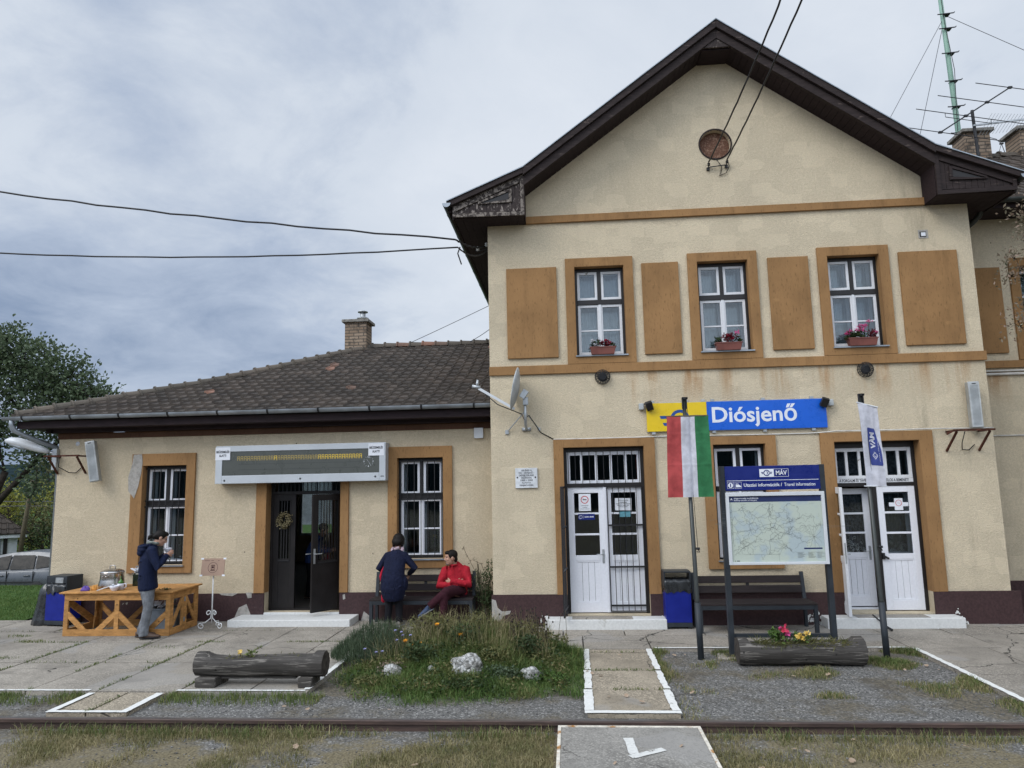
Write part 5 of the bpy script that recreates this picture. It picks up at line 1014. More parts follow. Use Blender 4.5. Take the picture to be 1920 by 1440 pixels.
notice(-6.455, -6.175, 2.885, 3.115, fx - 0.0005, (('BEÜZEMELÉS', .056, .030, .245), ('ALATT!', .056, -.038, .135)), 'white paper notice taped to the left end of the departure board', group='paper notices on the departure board'); notice(-3.60, -3.315, 2.905, 3.125, fx - 0.0005, (('BEÜZEMELÉS', .056, .030, .245), ('ALATT!', .056, -.038, .135)), 'white paper notice taped above the clock of the departure board', group='paper notices on the departure board')
# notices on the grille door
def nosmoke(t, Xr):
    b = MB(); b.X = Xr
    for i in range(28):
        u, v_ = 2 * math.pi * i / 28, 2 * math.pi * (i + 1) / 28; b.prism_xz([(r_ * math.cos(a), 0.045 + r_ * math.sin(a)) for r_, a in ((0.054, u), (0.066, u), (0.066, v_), (0.054, v_))], -0.0034, -0.0024)
    b.beam((-0.040, -0.0040, 0.085), (0.040, -0.0040, 0.005), 0.001, 0.011, (0, 1, 0)); b.build('prohibition_ring', 'red_print', t); b = MB(); b.X = Xr; b.box(-0.034, 0.034, -0.0032, -0.0024, 0.040, 0.053); b.build('cigarette', 'ink', t)
notice(0.14, 0.345, 1.865, 2.155, 0.128, ((('DOHÁNYOZNI TILOS!'), .017, -.055, .12), ('NO SMOKING', .015, -.085, .08), ('Rauchen verboten', .012, -.11, .15)), 'white no smoking notice in the left leaf of the grille door', 'no_smoking_notice', extra=nosmoke, ink='grey_ink')
def clockx(t, Xr):
    b = MB()
    for i in range(24):
        u, v_ = 2 * math.pi * i / 24, 2 * math.pi * (i + 1) / 24; b.prism_xz([(-0.10 + r_ * math.cos(a), r_ * math.sin(a)) for r_, a in ((0.025, u), (0.031, u), (0.031, v_), (0.025, v_))], -0.0036, -0.0024)
    b.box(-0.102, -0.098, -0.0036, -0.0024, 0, 0.018); b.box(-0.054, -0.051, -0.0036, -0.0024, -0.03, 0.03); b.build('clock_symbol', 'white_sign', t)
notice(0.125, 0.405, 1.715, 1.815, 0.128, (), 'blue opening hours sticker in the left leaf of the grille door', 'opening_hours_sticker', 'navy', 'sticker', extra=lambda t, Xr: (clockx(t, Xr), textmesh(bb := MB(), '03:30–20:00', 0.036, FX(0.045, -0.0024, 0), 0.001, width=0.155), bb.build('print', 'white_sign', t)))
notice(0.755, 1.035, 1.865, 2.07, 0.128, (('M E G K É R J Ü K', .022, .065, .17), ('utasainkat', .024, .035, .12), ('hogy az ajtót szíveskedjenek', .018, .008, .24), ('becsukni maguk után!', .017, -.018, .2), ('Köszönjük', .015, -.042, .15)), 'crumpled typed notice behind the bars of the grille door', tilt=0.02); notice(0.83, 1.01, 1.755, 1.845, 0.128, (), 'small teal printed slip below the typed notice', 'printed_slip', 'teal_print')
def cross(t, Xr):
    b = MB(); b.box(-0.155, 0.155, -0.0012, 0.0005, -0.035, 0.03); b.build('tape', 'paper', t)
    b = MB()
    for i in range(20):
        u, v_ = 2 * math.pi * i / 20, 2 * math.pi * (i + 1) / 20; b.prism_xz([(r_ * math.cos(a), 0.02 + r_ * math.sin(a)) for r_, a in ((0.045, u), (0.052, u), (0.052, v_), (0.045, v_))], -0.0036, -0.0024)
    b.beam((-0.03, -0.003, 0.045), (0.03, -0.003, 0.0), 0.001, 0.008, (0, 1, 0)); b.build('faded_ring', 'red_print', t)
notice(5.37, 5.505, 1.79, 1.985, 0.1685, (), 'torn faded sticker taped across a pane of the office door', 'torn_sticker', cat='sticker', extra=cross)

# flower boxes on the upper sills
def foliage(b, c, r_, n, size, flat=0.7, rnd=R):
    for i in range(n):
        v_ = Vector((rnd.gauss(0, 1), rnd.gauss(0, 1), rnd.gauss(0, 1))).normalized() * (rnd.random() ** 0.45); p = Vector(c) + Vector((v_.x * r_[0], v_.y * r_[1], v_.z * r_[2]))
        d = Vector((rnd.uniform(-1, 1), rnd.uniform(-1, 1), rnd.uniform(-0.5, 1))); b.leaf(p, d, (rnd.uniform(-1, 1), rnd.uniform(-1, 1), 1), size * rnd.uniform(0.6, 1.3), size * flat * rnd.uniform(0.6, 1.2))
def bloom(b, c, r_, n, size): foliage(b, c, (r_, r_, r_ * 0.7), n, size, 0.9)
def flower_box(x0, x1, label, heads, leaves):
    t = thing('flower_box', label, 'flower box', ((x0 + x1) / 2, -0.05, 4.54), group='flower boxes on the upper window sills'); w2 = (x1 - x0) / 2
    b = MB(); b.loft([[(-w2 + k, -0.075 + k * .5, z), (w2 - k, -0.075 + k * .5, z), (w2 - k, 0.075 - k * .5, z), (-w2 + k, 0.075 - k * .5, z)] for k, z in ((0.03, 0.0), (0.006, 0.115), (-0.006, 0.116), (-0.006, 0.135), (0.014, 0.135), (0.02, 0.11))]); b.build('planter', 'terra', t, bevel=0.003)
    for m, blobs in leaves:
        b = MB()
        for c_, r_, n in blobs: foliage(b, c_, r_, n, 0.045)
        b.build('foliage', m, t)
    for m, hs in heads:
        b = MB(); st = MB()
        for c_, r_ in hs:
            bloom(b, c_, r_, 42, 0.026); st.tube([(c_[0] * 0.7, 0.0, 0.13), (c_[0], c_[1], c_[2])], 0.004, 5)
        b.build('blossom', m, t); st.build('stem', 'stalk', t)
flower_box(0.42, 0.865, 'brown flower box with white and red blossoms, leftmost upper window', [('petal_white', [((-0.17, -0.03, 0.24), 0.05), ((-0.06, -0.02, 0.26), 0.04), ((-0.12, -0.06, 0.17), 0.035)]), ('petal_red', [((0.06, -0.03, 0.24), 0.035), ((0.12, -0.05, 0.20), 0.035)])], [('leaf_red', [((0.05, -0.02, 0.19), (0.13, 0.06, 0.055), 190)]), ('leaf_dark', [((-0.12, -0.02, 0.19), (0.10, 0.06, 0.06), 110), ((0.17, -0.02, 0.16), (0.06, 0.05, 0.03), 40)])])
flower_box(2.56, 3.005, 'brown flower box with crimson leaves and one pink bloom, middle upper window', [('petal_red', [((0.0, -0.04, 0.25), 0.03), ((0.05, -0.04, 0.2), 0.035)]), ('pink', [((0.15, -0.03, 0.30), 0.05)])], [('leaf_red', [((0.02, -0.02, 0.22), (0.15, 0.06, 0.08), 260)]), ('leaf_dark', [((-0.17, -0.01, 0.17), (0.07, 0.05, 0.07), 90), ((0.18, -0.02, 0.17), (0.05, 0.05, 0.05), 50)])])
flower_box(4.76, 5.24, 'brown flower box with many pink geraniums, rightmost upper window', [('pink', [((-0.20, -0.04, 0.25), 0.045), ((-0.08, -0.04, 0.26), 0.05), ((-0.02, -0.05, 0.33), 0.06), ((0.05, -0.05, 0.33), 0.05), ((0.00, -0.05, 0.26), 0.05), ((0.13, -0.03, 0.42), 0.045), ((-0.25, -0.05, 0.21), 0.035), ((0.22, -0.04, 0.22), 0.035)])], [('leaf_dark', [((-0.08, -0.02, 0.19), (0.18, 0.06, 0.07), 260), ((-0.22, -0.02, 0.14), (0.08, 0.05, 0.04), 60)]), ('leaf_red', [((0.17, -0.02, 0.20), (0.08, 0.05, 0.08), 110)])])

t = thing('junction_box', 'square white junction box under the eaves at the right end of the wing', 'junction box', (-1.62, WY, 3.275)); b = MB(); b.box(-0.085, 0.085, -0.07, -0.003, -0.095, 0.095); b.build('housing', 'alu_white', t, bevel=0.01); b = MB(); b.ring(-0.079, 0.079, -0.089, 0.089, 0.004, 0.004, 0.004, 0.004, -0.0725, -0.070); b.build('lid_rim', 'white_sign', t)
b = MB(); b.smooth = True; b.lathe([(0.001, -0.012), (0.035, -0.010), (0.042, 0.0), (0.001, 0.0)], (-9.31, WY - 0.001, 3.27), 20, 'Y'); tag(b.build('socket_cover', 'white_sign'), 'small round white cover plate beside the wing loudspeaker', 'cover plate')
t = thing('vent_hole', 'small broken vent hole with a white liner high on the right of the main front', 'vent', (6.19, 0, 6.465)); b = MB(); b.ring(-0.08, 0.08, -0.075, 0.075, 0.02, 0.03, 0.03, 0.02, -0.006, -0.0008); b.build('chipped_rim', 'patch', t); b = MB(); b.box(-0.06, 0.05, -0.004, -0.0008, -0.055, 0.045); b.build('painted_gap_shade', 'black', t); b = MB(); b.box(-0.035, 0.04, -0.0065, -0.0042, -0.035, 0.03); b.build('white_liner', 'paper', t)  # the hole has no depth: a black plate paints its shade
t = thing('street_lamp', 'white cobra-head lamp on an arm at the left corner of the wing', 'lamp', (-9.62, 0.46, 3.05))
b = MB(); b.box(-0.13, -0.035, 0.0, 0.09, -0.27, 0.13); b.build('control_box', 'galv', t, bevel=0.006); b = MB(); b.smooth = True; b.tube([(-0.07, 0.04, 0.04), (-0.14, 0.03, 0.05), (-0.30, 0.0, 0.11)], 0.028, 10); b.build('arm', 'galv', t)
b = MB(); b.smooth = True; b.ell([((-0.20, 0.0, 0.075), 0.045, 0.04), ((-0.33, -0.02, 0.125), 0.075, 0.065), ((-0.55, -0.05, 0.20), 0.10, 0.085), ((-0.75, -0.08, 0.262), 0.125, 0.092), ((-0.90, -0.10, 0.295), 0.105, 0.068), ((-0.985, -0.11, 0.30), 0.04, 0.028)], 16, (0, 0, 1)); b.build('lamp_head', 'alu_white', t)
b = MB(); b.smooth = True; b.ell([((-0.52, -0.045, 0.125), 0.05, 0.02), ((-0.70, -0.07, 0.175), 0.105, 0.05), ((-0.88, -0.095, 0.235), 0.08, 0.035), ((-0.94, -0.10, 0.265), 0.03, 0.012)], 14, (0, 0, 1)); b.build('glass_bowl', 'zinc', t)
# wires
def cable(name, label, pts, r, sag=0.0, mat='cable', cat='cable', wob=0.0, seg=18, group=None):
    out_ = []
    for a, c in zip(pts[:-1], pts[1:]):
        a, c = Vector(a), Vector(c)
        for i in range(seg):
            t_ = i / seg; out_.append(a.lerp(c, t_) - Vector((0, 0, sag * 4 * t_ * (1 - t_))) + Vector((0, 0, wob * math.sin(i * 2.3 + a.x))))
    out_.append(Vector(pts[-1])); base = out_[0].copy(); b = MB(); b.smooth = True; b.tube([p - base for p in out_], r, 6)
    o = b.build(name, mat, None); o.location = base; return tag(o, label, cat, group)
cable('overhead_cable', 'upper twisted black cable reaching the left eaves of the main block', [(-1.42, 0.28, 6.70), (-1.80, -0.9, 6.45), (-9.96, -1.0, 7.68), (-24, -1.2, 10.4)], 0.016, 0.07, wob=0.012, group='black cables from the left'); cable('overhead_cable', 'lower black cable sagging to the left eaves of the main block', [(-1.40, 0.30, 6.62), (-1.74, -1.0, 6.27), (-9.9, -1.0, 6.55), (-24, -1.2, 8.4)], 0.014, 0.12, wob=0.004, group='black cables from the left')
cable('cable_end', 'frayed loose end hanging from the lower black cable', [(-1.70, -1.0, 6.27), (-1.74, -1.0, 6.16), (-1.68, -1.0, 5.97)], 0.011, seg=5)
t = thing('eaves_insulator', 'pair of white insulators under the left eaves', 'insulator', (-1.40, 0.28, 6.66)); b = MB(); b.smooth = True
for dx, dz in ((0.0, 0.07), (-0.16, 0.0)): b.lathe([(0.01, -0.04), (0.03, -0.035), (0.022, -0.015), (0.034, -0.01), (0.022, 0.01), (0.032, 0.02), (0.012, 0.04)], (dx, -0.02, dz), 12)
b.build('porcelain_body', 'insul', t); b = MB(); b.tube([(0.05, 0.0, 0.0), (-0.16, -0.02, -0.05)], 0.008, 6); b.build('bracket_arm', 'bar', t)
def gcable(px, lab):
    return cable('drop_cable', lab, [px[0], px[1], px[2]], 0.013, 0.05, wob=0.006, group='black cables to the gable')
gcable(((2.64, -0.06, 7.95), (2.75, -4.0, 8.13), (2.55, -14.0, 10.2)), 'left one of the twin black cables rising from the gable'); gcable(((2.96, -0.06, 7.98), (3.04, -4.0, 8.20), (2.72, -14.0, 10.2)), 'right one of the twin black cables rising from the gable')
t = thing('cable_anchor', 'iron anchor with insulators below the round gable opening', 'anchor', (2.80, 0, 7.89)); b = MB(); b.tube([(-0.17, -0.05, -0.03), (0.15, -0.05, 0.0)], 0.010, 6)
for x, z in ((-0.17, -0.03), (0.15, 0.0)): b.obox((x, -0.02, z - 0.02), 0.05, 0.035, 0.05); b.tube([(x, -0.05, z), (x + 0.015, -0.06, z + 0.07)], 0.008, 6); b.lathe([(0.008, -0.03), (0.028, -0.02), (0.018, 0.0), (0.028, 0.015), (0.008, 0.03)], (x + 0.01, -0.06, z + 0.05), 10)
b.build('anchor_bar', 'bar', t); b = MB(); b.smooth = True; b.tube([(0.17, -0.06, 0.09), (0.20, -0.03, -0.02), (0.14, -0.02, -0.14), (0.02, -0.015, -0.18), (0.05, -0.015, -0.12), (0.07, -0.02, -0.02), (0.0, -0.04, 0.09), (-0.06, -0.05, 0.14)], 0.007, 6); b.build('cable_tail', 'cable', t)
cable('wall_cable', 'pale cable run along the door heads of the main front', [(-0.26, -0.012, 3.095), (1.66, -0.012, 3.10), (2.0, -0.014, 3.10), (4.0, -0.012, 3.09), (4.45, -0.05, 3.115), (6.02, -0.05, 3.115), (6.97, -0.010, 3.11)], 0.010, 0.004, 'conduit', seg=6)
cable('wall_conduit', 'upper grey conduit along the rear range under the string course', [(7.0, RY - 0.03, 4.20), (13.5, RY - 0.03, 4.20)], 0.018, 0, 'conduit', 'conduit', seg=2, group='conduits on the rear range'); cable('wall_conduit', 'lower thicker conduit along the rear range', [(7.0, RY - 0.03, 4.14), (13.5, RY - 0.03, 4.14)], 0.026, 0, 'conduit', 'conduit', seg=2, group='conduits on the rear range'); cable('wall_conduit', 'thin pale conduit low on the rear range wall', [(6.975, RY - 0.012, 3.03), (13.5, RY - 0.012, 3.03)], 0.014, 0, 'conduit', 'conduit', seg=2, group='conduits on the rear range')
cable('roof_wire', 'thin wire from the main block down to the wing ridge', [(-1.36, 5.0, 7.03), (-3.95, 5.3, 5.98)], 0.008, 0.01, 'wire', 'wire', seg=4, group='thin wires over the wing roof'); cable('roof_wire', 'shorter thin wire close to the main block over the wing ridge', [(-1.36, 5.0, 6.62), (-2.42, 5.3, 5.95)], 0.009, 0.06, 'wire', 'wire', seg=8, group='thin wires over the wing roof')
# mast and aerials
t = thing('antenna_mast', 'tall pale green steel mast with step rungs behind the gable', 'mast', (9.51, 4.5, 9.0)); b = MB(); b.smooth = True; b.tube([(0.03, 0, -9.0), (0.03, 0, 0.0), (-0.03, 0, 3.0), (-0.09, 0, 6.0)], [0.068, 0.066, 0.056, 0.045], 14); b.build('pole', 'mast', t)
for z in (4.48, 4.1, 3.45, 2.73, 2.07, 1.40, 0.7):
    b = MB(); b.tube([(-0.20, -0.05, z + 0.02), (-0.17, -0.08, z), (0.16, -0.08, z + 0.02), (0.20, -0.05, z + 0.06)], 0.014, 6); b.obox((0, -0.02, z), 0.16, 0.12, 0.02); b.build('rung', 'bar', t)
b = MB(); b.smooth = True; b.tube([(-0.10, -0.05, 6.0), (-0.07, -0.07, 4.3), (0.02, -0.10, 3.0), (-0.06, -0.09, 1.5), (-0.02, -0.1, 0.0)], 0.008, 5); b.build('feeder_cable', 'cable', t)
for a in ((-3.6, -0.6, -1.4), (-1.1, 1.6, -1.4), (4.6, -0.4, 1.3)):
    b = MB(); b.tube([(0, 0, 4.5), a], 0.007, 5); b.build('guy_wire', 'wire', t)
t = thing('television_aerial', 'large dark yagi aerial with long cross rods on the rear roof', 'aerial', (8.79, 2.62, 9.0)); b = MB(); b.tube([(0, 0, 0), (-0.02, 0, 1.02)], 0.032, 8); b.build('aerial_mast', 'bar', t)
A, B_ = Vector((-0.76, -0.1, 0.52)), Vector((0.74, -0.14, 1.43)); b = MB(); b.tube([A, B_], 0.014, 6); b.build('boom', 'bar', t)
Rd = Vector((0.965, -0.02, -0.225)).normalized()
for k, l_ in ((0.0, 1.75), (0.36, 1.4), (0.66, 1.38), (0.98, 0.95)):
    c_ = A.lerp(B_, k); b = MB(); b.tube([c_ - Rd * l_ * (0.72 if k else 0.9), c_ + Rd * l_ * (0.9 if k else 0.75)], 0.0095, 6); b.obox(c_, 0.08, 0.05, 0.04)
    if k == 0.36: dn = Vector((0.0, 0.0, -0.09)); b.tube([c_ - Rd * 0.42, c_ - Rd * 0.42 + dn, c_ + Rd * 0.5 + dn, c_ + Rd * 0.5], 0.008, 5)
    b.build('element', 'bar', t)
b = MB(); b.tube([(-1.75, -0.2, 0.72), (-2.1, 0.2, 0.60)], 0.01, 6); b.build('element', 'bar', t)
t = thing('small_aerial', 'small pale comb aerial on the aerial mast at the right edge', 'aerial', (8.80, 2.58, 9.66)); b = MB(); b.beam((-0.06, 0, 0), (1.1, -0.05, 0.06), 0.028, 0.035); b.build('boom', 'galv', t); b = MB()
for i in range(14): x = 0.18 + i * 0.067; l_ = 0.19 - i * 0.006; b.tube([(x - l_ * 0.55, 0.1, -l_), (x + l_ * 0.55, -0.1, l_ + 0.01)], 0.0038, 4)
b.build('rods', 'galv', t)
t = thing('wind_gauge', 'thin curved instrument rod on the rear roof ridge', 'instrument', (9.55, 3.05, 9.22)); b = MB(); b.smooth = True; b.tube([(0.05, 0, 0), (0.0, 0, 0.22), (-0.1, 0, 0.33), (-0.3, 0, 0.40)], 0.008, 5); b.tube([(-0.08, 0, 0), (0, 0, 0.22)], 0.006, 5); b.obox((0, 0, 0.22), 0.07, 0.04, 0.03); b.build('rod', 'wire', t)
t = thing('dried_wreath', 'dried flower wreath hung on the dark wing door', 'wreath', (-5.29, WY + 0.155, 1.775)); b = MB()
for i in range(420):
    a = R.uniform(0, 2 * math.pi); r_ = 0.125 + R.gauss(0, 0.028); b.leaf((r_ * math.cos(a), -0.03 + R.gauss(0, 0.015), r_ * math.sin(a)), (R.uniform(-1, 1), R.uniform(-1, 0.2), R.uniform(-1, 1)), (R.random(), 1, R.random()), R.uniform(0.02, 0.05), R.uniform(0.012, 0.028))
for i in range(40): x = R.uniform(-0.05, 0.08); b.leaf((x, -0.02, -0.13), (R.uniform(-.4, .4), R.uniform(-.3, 0), -1), (1, 0, 0), R.uniform(0.04, 0.09), 0.016)
b.build('dried_flowers', 'wreath', t); b = MB(); b.tube([(0.105 * math.cos(a), -0.012, 0.105 * math.sin(a)) for a in [2 * math.pi * i / 24 for i in range(25)]], 0.012, 6); b.build('hoop', 'stalk', t); t.scale = (0.85, 0.85, 0.85)
# ================================================================== platform furniture
t = thing('information_board', 'blue headed railway information board with a network map', 'information board', (2.83, -2.0, 0)); X0, X1 = -0.735, 0.695
for x in (X0 + 0.035, X1 - 0.035):
    b = MB(); b.box(x - 0.035, x + 0.035, -0.045, 0.045, -0.06, 2.535); b.box(x - 0.09, x + 0.09, -0.08, 0.08, -0.045, -0.018); b.build('post', 'steelgrey', t, bevel=0.004)
b = MB(); b.box(X0 + 0.071, X1 - 0.071, -0.025, 0.025, 0.215, 0.265); b.build('crossbar', 'steelgrey', t, bevel=0.003)
b = MB(); b.box(X0 + 0.071, X1 - 0.071, -0.048, 0.03, 2.195, 2.53); hd = b.build('header', 'navy', t, bevel=0.003)
yh = -0.0485
b = MB(); b.box(X0 + 0.09, X1 - 0.09, yh - 0.0015, yh, 2.327, 2.333); b.box(-0.19, 0.005, yh - 0.0015, yh, 2.375, 2.485)
b.ring(0.005, 0.205, 2.375, 2.485, 0.001, 0.004, 0.004, 0.004, yh - 0.0015, yh); b.ring(X0 + 0.095, X0 + 0.185, 2.222, 2.312, 0.003, 0.003, 0.003, 0.003, yh - 0.0015, yh); b.ring(X0 + 0.200, X0 + 0.290, 2.222, 2.312, 0.003, 0.003, 0.003, 0.003, yh - 0.0015, yh)
c_ = (X0 + 0.14, 2.267); b.prism_xz([(c_[0] + 0.034 * math.cos(i * math.pi / 12), c_[1] + 0.034 * math.sin(i * math.pi / 12)) for i in range(24)], yh - 0.0015, yh)
tx, tz = X0 + 0.205, 2.228; b.prism_xz([(tx + p[0], tz + p[1]) for p in ((0.008, 0.012), (0.078, 0.012), (0.078, 0.024), (0.06, 0.04), (0.048, 0.048), (0.008, 0.048))], yh - 0.0015, yh); b.prism_xz([(tx + p[0], tz + p[1]) for p in ((0.010, 0.051), (0.046, 0.051), (0.040, 0.064), (0.014, 0.064))], yh - 0.0015, yh)
textmesh(b, 'MÁV', 0.085, FX(0.105, yh - 0.0005, 2.427), 0.0018, width=0.15)
textmesh(b, 'Utazási információk /', 0.064, FX(-0.155, yh - 0.0005, 2.265), 0.0007, width=0.52); textmesh(b, 'Travel information', 0.064, FX(0.345, yh - 0.0005, 2.265), 0.0002, width=0.42); b.build('lettering', 'white_sign', hd)
b = MB(); logo(b, -0.092, 2.43, yh - 0.0018, 0.155); textmesh(b, 'i', 0.062, FX(c_[0], yh - 0.002, c_[1]), 0.004); b.prism_xz([(tx + 0.018, tz + 0.053), (tx + 0.036, tz + 0.053), (tx + 0.034, tz + 0.060), (tx + 0.018, tz + 0.060)], yh - 0.0032, yh - 0.0017); b.build('emblem', 'navy', hd)
b = MB(); mx0, mx1, mz0, mz1 = X0 + 0.055, X1 - 0.04, 1.185, 2.165; b.ring(mx0, mx1, mz0, mz1, 0.045, 0.045, 0.05, 0.035, -0.085, -0.0455); b.box(mx0 + 0.045, mx1 - 0.045, -0.06, -0.046, mz0 + 0.035, mz1 - 0.05); mc = b.build('map_case', 'alu_white', t, bevel=0.004)
s = NT('printed_network_map'); c = s.co(); f = s.noise(c, 3.0, 3); k = s.mix(s.rng(f, 0.42, 0.55), (0.40, 0.47, 0.48), (0.47, 0.525, 0.455)); MT['map'] = s.fin(k, 0.25, 0.5)
px0, px1, pz0, pz1 = mx0 + 0.046, mx1 - 0.046, mz0 + 0.036, mz1 - 0.051; b = MB(); b.box(px0, px1, -0.0625, -0.0605, pz0, pz1 - 0.082); b.build('map_sheet', 'map', mc)
b = MB(); b.box(px0, px1, -0.0625, -0.0605, pz1 - 0.08, pz1); b.box(px0 + 0.97, px1 - 0.03, -0.0637, -0.0627, pz0 + 0.165, pz0 + 0.185); b.build('map_header', 'navy_dark', mc)
b = MB(); textmesh(b, 'Magyarország vasúthálózata', 0.028, FX(px0 + 0.235, -0.063, pz1 - 0.028), 0.0003, width=0.33); textmesh(b, 'Railway network of Hungary', 0.028, FX(px0 + 0.225, -0.063, pz1 - 0.056), 0, width=0.31); textmesh(b, 'A', 0.04, FX(px0 + 0.035, -0.063, pz1 - 0.04), 0.001); b.build('header_lettering', 'white_sign', mc)
# the railway lines: wandering polylines radiating from the hub
b = MB(); mr_ = random.Random(5); ym = -0.0632; hub = Vector((px0 + 0.55, 0, pz0 + 0.46)); ax0, ax1, az0, az1 = px0 + 0.03, px1 - 0.03, pz0 + 0.10, pz1 - 0.11
def mline(p, q_, r_=0.0019, wob=0.018):
    p, q_ = Vector(p), Vector(q_); n = max(3, int((q_ - p).length / 0.035)); sd = Vector((-(q_ - p).z, 0, (q_ - p).x)).normalized(); prev = p
    for i in range(1, n + 1):
        cur = p.lerp(q_, i / n) + (sd * mr_.gauss(0, wob) if i < n else Vector()); cur.x = min(max(cur.x, ax0), ax1); cur.z = min(max(cur.z, az0), az1); b.beam((prev.x, ym, prev.z), (cur.x, ym, cur.z), r_, 0.001, (0, 1, 0)); prev = cur
nodes = []
for i in range(11):
    a = i * 2 * math.pi / 11 + mr_.uniform(-.15, .15); e_ = hub + Vector((math.cos(a) * 0.62, 0, math.sin(a) * 0.36)); mline(hub, e_, 0.0026); nodes += [hub.lerp(e_, t_) for t_ in (0.45, 0.75, 1.0)]
for i in range(120):
    p, q_ = mr_.sample(nodes, 2)
    if (p - q_).length < 0.33: mline(p, q_)
for i in range(90): p = mr_.choice(nodes); q_ = p + Vector((mr_.gauss(0, .12), 0, mr_.gauss(0, .10))); mline(p, q_, 0.0015); nodes.append(q_)
h2 = Vector((px1 - 0.13, 0, pz0 + 0.33))
for i in range(12): a = i * math.pi / 6; mline(h2, h2 + Vector((math.cos(a) * 0.13, 0, math.sin(a) * 0.16)), 0.002, 0.007)
for i in range(26): p = Vector((mr_.uniform(ax0, ax1), 0, mr_.uniform(az0, az1))); mline(p, p + Vector((mr_.gauss(0, .08), 0, mr_.gauss(0, .08))), 0.0012, 0.012)
b.build('railway_lines', 'grey_ink', mc)
b = MB()
for i in range(240):
    p = mr_.choice(nodes) + Vector((mr_.gauss(0, .03), 0, mr_.gauss(0, .03)))
    if ax0 < p.x < ax1 and az0 < p.z < az1: w_ = mr_.uniform(0.006, 0.017); b.box(p.x, p.x + w_, ym - 0.0008, ym, p.z, p.z + 0.0035)
for cx_ in (px0 + 0.88, px0 + 1.02, px0 + 1.14):
    for k in range(6): b.box(cx_, cx_ + mr_.uniform(0.05, 0.10), ym - 0.0008, ym, pz0 + 0.052 + k * 0.014, pz0 + 0.056 + k * 0.014)
b.box(px0 + 0.06, px0 + 0.10, ym - 0.0008, ym, pz0 + 0.008, pz0 + 0.024); b.prism_xz([(px0 + 0.04 + 0.008 * math.cos(i), pz0 + 0.016 + 0.008 * math.sin(i)) for i in range(6)], ym - 0.0008, ym); b.build('place_names', 'grey_ink', mc)

def flagpole(x, y, lean, h, label):
    t = thing('flagpole', label, 'flagpole', (x, y, 0), group='dark flagpoles at the platform edge'); b = MB(); b.smooth = True; tp = Vector((lean[0], lean[1], h)); b.tube([(0, 0, -0.12), tp * (0.70 / h)], 0.042, 12); b.build('base_tube', 'steelgrey', t)
    b = MB(); b.smooth = True; b.tube([tp * (0.69 / h), tp * (0.72 / h), tp], [0.034, 0.030, 0.027], 12); b.build('upper_tube', 'zinc_dark', t)
    b = MB(); b.obox(tp + Vector((0.01, -0.02, 0)), 0.075, 0.05, 0.03); b.obox(tp + Vector((-0.028, -0.03, -0.07)), 0.014, 0.03, 0.16); b.obox(tp + Vector((0.028, -0.03, -0.07)), 0.014, 0.03, 0.16); b.build('pulley_head', 'bar', t)
    b = MB(); b.smooth = True; k = tp * (1.42 / h); b.tube([tp + Vector((0.03, -0.045, -0.03)), tp * 0.6 + Vector((0.036, -0.04, 0)), k + Vector((0.05, -0.03, 0))], 0.004, 5); b.obox(k + Vector((0.05, -0.035, 0)), 0.05, 0.03, 0.03); b.tube([k + Vector((0.05, -0.03, 0)), k + Vector((0.07, -0.035, -0.05)), k + Vector((0.03, -0.04, -0.04))], 0.008, 6); b.build('halyard', 'cable', t)
flagpole(1.69, -2.12, (-0.045, 0.0), 3.50, 'dark flagpole carrying the red, white and green flag'); flagpole(4.08, -2.19, (-0.055, 0.0), 3.47, 'dark flagpole carrying the white pennant')
def clothsheet(b, fn, nu, nv, mi=None):
    vs = [fn(i / nu, j / nv) for j in range(nv + 1) for i in range(nu + 1)]; k = len(b.f); b.smooth = True; b.add(vs, [(j * (nu + 1) + i, j * (nu + 1) + i + 1, (j + 1) * (nu + 1) + i + 1, (j + 1) * (nu + 1) + i) for j in range(nv) for i in range(nu)])
    if mi:
        for j in range(nv):
            for i in range(nu): b.mi[k + j * nu + i] = mi((i + .5) / nu)
def flag1(u, v_):   # v: 0 top .. 1 bottom
    x = lerp(lerp(1.382, 1.345, v_), lerp(1.957, 1.972, v_), u); z = lerp(3.242, 2.115, v_) - 0.010 * math.sin(u * math.pi) * (1 - v_)
    if v_ > 0.97: z += 0.004
    pl = 0.016 * math.sin(u * 2 * math.pi * 3 + 0.7) * (0.25 + 0.75 * abs(1 - v_ * 1.6)) + 0.010 * math.sin(v_ * 9 + u * 4) + 0.010 * math.exp(-((u - 0.5) / 0.05) ** 2) - 0.012 * math.exp(-((u - 0.57) / 0.03) ** 2)
    pl += 0.006 * sum(math.exp(-((v_ - q_) / 0.008) ** 2) for q_ in (0.22, 0.34, 0.60)) + 0.012 * math.sin((u * 2 - v_ * 3) * 5) * max(0, 0.3 - v_)
    return (x, -2.192 - pl, z)
b = MB(); clothsheet(b, flag1, 72, 60, lambda u: 0 if u < 0.335 else (1 if u < 0.665 else 2)); o = b.build('national_flag', ['f_red', 'f_white', 'f_green']); tag(o, 'red, white and green striped flag hanging in front of the station sign', 'flag')
b = MB(); b.tube([(1.375, -2.17, 3.245), (1.962, -2.17, 3.243)], 0.011, 8); b.build('top_rod', 'stalk', o)
f2 = thing('railway_pennant', 'narrow white pennant with a blue railway emblem', 'flag', (4.1, -2.24, 3.36))
def flag2(u, v_):
    x = lerp(lerp(-0.135, -0.125, v_), lerp(0.122, 0.152, v_), u) + 0.018 * math.sin(v_ * 2.4) * (1 - u); z = -lerp(lerp(0.0, 0.075, u), lerp(1.135, 1.145, u), v_)
    return (x, -0.012 * math.sin(u * 6 + v_ * 3) - 0.008 * math.sin(v_ * 8 + u * 2) - 0.01 * math.exp(-((u - 0.72 + 0.1 * v_) / 0.08) ** 2), z)
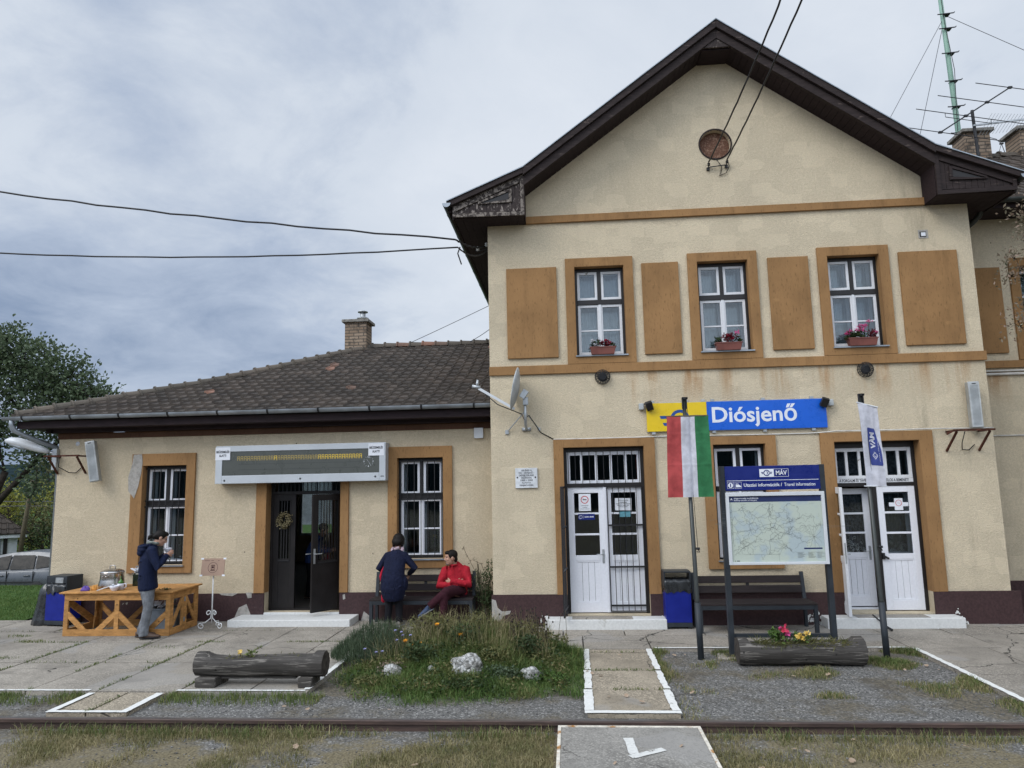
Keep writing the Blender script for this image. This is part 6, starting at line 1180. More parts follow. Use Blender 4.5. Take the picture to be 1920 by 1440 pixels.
b = MB(); clothsheet(b, flag2, 26, 60); b.build('cloth', 'f_white', f2); b = MB(); b.tube([(-0.145, -0.004, 0.004), (0.13, -0.004, -0.074)], 0.010, 8); b.tube([(-0.14, -0.004, -1.135), (0.158, -0.004, -1.145)], 0.008, 8); b.build('rod', 'alu_white', f2)
def warp(b, u, v_, off):   # emblem lies on the cloth: remap (u along width, v down)
    p = Vector(flag2(u, v_)); return (p.x, p.y - off, p.z)
b = MB(); nn = 24
top = lambda i: i / nn
rows_ = []
for i in range(nn + 1):
    v_ = lerp(0.285, 0.745, i / nn); ul = 0.33 - 0.05 * 0 + 0.02 * (i / nn); ur = lerp(0.72, 0.93, min(1, max(0, (i / nn - 0.02) / 0.55))); cut = 0.03 if i in (0, nn) else 0.0; rows_.append([warp(b, lerp(ul + cut, ur - cut, k / 10), v_, 0.004) for k in range(11)])
for i in range(nn):
    for k in range(10): b.add([rows_[i][k], rows_[i][k + 1], rows_[i + 1][k + 1], rows_[i + 1][k]], [(0, 3, 2, 1)])
b.build('printed_panel', 'f_blue', f2)
tb = MB(); textmesh(tb, 'MÁV', 1.0, Matrix.Identity(4), 0.045, extrude=0.0, width=2.3); logo_b = MB()
lt = MB()
def put(src, v0, vscale, uc, uscale):   # lettering seen from the back: reads downwards, mirrored
    pts = [warp(lt, uc - p.y * uscale, v0 - p.x * vscale * -1, 0.0075) for p in src.v]; lt.add(pts, [tuple(f_) for f_ in src.f])
put(tb, 0.435, 0.088, 0.56, 0.0 + 0.30)
lg = MB(); logo(lg, 0, 0, 0, 1.3, X=Matrix.Identity(4)); put(lg, 0.625, 0.075, 0.60, 0.32)
sb = MB(); textmesh(sb, 'a megújuló vasút', 1.0, Matrix.Identity(4), 0.0, extrude=0.0, width=8.0); put(sb, 0.515, 0.045, 0.80, 0.07); lt.build('emblem', 'f_white', f2)

def bench(x0, x1, yf, yb, label):
    t = thing('park_bench', label, 'bench', ((x0 + x1) / 2, yf, 0), group='dark slatted benches against the station wall'); L_ = (x1 - x0) / 2; D = yb - yf
    for sx in (-L_ + 0.03, L_ - 0.03):
        b = MB(); b.box(sx - 0.028, sx + 0.028, 0.0, 0.06, 0.0, 0.41); b.build('leg', 'steelgrey', t, bevel=0.003); b = MB(); b.beam((sx, D - 0.10, 0.0), (sx, D - 0.10, 0.44), 0.05, 0.06); b.beam((sx, D - 0.10, 0.40), (sx, D - 0.01, 0.845), 0.056, 0.05, (0, 1, 0)); b.build('back_support', 'steelgrey', t, bevel=0.003)
        b = MB(); b.box(sx - 0.028, sx + 0.028, 0.061, D - 0.13, 0.36, 0.41); b.build('seat_rail', 'steelgrey', t, bevel=0.003)
    b = MB(); b.box(-L_ + 0.059, L_ - 0.059, 0.0, 0.045, 0.35, 0.41); b.build('front_rail', 'steelgrey', t, bevel=0.003)
    for i in range(4): y = lerp(-0.005, D - 0.135, i / 4); b = MB(); b.box(-L_, L_, y + 0.004, y + (D - 0.13) / 4 - 0.006, 0.4115, 0.442); b.build('seat_slat', 'slat', t, bevel=0.004)
    for z, y in ((0.585, D - 0.085), (0.735, D - 0.054)):
        b = MB(); M = Matrix.Rotation(math.radians(-11), 3, 'X'); b.obox((0, y, z), 2 * L_ - 0.12, 0.03, 0.115, M); b.build('back_slat', 'slat', t, bevel=0.004)
    b = MB(); b.obox((0, D - 0.045, 0.66), 0.05, 0.02, 0.24, Matrix.Rotation(math.radians(-11), 3, 'X')); b.build('back_strap', 'bar', t)
bench(1.93, 3.73, -0.70, -0.06, 'empty dark slatted bench behind the information board'); bench(-3.48, -1.70, 0.0, 0.50, 'dark slatted bench with a man in red sitting on it')

t = thing('litter_bin', 'blue litter bin with an open metal frame top beside the grille door', 'litter bin', (1.675, -0.20, 0), group='blue litter bins'); b = MB(); b.box(-0.205, 0.205, -0.15, 0.15, 0.10, 0.63); b.build('body', 'bin_blue', t, bevel=0.006)
b = MB(); b.box(-0.205, 0.205, -0.15, 0.15, 0.03, 0.099); b.box(-0.18, -0.14, -0.13, 0.13, 0.0, 0.03); b.box(0.14, 0.18, -0.13, 0.13, 0.0, 0.03); b.build('foot', 'steelgrey', t, bevel=0.004)
b = MB(); b.ring(-0.215, 0.215, 0.64, 0.90, 0.022, 0.022, 0.022, 0, -0.16, 0.16); b.build('frame', 'steelgrey', t, bevel=0.004)
b = MB(); b.smooth = True; n = 40; per = [(-0.2, -0.157), (0.2, -0.157), (0.2, 0.157), (-0.2, 0.157)]
def bagskirt(b, per, z1, zlo, amp, rnd):
    pts = []
    for (p, q_) in zip(per, per[1:] + per[:1]):
        for i in range(14): pts.append((lerp(p[0], q_[0], i / 14), lerp(p[1], q_[1], i / 14)))
    rings = []
    for k, f_ in enumerate((0.94, 1.0, 1.03, 1.045, 1.03)):
        z_ = [z1 - 0.03, z1, z1 - 0.05, lerp(z1, zlo, .6), zlo][k]; rings.append([(p[0] * f_ + rnd.uniform(-1, 1) * 0.004 * k, p[1] * f_ + rnd.uniform(-1, 1) * 0.004 * k, z_ + (amp * mnoise.noise(Vector((i * 0.35, k, 3.0))) if k > 2 else 0.004 * math.sin(i * 1.3))) for i, p in enumerate(pts)])
    b.loft(rings, False)
bagskirt(b, per, 0.775, 0.575, 0.10, R); b.build('bin_liner', 'bag', t)
t = thing('litter_bin', 'blue litter bin with a dark hood at the left end of the platform', 'litter bin', (-9.19, 0.28, 0), math.radians(-10), 'blue litter bins'); b = MB(); b.box(-0.22, 0.22, -0.17, 0.17, 0.10, 0.60); b.build('body', 'bin_blue', t, bevel=0.006)
b = MB(); b.box(-0.225, 0.225, -0.175, 0.175, 0.03, 0.099); b.box(-0.19, -0.14, -0.14, 0.14, 0.0, 0.03); b.box(0.14, 0.19, -0.14, 0.14, 0.0, 0.03); b.build('foot', 'steelgrey', t, bevel=0.004)
b = MB(); b.box(-0.225, 0.225, -0.175, 0.175, 0.855, 0.875); b.box(-0.225, -0.205, -0.175, 0.175, 0.601, 0.855); b.box(0.205, 0.225, -0.175, 0.175, 0.601, 0.855); b.box(-0.205, 0.205, -0.175, -0.16, 0.75, 0.855); b.build('hood', 'steelgrey', t, bevel=0.004); b = MB(); b.box(-0.02, 0.15, -0.1805, -0.1755, 0.755, 0.85); b.build('ashtray_plate', 'galv', t); b = MB(); b.box(0.06, 0.07, -0.1815, -0.1808, 0.795, 0.805); b.build('keyhole', 'ink', t)
b = MB(); b.smooth = True; bagskirt(b, [(-0.20, -0.178), (0.20, -0.178), (0.20, 0.16), (-0.20, 0.16)], 0.74, 0.58, 0.20, R); b.build('bin_liner', 'bag', t)
b = MB(); b.smooth = True; rings = []; n = 40
for z, r_, ox in ((0.0, 0.24, 0), (0.02, 0.25, 0), (0.12, 0.235, 0.005), (0.28, 0.205, 0.02), (0.45, 0.185, 0.04), (0.60, 0.18, 0.05), (0.72, 0.165, 0.06), (0.80, 0.12, 0.065), (0.84, 0.055, 0.07), (0.86, 0.04, 0.075), (0.92, 0.075, 0.08)): rings.append([(ox + r_ * math.cos(a) * (1 + 0.17 * mnoise.noise(Vector((math.cos(a) * 2.2, math.sin(a) * 2.2, z * 2.5))) + 0.07 * math.sin(a * 7 + z * 4)), r_ * 0.85 * math.sin(a) * (1 + 0.17 * mnoise.noise(Vector((math.cos(a) * 2.2 + 4, math.sin(a) * 2.2, z * 2.5))) + 0.06 * math.sin(a * 9)), z + 0.01 * math.sin(a * 5)) for a in [2 * math.pi * i / n for i in range(n)]])
b.loft(rings); o = b.build('rubbish_bag', 'bag', None, loc=(-9.58, 0.34, 0.0)); o.scale = (0.85, 0.85, 0.86); tag(o, 'full black rubbish bag leaning beside the left litter bin', 'rubbish bag')

# timber counter
t = thing('timber_counter', 'pine counter with cross-braced frames in front of the wing window', 'counter', (-7.53, -0.25, 0)); TX = (-0.93, 0.91); TY = (-0.45, 0.45)
b = MB()
for i in range(6): y = lerp(-0.50, 0.47, i / 6); b.box(-1.0, 0.97, y + 0.002, lerp(-0.50, 0.47, (i + 1) / 6) - 0.002, 0.685, 0.710)
b.build('counter_top', 'pine', t, bevel=0.003)
def xframe(name, n, L_, X_, hinge=False):
    b = MB(); b.X = X_; b.box(0, L_, 0, 0.03, 0.57, 0.684); b.box(0, L_, 0, 0.03, 0.0, 0.105)
    for i in range(n + 1): x = lerp(0.0, L_ - 0.075, i / n); b.box(x, x + 0.075, 0.0005, 0.0295, 0.105, 0.57)
    for i in range(n):
        a, c = lerp(0.0, L_ - 0.075, i / n) + 0.075, lerp(0.0, L_ - 0.075, (i + 1) / n)
        if i % 2 == 0: b.beam((a - 0.02, 0.015, 0.36), (a + 0.30 * (1 if L_ > 1.2 else 0.7), 0.015, 0.07), 0.024, 0.085, (0, 0, 1)); 
        if (i % 2 == 0 and n == 2) or i % 2 == 1 or n > 2: b.beam((c + 0.02, 0.015, 0.36), (c - 0.30 * (1 if L_ > 1.2 else 0.7), 0.015, 0.07), 0.024, 0.085, (0, 0, 1))
        if n == 2 and i == 1: b.beam((a - 0.02, 0.015, 0.36), (a + 0.30, 0.015, 0.07), 0.024, 0.085, (0, 0, 1))
    o = b.build(name, 'pine', t, bevel=0.002); return o
xframe('front_frame', 2, TX[1] - TX[0], Matrix.Translation((TX[0], TY[0], 0)))
xframe('back_frame', 2, TX[1] - TX[0], Matrix.Translation((TX[0], TY[1] - 0.03, 0)))
def doorframe(X_):
    b = MB(); b.X = X_
    for (a, c, s_) in ((0.002, 0.418, 1), (0.422, 0.838, -1)):
        b.ring(a, c, 0.0, 0.684, 0.075, 0.075, 0.115, 0.105, 0, 0.03)
        p, q_ = ((a + 0.075, 0.15), (c - 0.06, 0.54)) if s_ > 0 else ((a + 0.06, 0.54), (c - 0.075, 0.15)); b.beam((p[0], 0.015, p[1]), (q_[0], 0.015, q_[1]), 0.024, 0.07, (0, 0, 1))
    b.build('side_doors', 'pine', t, bevel=0.002)
    b = MB(); b.X = X_
    for z in (0.15, 0.48): b.box(0.395, 0.445, -0.005, -0.0005, z, z + 0.07)
    b.build('hinge', 'galv', t)
doorframe(Matrix.Translation((TX[1] - 0.03, TY[0] + 0.031, 0)) @ Matrix.Rotation(math.pi / 2, 4, 'Z') @ Matrix.Translation((0, -0.03, 0)))
b = MB(); b.X = Matrix.Translation((TX[0] + 0.03, TY[0] + 0.031, 0)) @ Matrix.Rotation(math.pi / 2, 4, 'Z'); b.ring(0, 0.838, 0, 0.684, 0.075, 0.075, 0.115, 0.105, 0, 0.03); b.beam((0.05, 0.015, 0.55), (0.79, 0.015, 0.08), 0.024, 0.11, (0, 0, 1)); b.build('end_frame', 'pine', t)
t = thing('storage_tub', 'grey plastic storage tub inside the pine counter', 'tub', (-6.98, -0.22, 0)); b = MB(); b.loft([[(-w_, -d_, z), (w_, -d_, z), (w_, d_, z), (-w_, d_, z)] for w_, d_, z in ((0.20, 0.15, 0.0), (0.25, 0.19, 0.36), (0.265, 0.205, 0.36), (0.265, 0.205, 0.385), (0.24, 0.18, 0.385), (0.19, 0.14, 0.03))], True); b.build('tub_body', 'tub', t, bevel=0.004); b = MB(); b.smooth = True; foliage(b, (0, 0, 0.40), (0.2, 0.15, 0.06), 40, 0.12); b.build('plastic_wrap', 'paper', t)
b = MB(); b.beam((0, 0, 0.0), (0.02, 0.02, 0.50), 0.012, 0.02); b.beam((0.25, -0.02, 0.10), (0.42, 0.04, 0.52), 0.012, 0.02); b.beam((0.22, 0.03, 0.06), (0.44, 0.02, 0.10), 0.015, 0.02); tag(b.build('timber_offcut', 'pine', None, loc=(-8.20, -0.30, 0.0)), 'thin timber offcuts lying inside the left half of the counter', 'offcut')
# on the counter
t = thing('stock_pot', 'big stainless steel stock pot with a domed lid', 'pot', (-7.965, -0.22, 0.7102)); b = MB(); b.smooth = True; b.lathe([(0.001, 0.0), (0.19, 0.0), (0.205, 0.012), (0.208, 0.06), (0.19, 0.13), (0.182, 0.24), (0.188, 0.252), (0.178, 0.25), (0.17, 0.24), (0.16, 0.05), (0.001, 0.03)], n=40); b.build('pot_body', 'inox', t)
b = MB(); b.smooth = True; b.lathe([(0.001, 0.245), (0.192, 0.254), (0.192, 0.268), (0.17, 0.288), (0.11, 0.315), (0.04, 0.326), (0.001, 0.327)], n=40); ld = b.build('lid', 'inox', t); b = MB(); b.smooth = True; b.tube([(-0.05, 0, 0.32), (-0.05, 0, 0.36), (-0.035, 0, 0.375), (0.035, 0, 0.375), (0.05, 0, 0.36), (0.05, 0, 0.32)], 0.008, 8); b.build('lid_handle', 'inox', ld)
for sx in (-1, 1): b = MB(); b.smooth = True; b.tube([(sx * 0.05 + (0.0), -0.182, 0.20), (sx * 0.045, -0.215, 0.21), (sx * 0.02, -0.225, 0.21)], 0.008, 6); b.build('side_handle', 'inox', t)
def bowl(x, y, r_, h, label):
    t = thing('china_bowl', label, 'bowl', (x, y, 0.7102), group='white bowls on the counter'); b = MB(); b.smooth = True; b.lathe([(0.001, 0.0), (r_ * 0.5, 0.0), (r_ * 0.55, 0.01), (r_ * 0.9, h * 0.6), (r_, h), (r_ * 0.95, h), (r_ * 0.82, h * 0.6), (r_ * 0.4, 0.02), (0.001, 0.015)], n=28); b.build('bowl_body', 'china', t); return t
bowl(-7.66, -0.60, 0.082, 0.085, 'white bowl with a grey rim line at the front of the counter'); t = bowl(-7.36, -0.22, 0.065, 0.072, 'smaller white bowl with a dark spoon further along the counter'); b = MB(); b.smooth = True; b.tube([(-0.01, 0, 0.03), (-0.07, 0.0, 0.12)], 0.006, 6); b.build('spoon_handle', 'bar', t)
t = thing('soap_bottle', 'white pump bottle with green liquid behind the front bowl', 'bottle', (-7.645, -0.46, 0.7102)); b = MB(); b.smooth = True; b.lathe([(0.001, 0), (0.055, 0), (0.055, 0.09), (0.05, 0.10), (0.001, 0.10)]); b.build('mug_body', 'china', t); b = MB(); b.smooth = True; b.lathe([(0.001, 0.1005), (0.045, 0.1005), (0.04, 0.13), (0.015, 0.155), (0.012, 0.175), (0.001, 0.175)]); b.tube([(0, 0, 0.175), (0, 0, 0.21), (-0.03, 0, 0.215)], 0.006, 6); b.build('green_top', 'soap', t); b = MB(); b.smooth = True; b.tube([(0.05, 0, 0.09), (0.09, 0, 0.10), (0.10, 0, 0.05), (0.055, 0, 0.015)], 0.010, 8); b.build('ear', 'china', t)
t = thing('glass_jar', 'tall dark green jar behind the stock pot', 'jar', (-7.60, -0.02, 0.7102)); b = MB(); b.box(-0.085, 0.085, -0.06, 0.06, 0.0, 0.22); b.build('jar_body', 'darkglass', t, bevel=0.015); b = MB(); b.smooth = True; foliage(b, (-0.03, -0.02, 0.25), (0.07, 0.05, 0.05), 50, 0.07); b.build('plastic_bag', 'paper', t)
b = MB(); b.smooth = True; b.tube([(-7.93, -0.66, 0.722), (-7.70, -0.60, 0.80)], 0.009, 6); b.tube([(-7.70, -0.60, 0.80), (-7.675, -0.592, 0.813)], [0.018, 0.012], 8); o = b.build('ladle', 'alu_white'); tag(o, 'long pale ladle resting across the rim of the front bowl', 'ladle')
def lump(name, mat, x, y, r_, label, cat):
    b = MB(); b.smooth = True; b.loft([[(r_ * k * math.cos(a) * (1 + 0.25 * mnoise.noise(Vector((math.cos(a) * 2, math.sin(a) * 2, z * 9)))), r_ * 0.8 * k * math.sin(a), z + 0.012 * math.sin(3 * a) * (1 if z > 0.01 else 0)) for a in [2 * math.pi * i / 16 for i in range(16)]] for z, k in ((0.0, 1.0), (0.02, 1.0), (0.045, 0.8), (0.068, 0.45), (0.075, 0.12))]); tag(b.build(name, mat, None, loc=(x, y, 0.7102)), label, cat)
lump('folded_cloth', 'purple', -8.20, -0.57, 0.075, 'crumpled purple cloth on the left end of the counter', 'cloth'); lump('cloth_scrap', 'orange', -8.09, -0.50, 0.048, 'orange cloth scrap beside the purple cloth', 'cloth')
b = MB()
for i in range(60): b.leaf((R.uniform(-0.10, 0.12), R.uniform(-0.05, 0.05), 0.005), (R.uniform(-1, 1), R.uniform(-1, 1), R.uniform(0, 0.5)), (0, 0, 1), 0.05, 0.02)
tag(b.build('herb_bunch', 'leaf_dark', None, loc=(-6.84, -0.55, 0.7105)), 'small bunch of dark herbs on the corner of the counter', 'herbs')

t = thing('sign_stand', 'white wrought iron stand holding a brown cardboard sign', 'sign stand', (-6.17, -0.17, 0)); b = MB(); b.smooth = True; b.tube([(0, 0, 0.10), (0, 0, 0.90)], 0.011, 8); b.build('pole', 'wrought', t)
for k in range(3):
    a = math.radians(-95 + 120 * k) if k else math.radians(180 + 12); a = (math.radians(195), math.radians(-15), math.radians(85))[k]; d = Vector((math.cos(a), math.sin(a), 0)); b = MB(); b.smooth = True; pts = []
    for i in range(16): th = math.radians(lerp(-200, 130, i / 15)); r_ = lerp(0.012, 0.045, i / 15); pts.append(d * (0.055 + r_ * math.cos(th)) + Vector((0, 0, 0.265 + r_ * math.sin(th))))
    pts += [d * 0.012 + Vector((0, 0, 0.24)), d * 0.02 + Vector((0, 0, 0.18)), d * 0.11 + Vector((0, 0, 0.11))]
    for i in range(18): th = math.radians(lerp(50, -330, i / 17)); r_ = lerp(0.055, 0.012, i / 17); pts.append(d * (0.165 + r_ * math.cos(th)) + Vector((0, 0, 0.062 + r_ * math.sin(th))))
    b.tube(pts, 0.0085, 6); b.build('scroll_leg', 'wrought', t)
b = MB(); Xc = Matrix.Translation((0, -0.02, 1.035)) @ Matrix.Rotation(math.radians(-8), 4, 'X'); b.X = Xc; b.box(-0.205, 0.205, -0.006, 0.006, -0.145, 0.145); cb = b.build('cardboard', 'card', t)
b = MB(); b.X = Xc
for i in range(30):
    u, v_ = 2 * math.pi * i / 30, 2 * math.pi * (i + 1) / 30; b.prism_xz([(r_ * math.cos(a), -0.01 + r_ * math.sin(a)) for r_, a in ((0.083, u), (0.088, u), (0.088, v_), (0.083, v_))], -0.0072, -0.0062)
b.ring(-0.03, 0.03, -0.045, 0.035, 0.006, 0.006, 0.012, 0.006, -0.0072, -0.0062); b.box(-0.04, 0.04, -0.0072, -0.0062, -0.06, -0.05); b.box(-0.016, 0.016, -0.0072, -0.0062, -0.02, 0.012)
for x, w_ in ((-0.14, 0.10), (-0.02, 0.05), (0.10, 0.03)): b.box(x - 0.02, x + w_ - 0.02, -0.0072, -0.0062, 0.105, 0.110)
b.build('drawn_emblem', 'maroon_cloth', cb); b = MB(); b.X = Xc
for x, z in ((-0.2, 0.14), (0.2, 0.14), (-0.2, -0.14), (0.2, -0.14)): b.box(x - 0.025, x + 0.025, -0.0072, -0.0062, z - 0.014, z + 0.014)
b.build('adhesive_tape', 'paper', cb)

# hollowed logs used as planters
def log(name, label, loc, L_, r_, rz, blocks, plants):
    t = thing(name, label, 'log planter', loc, rz, 'hollow log planters'); b = MB(); n = 30; rings = []; zc_ = r_ + (0.10 if blocks else -0.03)
    m = 28
    for i in range(m + 1):
        x = lerp(-L_ / 2, L_ / 2, i / m); rr_ = r_ * (1 + 0.10 * mnoise.noise(Vector((x * 2.2, 1, 7))) + 0.05 * x); rings.append([])
        for j in range(n):
            a = 2 * math.pi * j / n; q_ = rr_ * (1 + 0.11 * mnoise.noise(Vector((x * 1.1, math.cos(a) * 2.4, math.sin(a) * 2.4))) + 0.03 * math.sin(a * 11 + mnoise.noise(Vector((x, a, 0))) * 3)); z = math.sin(a) * q_
            cutz = rr_ * (0.62 + 0.10 * math.sin(x * 5) + 0.06 * mnoise.noise(Vector((x * 3, 0, 2))))
            if 2 < i < m - 2 and z > cutz: z = cutz
            rings[-1].append((x, math.cos(a) * q_, zc_ + z))
    b.smooth = True; b.loft(rings, False); lg_ = b.build('trunk_section', 'log', t)
    b = MB(); b.add([(p[0] - 0.001, p[1], p[2]) for p in rings[0]], [tuple(range(n - 1, -1, -1))]); b.build('sawn_end', 'logend', t); b = MB(); b.add([(p[0] + 0.001, p[1], p[2]) for p in rings[-1]], [tuple(range(n))]); b.build('sawn_end', 'logend', t)
    if blocks:
        for sx in (-0.62, 0.60): b = MB(); b.obox((sx, 0, 0.055), 0.26 if sx < 0 else 0.17, 0.34, 0.11, Matrix.Rotation(0.06 * sx, 3, 'Z')); b.build('support_block', 'log', t, bevel=0.012)
        b = MB(); b.box(-0.5, 0.45, -0.05, 0.05, 0.075, 0.10); b.build('under_beam', 'log', t)
    plants(t, zc_ + r_ * 0.66)
def fl(t, x, y, z, h, m, r_, n=26):
    b = MB(); b.tube([(x, y, z), (x + 0.01, y - 0.01, z + h)], 0.0045, 5); b.build('flower_stem', 'stalk', t); b = MB(); bloom(b, (x + 0.01, y - 0.02, z + h), r_, n, r_ * 1.1); b.build('flower_head', m, t)
def pl1(t, z):
    b = MB()
    for i in range(120): x = R.uniform(-0.45, 0.5); b.leaf((x, R.uniform(-0.10, 0.08), z - 0.02), (R.uniform(-1, 1), R.uniform(-1, 1), R.uniform(0.1, 0.8)), (R.random(), R.random(), 0.2), R.uniform(0.03, 0.08), 0.012)
    b.build('moss', 'leaf_olive', t); b = MB(); foliage(b, (-0.13, -0.03, z + 0.02), (0.06, 0.04, 0.03), 26, 0.05); b.build('foliage', 'grass', t); fl(t, -0.26, -0.03, z, 0.055, 'petal_yellow', 0.032)
log('log_planter', 'dark hollow log on wooden blocks, at the left edge of the grass mound', (-3.82, -3.50, 0.0), 1.60, 0.140, 0.0, True, pl1)
def pl2(t, z):
    b = MB()
    for i in range(900):
        x = R.uniform(-0.55, 0.62); b.leaf((x, R.uniform(-0.15, 0.10), z - 0.01), (R.uniform(-1, 1), R.uniform(-1, 0.4), R.uniform(-0.5, 0.7)), (R.random(), R.random(), 0.2), R.uniform(0.05, 0.14), 0.010)
    b.build('moss', 'leaf_olive', t); b = MB(); foliage(b, (-0.28, -0.02, z + 0.08), (0.12, 0.08, 0.08), 130, 0.06); foliage(b, (0.02, -0.02, z + 0.05), (0.14, 0.08, 0.06), 110, 0.05); b.build('foliage', 'grass_lush', t)
    for x, h, m, r_ in ((-0.205, 0.17, 'petal_red', 0.045), (-0.17, 0.11, 'pink', 0.04), (-0.25, 0.19, 'pink', 0.02), (-0.03, 0.08, 'petal_yellow', 0.045), (0.075, 0.12, 'petal_yellow', 0.032), (0.02, 0.06, 'petal_yellow', 0.025)): fl(t, x, -0.05, z, h, m, r_)
log('log_planter', 'mossy hollow log with red and yellow flowers below the information board', (2.90, -2.42, 0.0), 1.58, 0.165, 0.0, False, pl2)
b = MB(); b.loft([[(x * k, y * k, z) for x, y in ((-0.24, -0.16), (0.22, -0.15), (0.24, 0.14), (-0.2, 0.16))] for z, k in ((-0.06, 1.0), (-0.01, 1.0), (0.0, 0.94))]); tag(b.build('concrete_footing', 'concrete', None, loc=(2.15, -2.0, -0.02)), 'low concrete footing under the left post of the information board', 'footing')
tag((lambda bb: (bb.tube([(4.68, -0.30, 0.20), (4.83, -0.55, 0.02)], 0.012, 8), bb.tube([(4.80, -0.50, 0.05), (4.845, -0.575, 0.015)], 0.02, 8), bb.build('door_stop_rod', 'bar'))[-1])(MB()), 'black iron rod propping the open office door', 'rod')
# ================================================================== people
V3 = lambda *a: Vector(a)
def add_head(b, c, f, up, k=1.0, beard=False):
    """skull, face, jaw, nose, ears, brow, lips as overlapping lofts, later merged into the body"""
    f = Vector(f).normalized(); up = Vector(up); up = (up - f * up.dot(f)).normalized(); l_ = up.cross(f); M = Matrix((f, l_, up)).transposed(); old = b.X; b.X = Matrix.Translation(c) @ (M * k).to_4x4()
    b.sph((-0.012, 0, 0.030), 0.098, 0.076, 0.092, 18, 12); b.sph((0.022, 0, -0.030), 0.072, 0.062, 0.088, 16, 10); b.sph((0.045, 0, -0.085), 0.042, 0.042, 0.032, 12, 8)
    b.ell([((0.078, 0, 0.022), 0.010, 0.012), ((0.094, 0, -0.005), 0.012, 0.016), ((0.104, 0, -0.026), 0.016, 0.016), ((0.090, 0, -0.036), 0.016, 0.010)], 10, (1, 0, 0)); b.sph((0.074, 0, 0.038), 0.020, 0.056, 0.010, 12, 6); b.sph((0.080, 0, -0.058), 0.014, 0.026, 0.007, 10, 6); b.sph((0.078, 0, -0.070), 0.013, 0.022, 0.007, 10, 6)
    for s_ in (-1, 1): b.sph((-0.012, s_ * 0.078, -0.005), 0.022, 0.010, 0.034, 10, 8); b.sph((0.055, s_ * 0.040, -0.020), 0.03, 0.022, 0.022, 10, 6)
    b.X = old; return M
def add_hand(b, w_, d, pn, curl=0.6, k=1.0, thumb=1):
    """w_ wrist, d pointing direction, pn palm normal; five separate fingers bent towards the palm"""
    d = Vector(d).normalized(); pn = Vector(pn); pn = (pn - d * pn.dot(d)).normalized(); s_ = d.cross(pn); w_ = Vector(w_)
    b.ell([(w_, 0.024 * k, 0.019 * k), (w_ + d * 0.03 * k, 0.034 * k, 0.018 * k), (w_ + d * 0.085 * k, 0.040 * k, 0.015 * k), (w_ + d * 0.095 * k, 0.036 * k, 0.012 * k)], 12, tuple(pn))
    for i, (o, ln) in enumerate(((-0.030, 0.068), (-0.010, 0.078), (0.011, 0.073), (0.030, 0.056))):
        p = w_ + d * 0.088 * k + s_ * o * k; a = 0.15; pts = [p]
        for j, fr_ in enumerate((0.44, 0.31, 0.25)): a += curl * (0.8 if j == 0 else 1.0); p = p + (d * math.cos(a) + pn * math.sin(a)) * ln * fr_ * k; pts.append(p)
        b.tube(pts, [0.0095 * k, 0.009 * k, 0.0085 * k, 0.007 * k], 7)
    p = w_ + d * 0.028 * k + s_ * thumb * 0.030 * k; q_ = p + (d * 0.6 + s_ * thumb * 0.7 + pn * 0.25).normalized() * 0.034 * k; b.tube([p, q_, q_ + (d * 0.85 + pn * 0.5).normalized() * 0.032 * k], [0.012 * k, 0.0105 * k, 0.008 * k], 7)
def limb(b, pts, rs, n=14): b.tube(pts, rs, n)
def shoe(b, sole, ank, d, ln=0.27, wd=0.046):
    d = Vector(d).normalized(); a = Vector(ank); h = Vector((a.x, a.y, a.z)); fl_ = a.z - 0.075
    P_ = lambda t, z: Vector((a.x, a.y, fl_)) + d * t + Vector((0, 0, z))
    b.ell([(P_(-0.075, 0.045), 0.030, 0.030), (P_(-0.05, 0.05), 0.038, 0.042), (P_(0.0, 0.055), wd * 0.9, 0.050), (P_(0.07, 0.045), wd, 0.040), (P_(0.14, 0.035), wd * 1.08, 0.028), (P_(ln - 0.09, 0.028), wd * 0.9, 0.020), (P_(ln - 0.07, 0.026), wd * 0.5, 0.012)], 14, (0, 0, 1)); b.tube([P_(-0.01, 0.05), a + Vector((0, 0, 0.03))], [0.045, 0.046], 12)
    sole.ell([(P_(-0.082, 0.012), 0.028, 0.012), (P_(-0.05, 0.012), 0.040, 0.012), (P_(0.06, 0.012), wd * 0.95, 0.012), (P_(0.14, 0.012), wd * 1.12, 0.012), (P_(ln - 0.085, 0.014), wd * 0.8, 0.012), (P_(ln - 0.065, 0.016), wd * 0.4, 0.010)], 14, (0, 0, 1))
def eyes(t, c, M, k=1.0):
    b = MB(); b.X = Matrix.Translation(c) @ (M * k).to_4x4()
    for s_ in (-1, 1): b.sph((0.078, s_ * 0.031, 0.015), 0.007, 0.012, 0.006, 10, 6)
    b.build('eyes', 'ink', t)

# ---- man at the counter
t = thing('person', 'standing man in navy jacket and grey jeans eating from a bowl at the counter', 'person', (-6.93, -0.86, 0), math.radians(38))
b = MB(); hc = V3(0.165, -0.01, 1.575)
limb(b, [(0.0, 0.09, 0.88), (0.03, 0.10, 0.48), (-0.02, 0.11, 0.10)], [0.075, 0.052, 0.038]); limb(b, [(0.0, -0.09, 0.88), (0.02, -0.10, 0.48), (-0.03, -0.11, 0.10)], [0.075, 0.052, 0.038])
b.ell([((0, 0, 0.82), 0.13, 0.09), ((0.0, 0, 0.98), 0.14, 0.095), ((0.02, 0, 1.2), 0.15, 0.10), ((0.03, 0, 1.38), 0.13, 0.08), ((0.05, 0, 1.45), 0.06, 0.055)], 16, (1, 0, 0)); limb(b, [(0.05, 0, 1.42), (0.10, 0, 1.50), (0.135, 0, 1.55)], [0.058, 0.053, 0.053])
M = add_head(b, hc, (0.86, -0.02, -0.42), (0, 0, 1), 1.02)
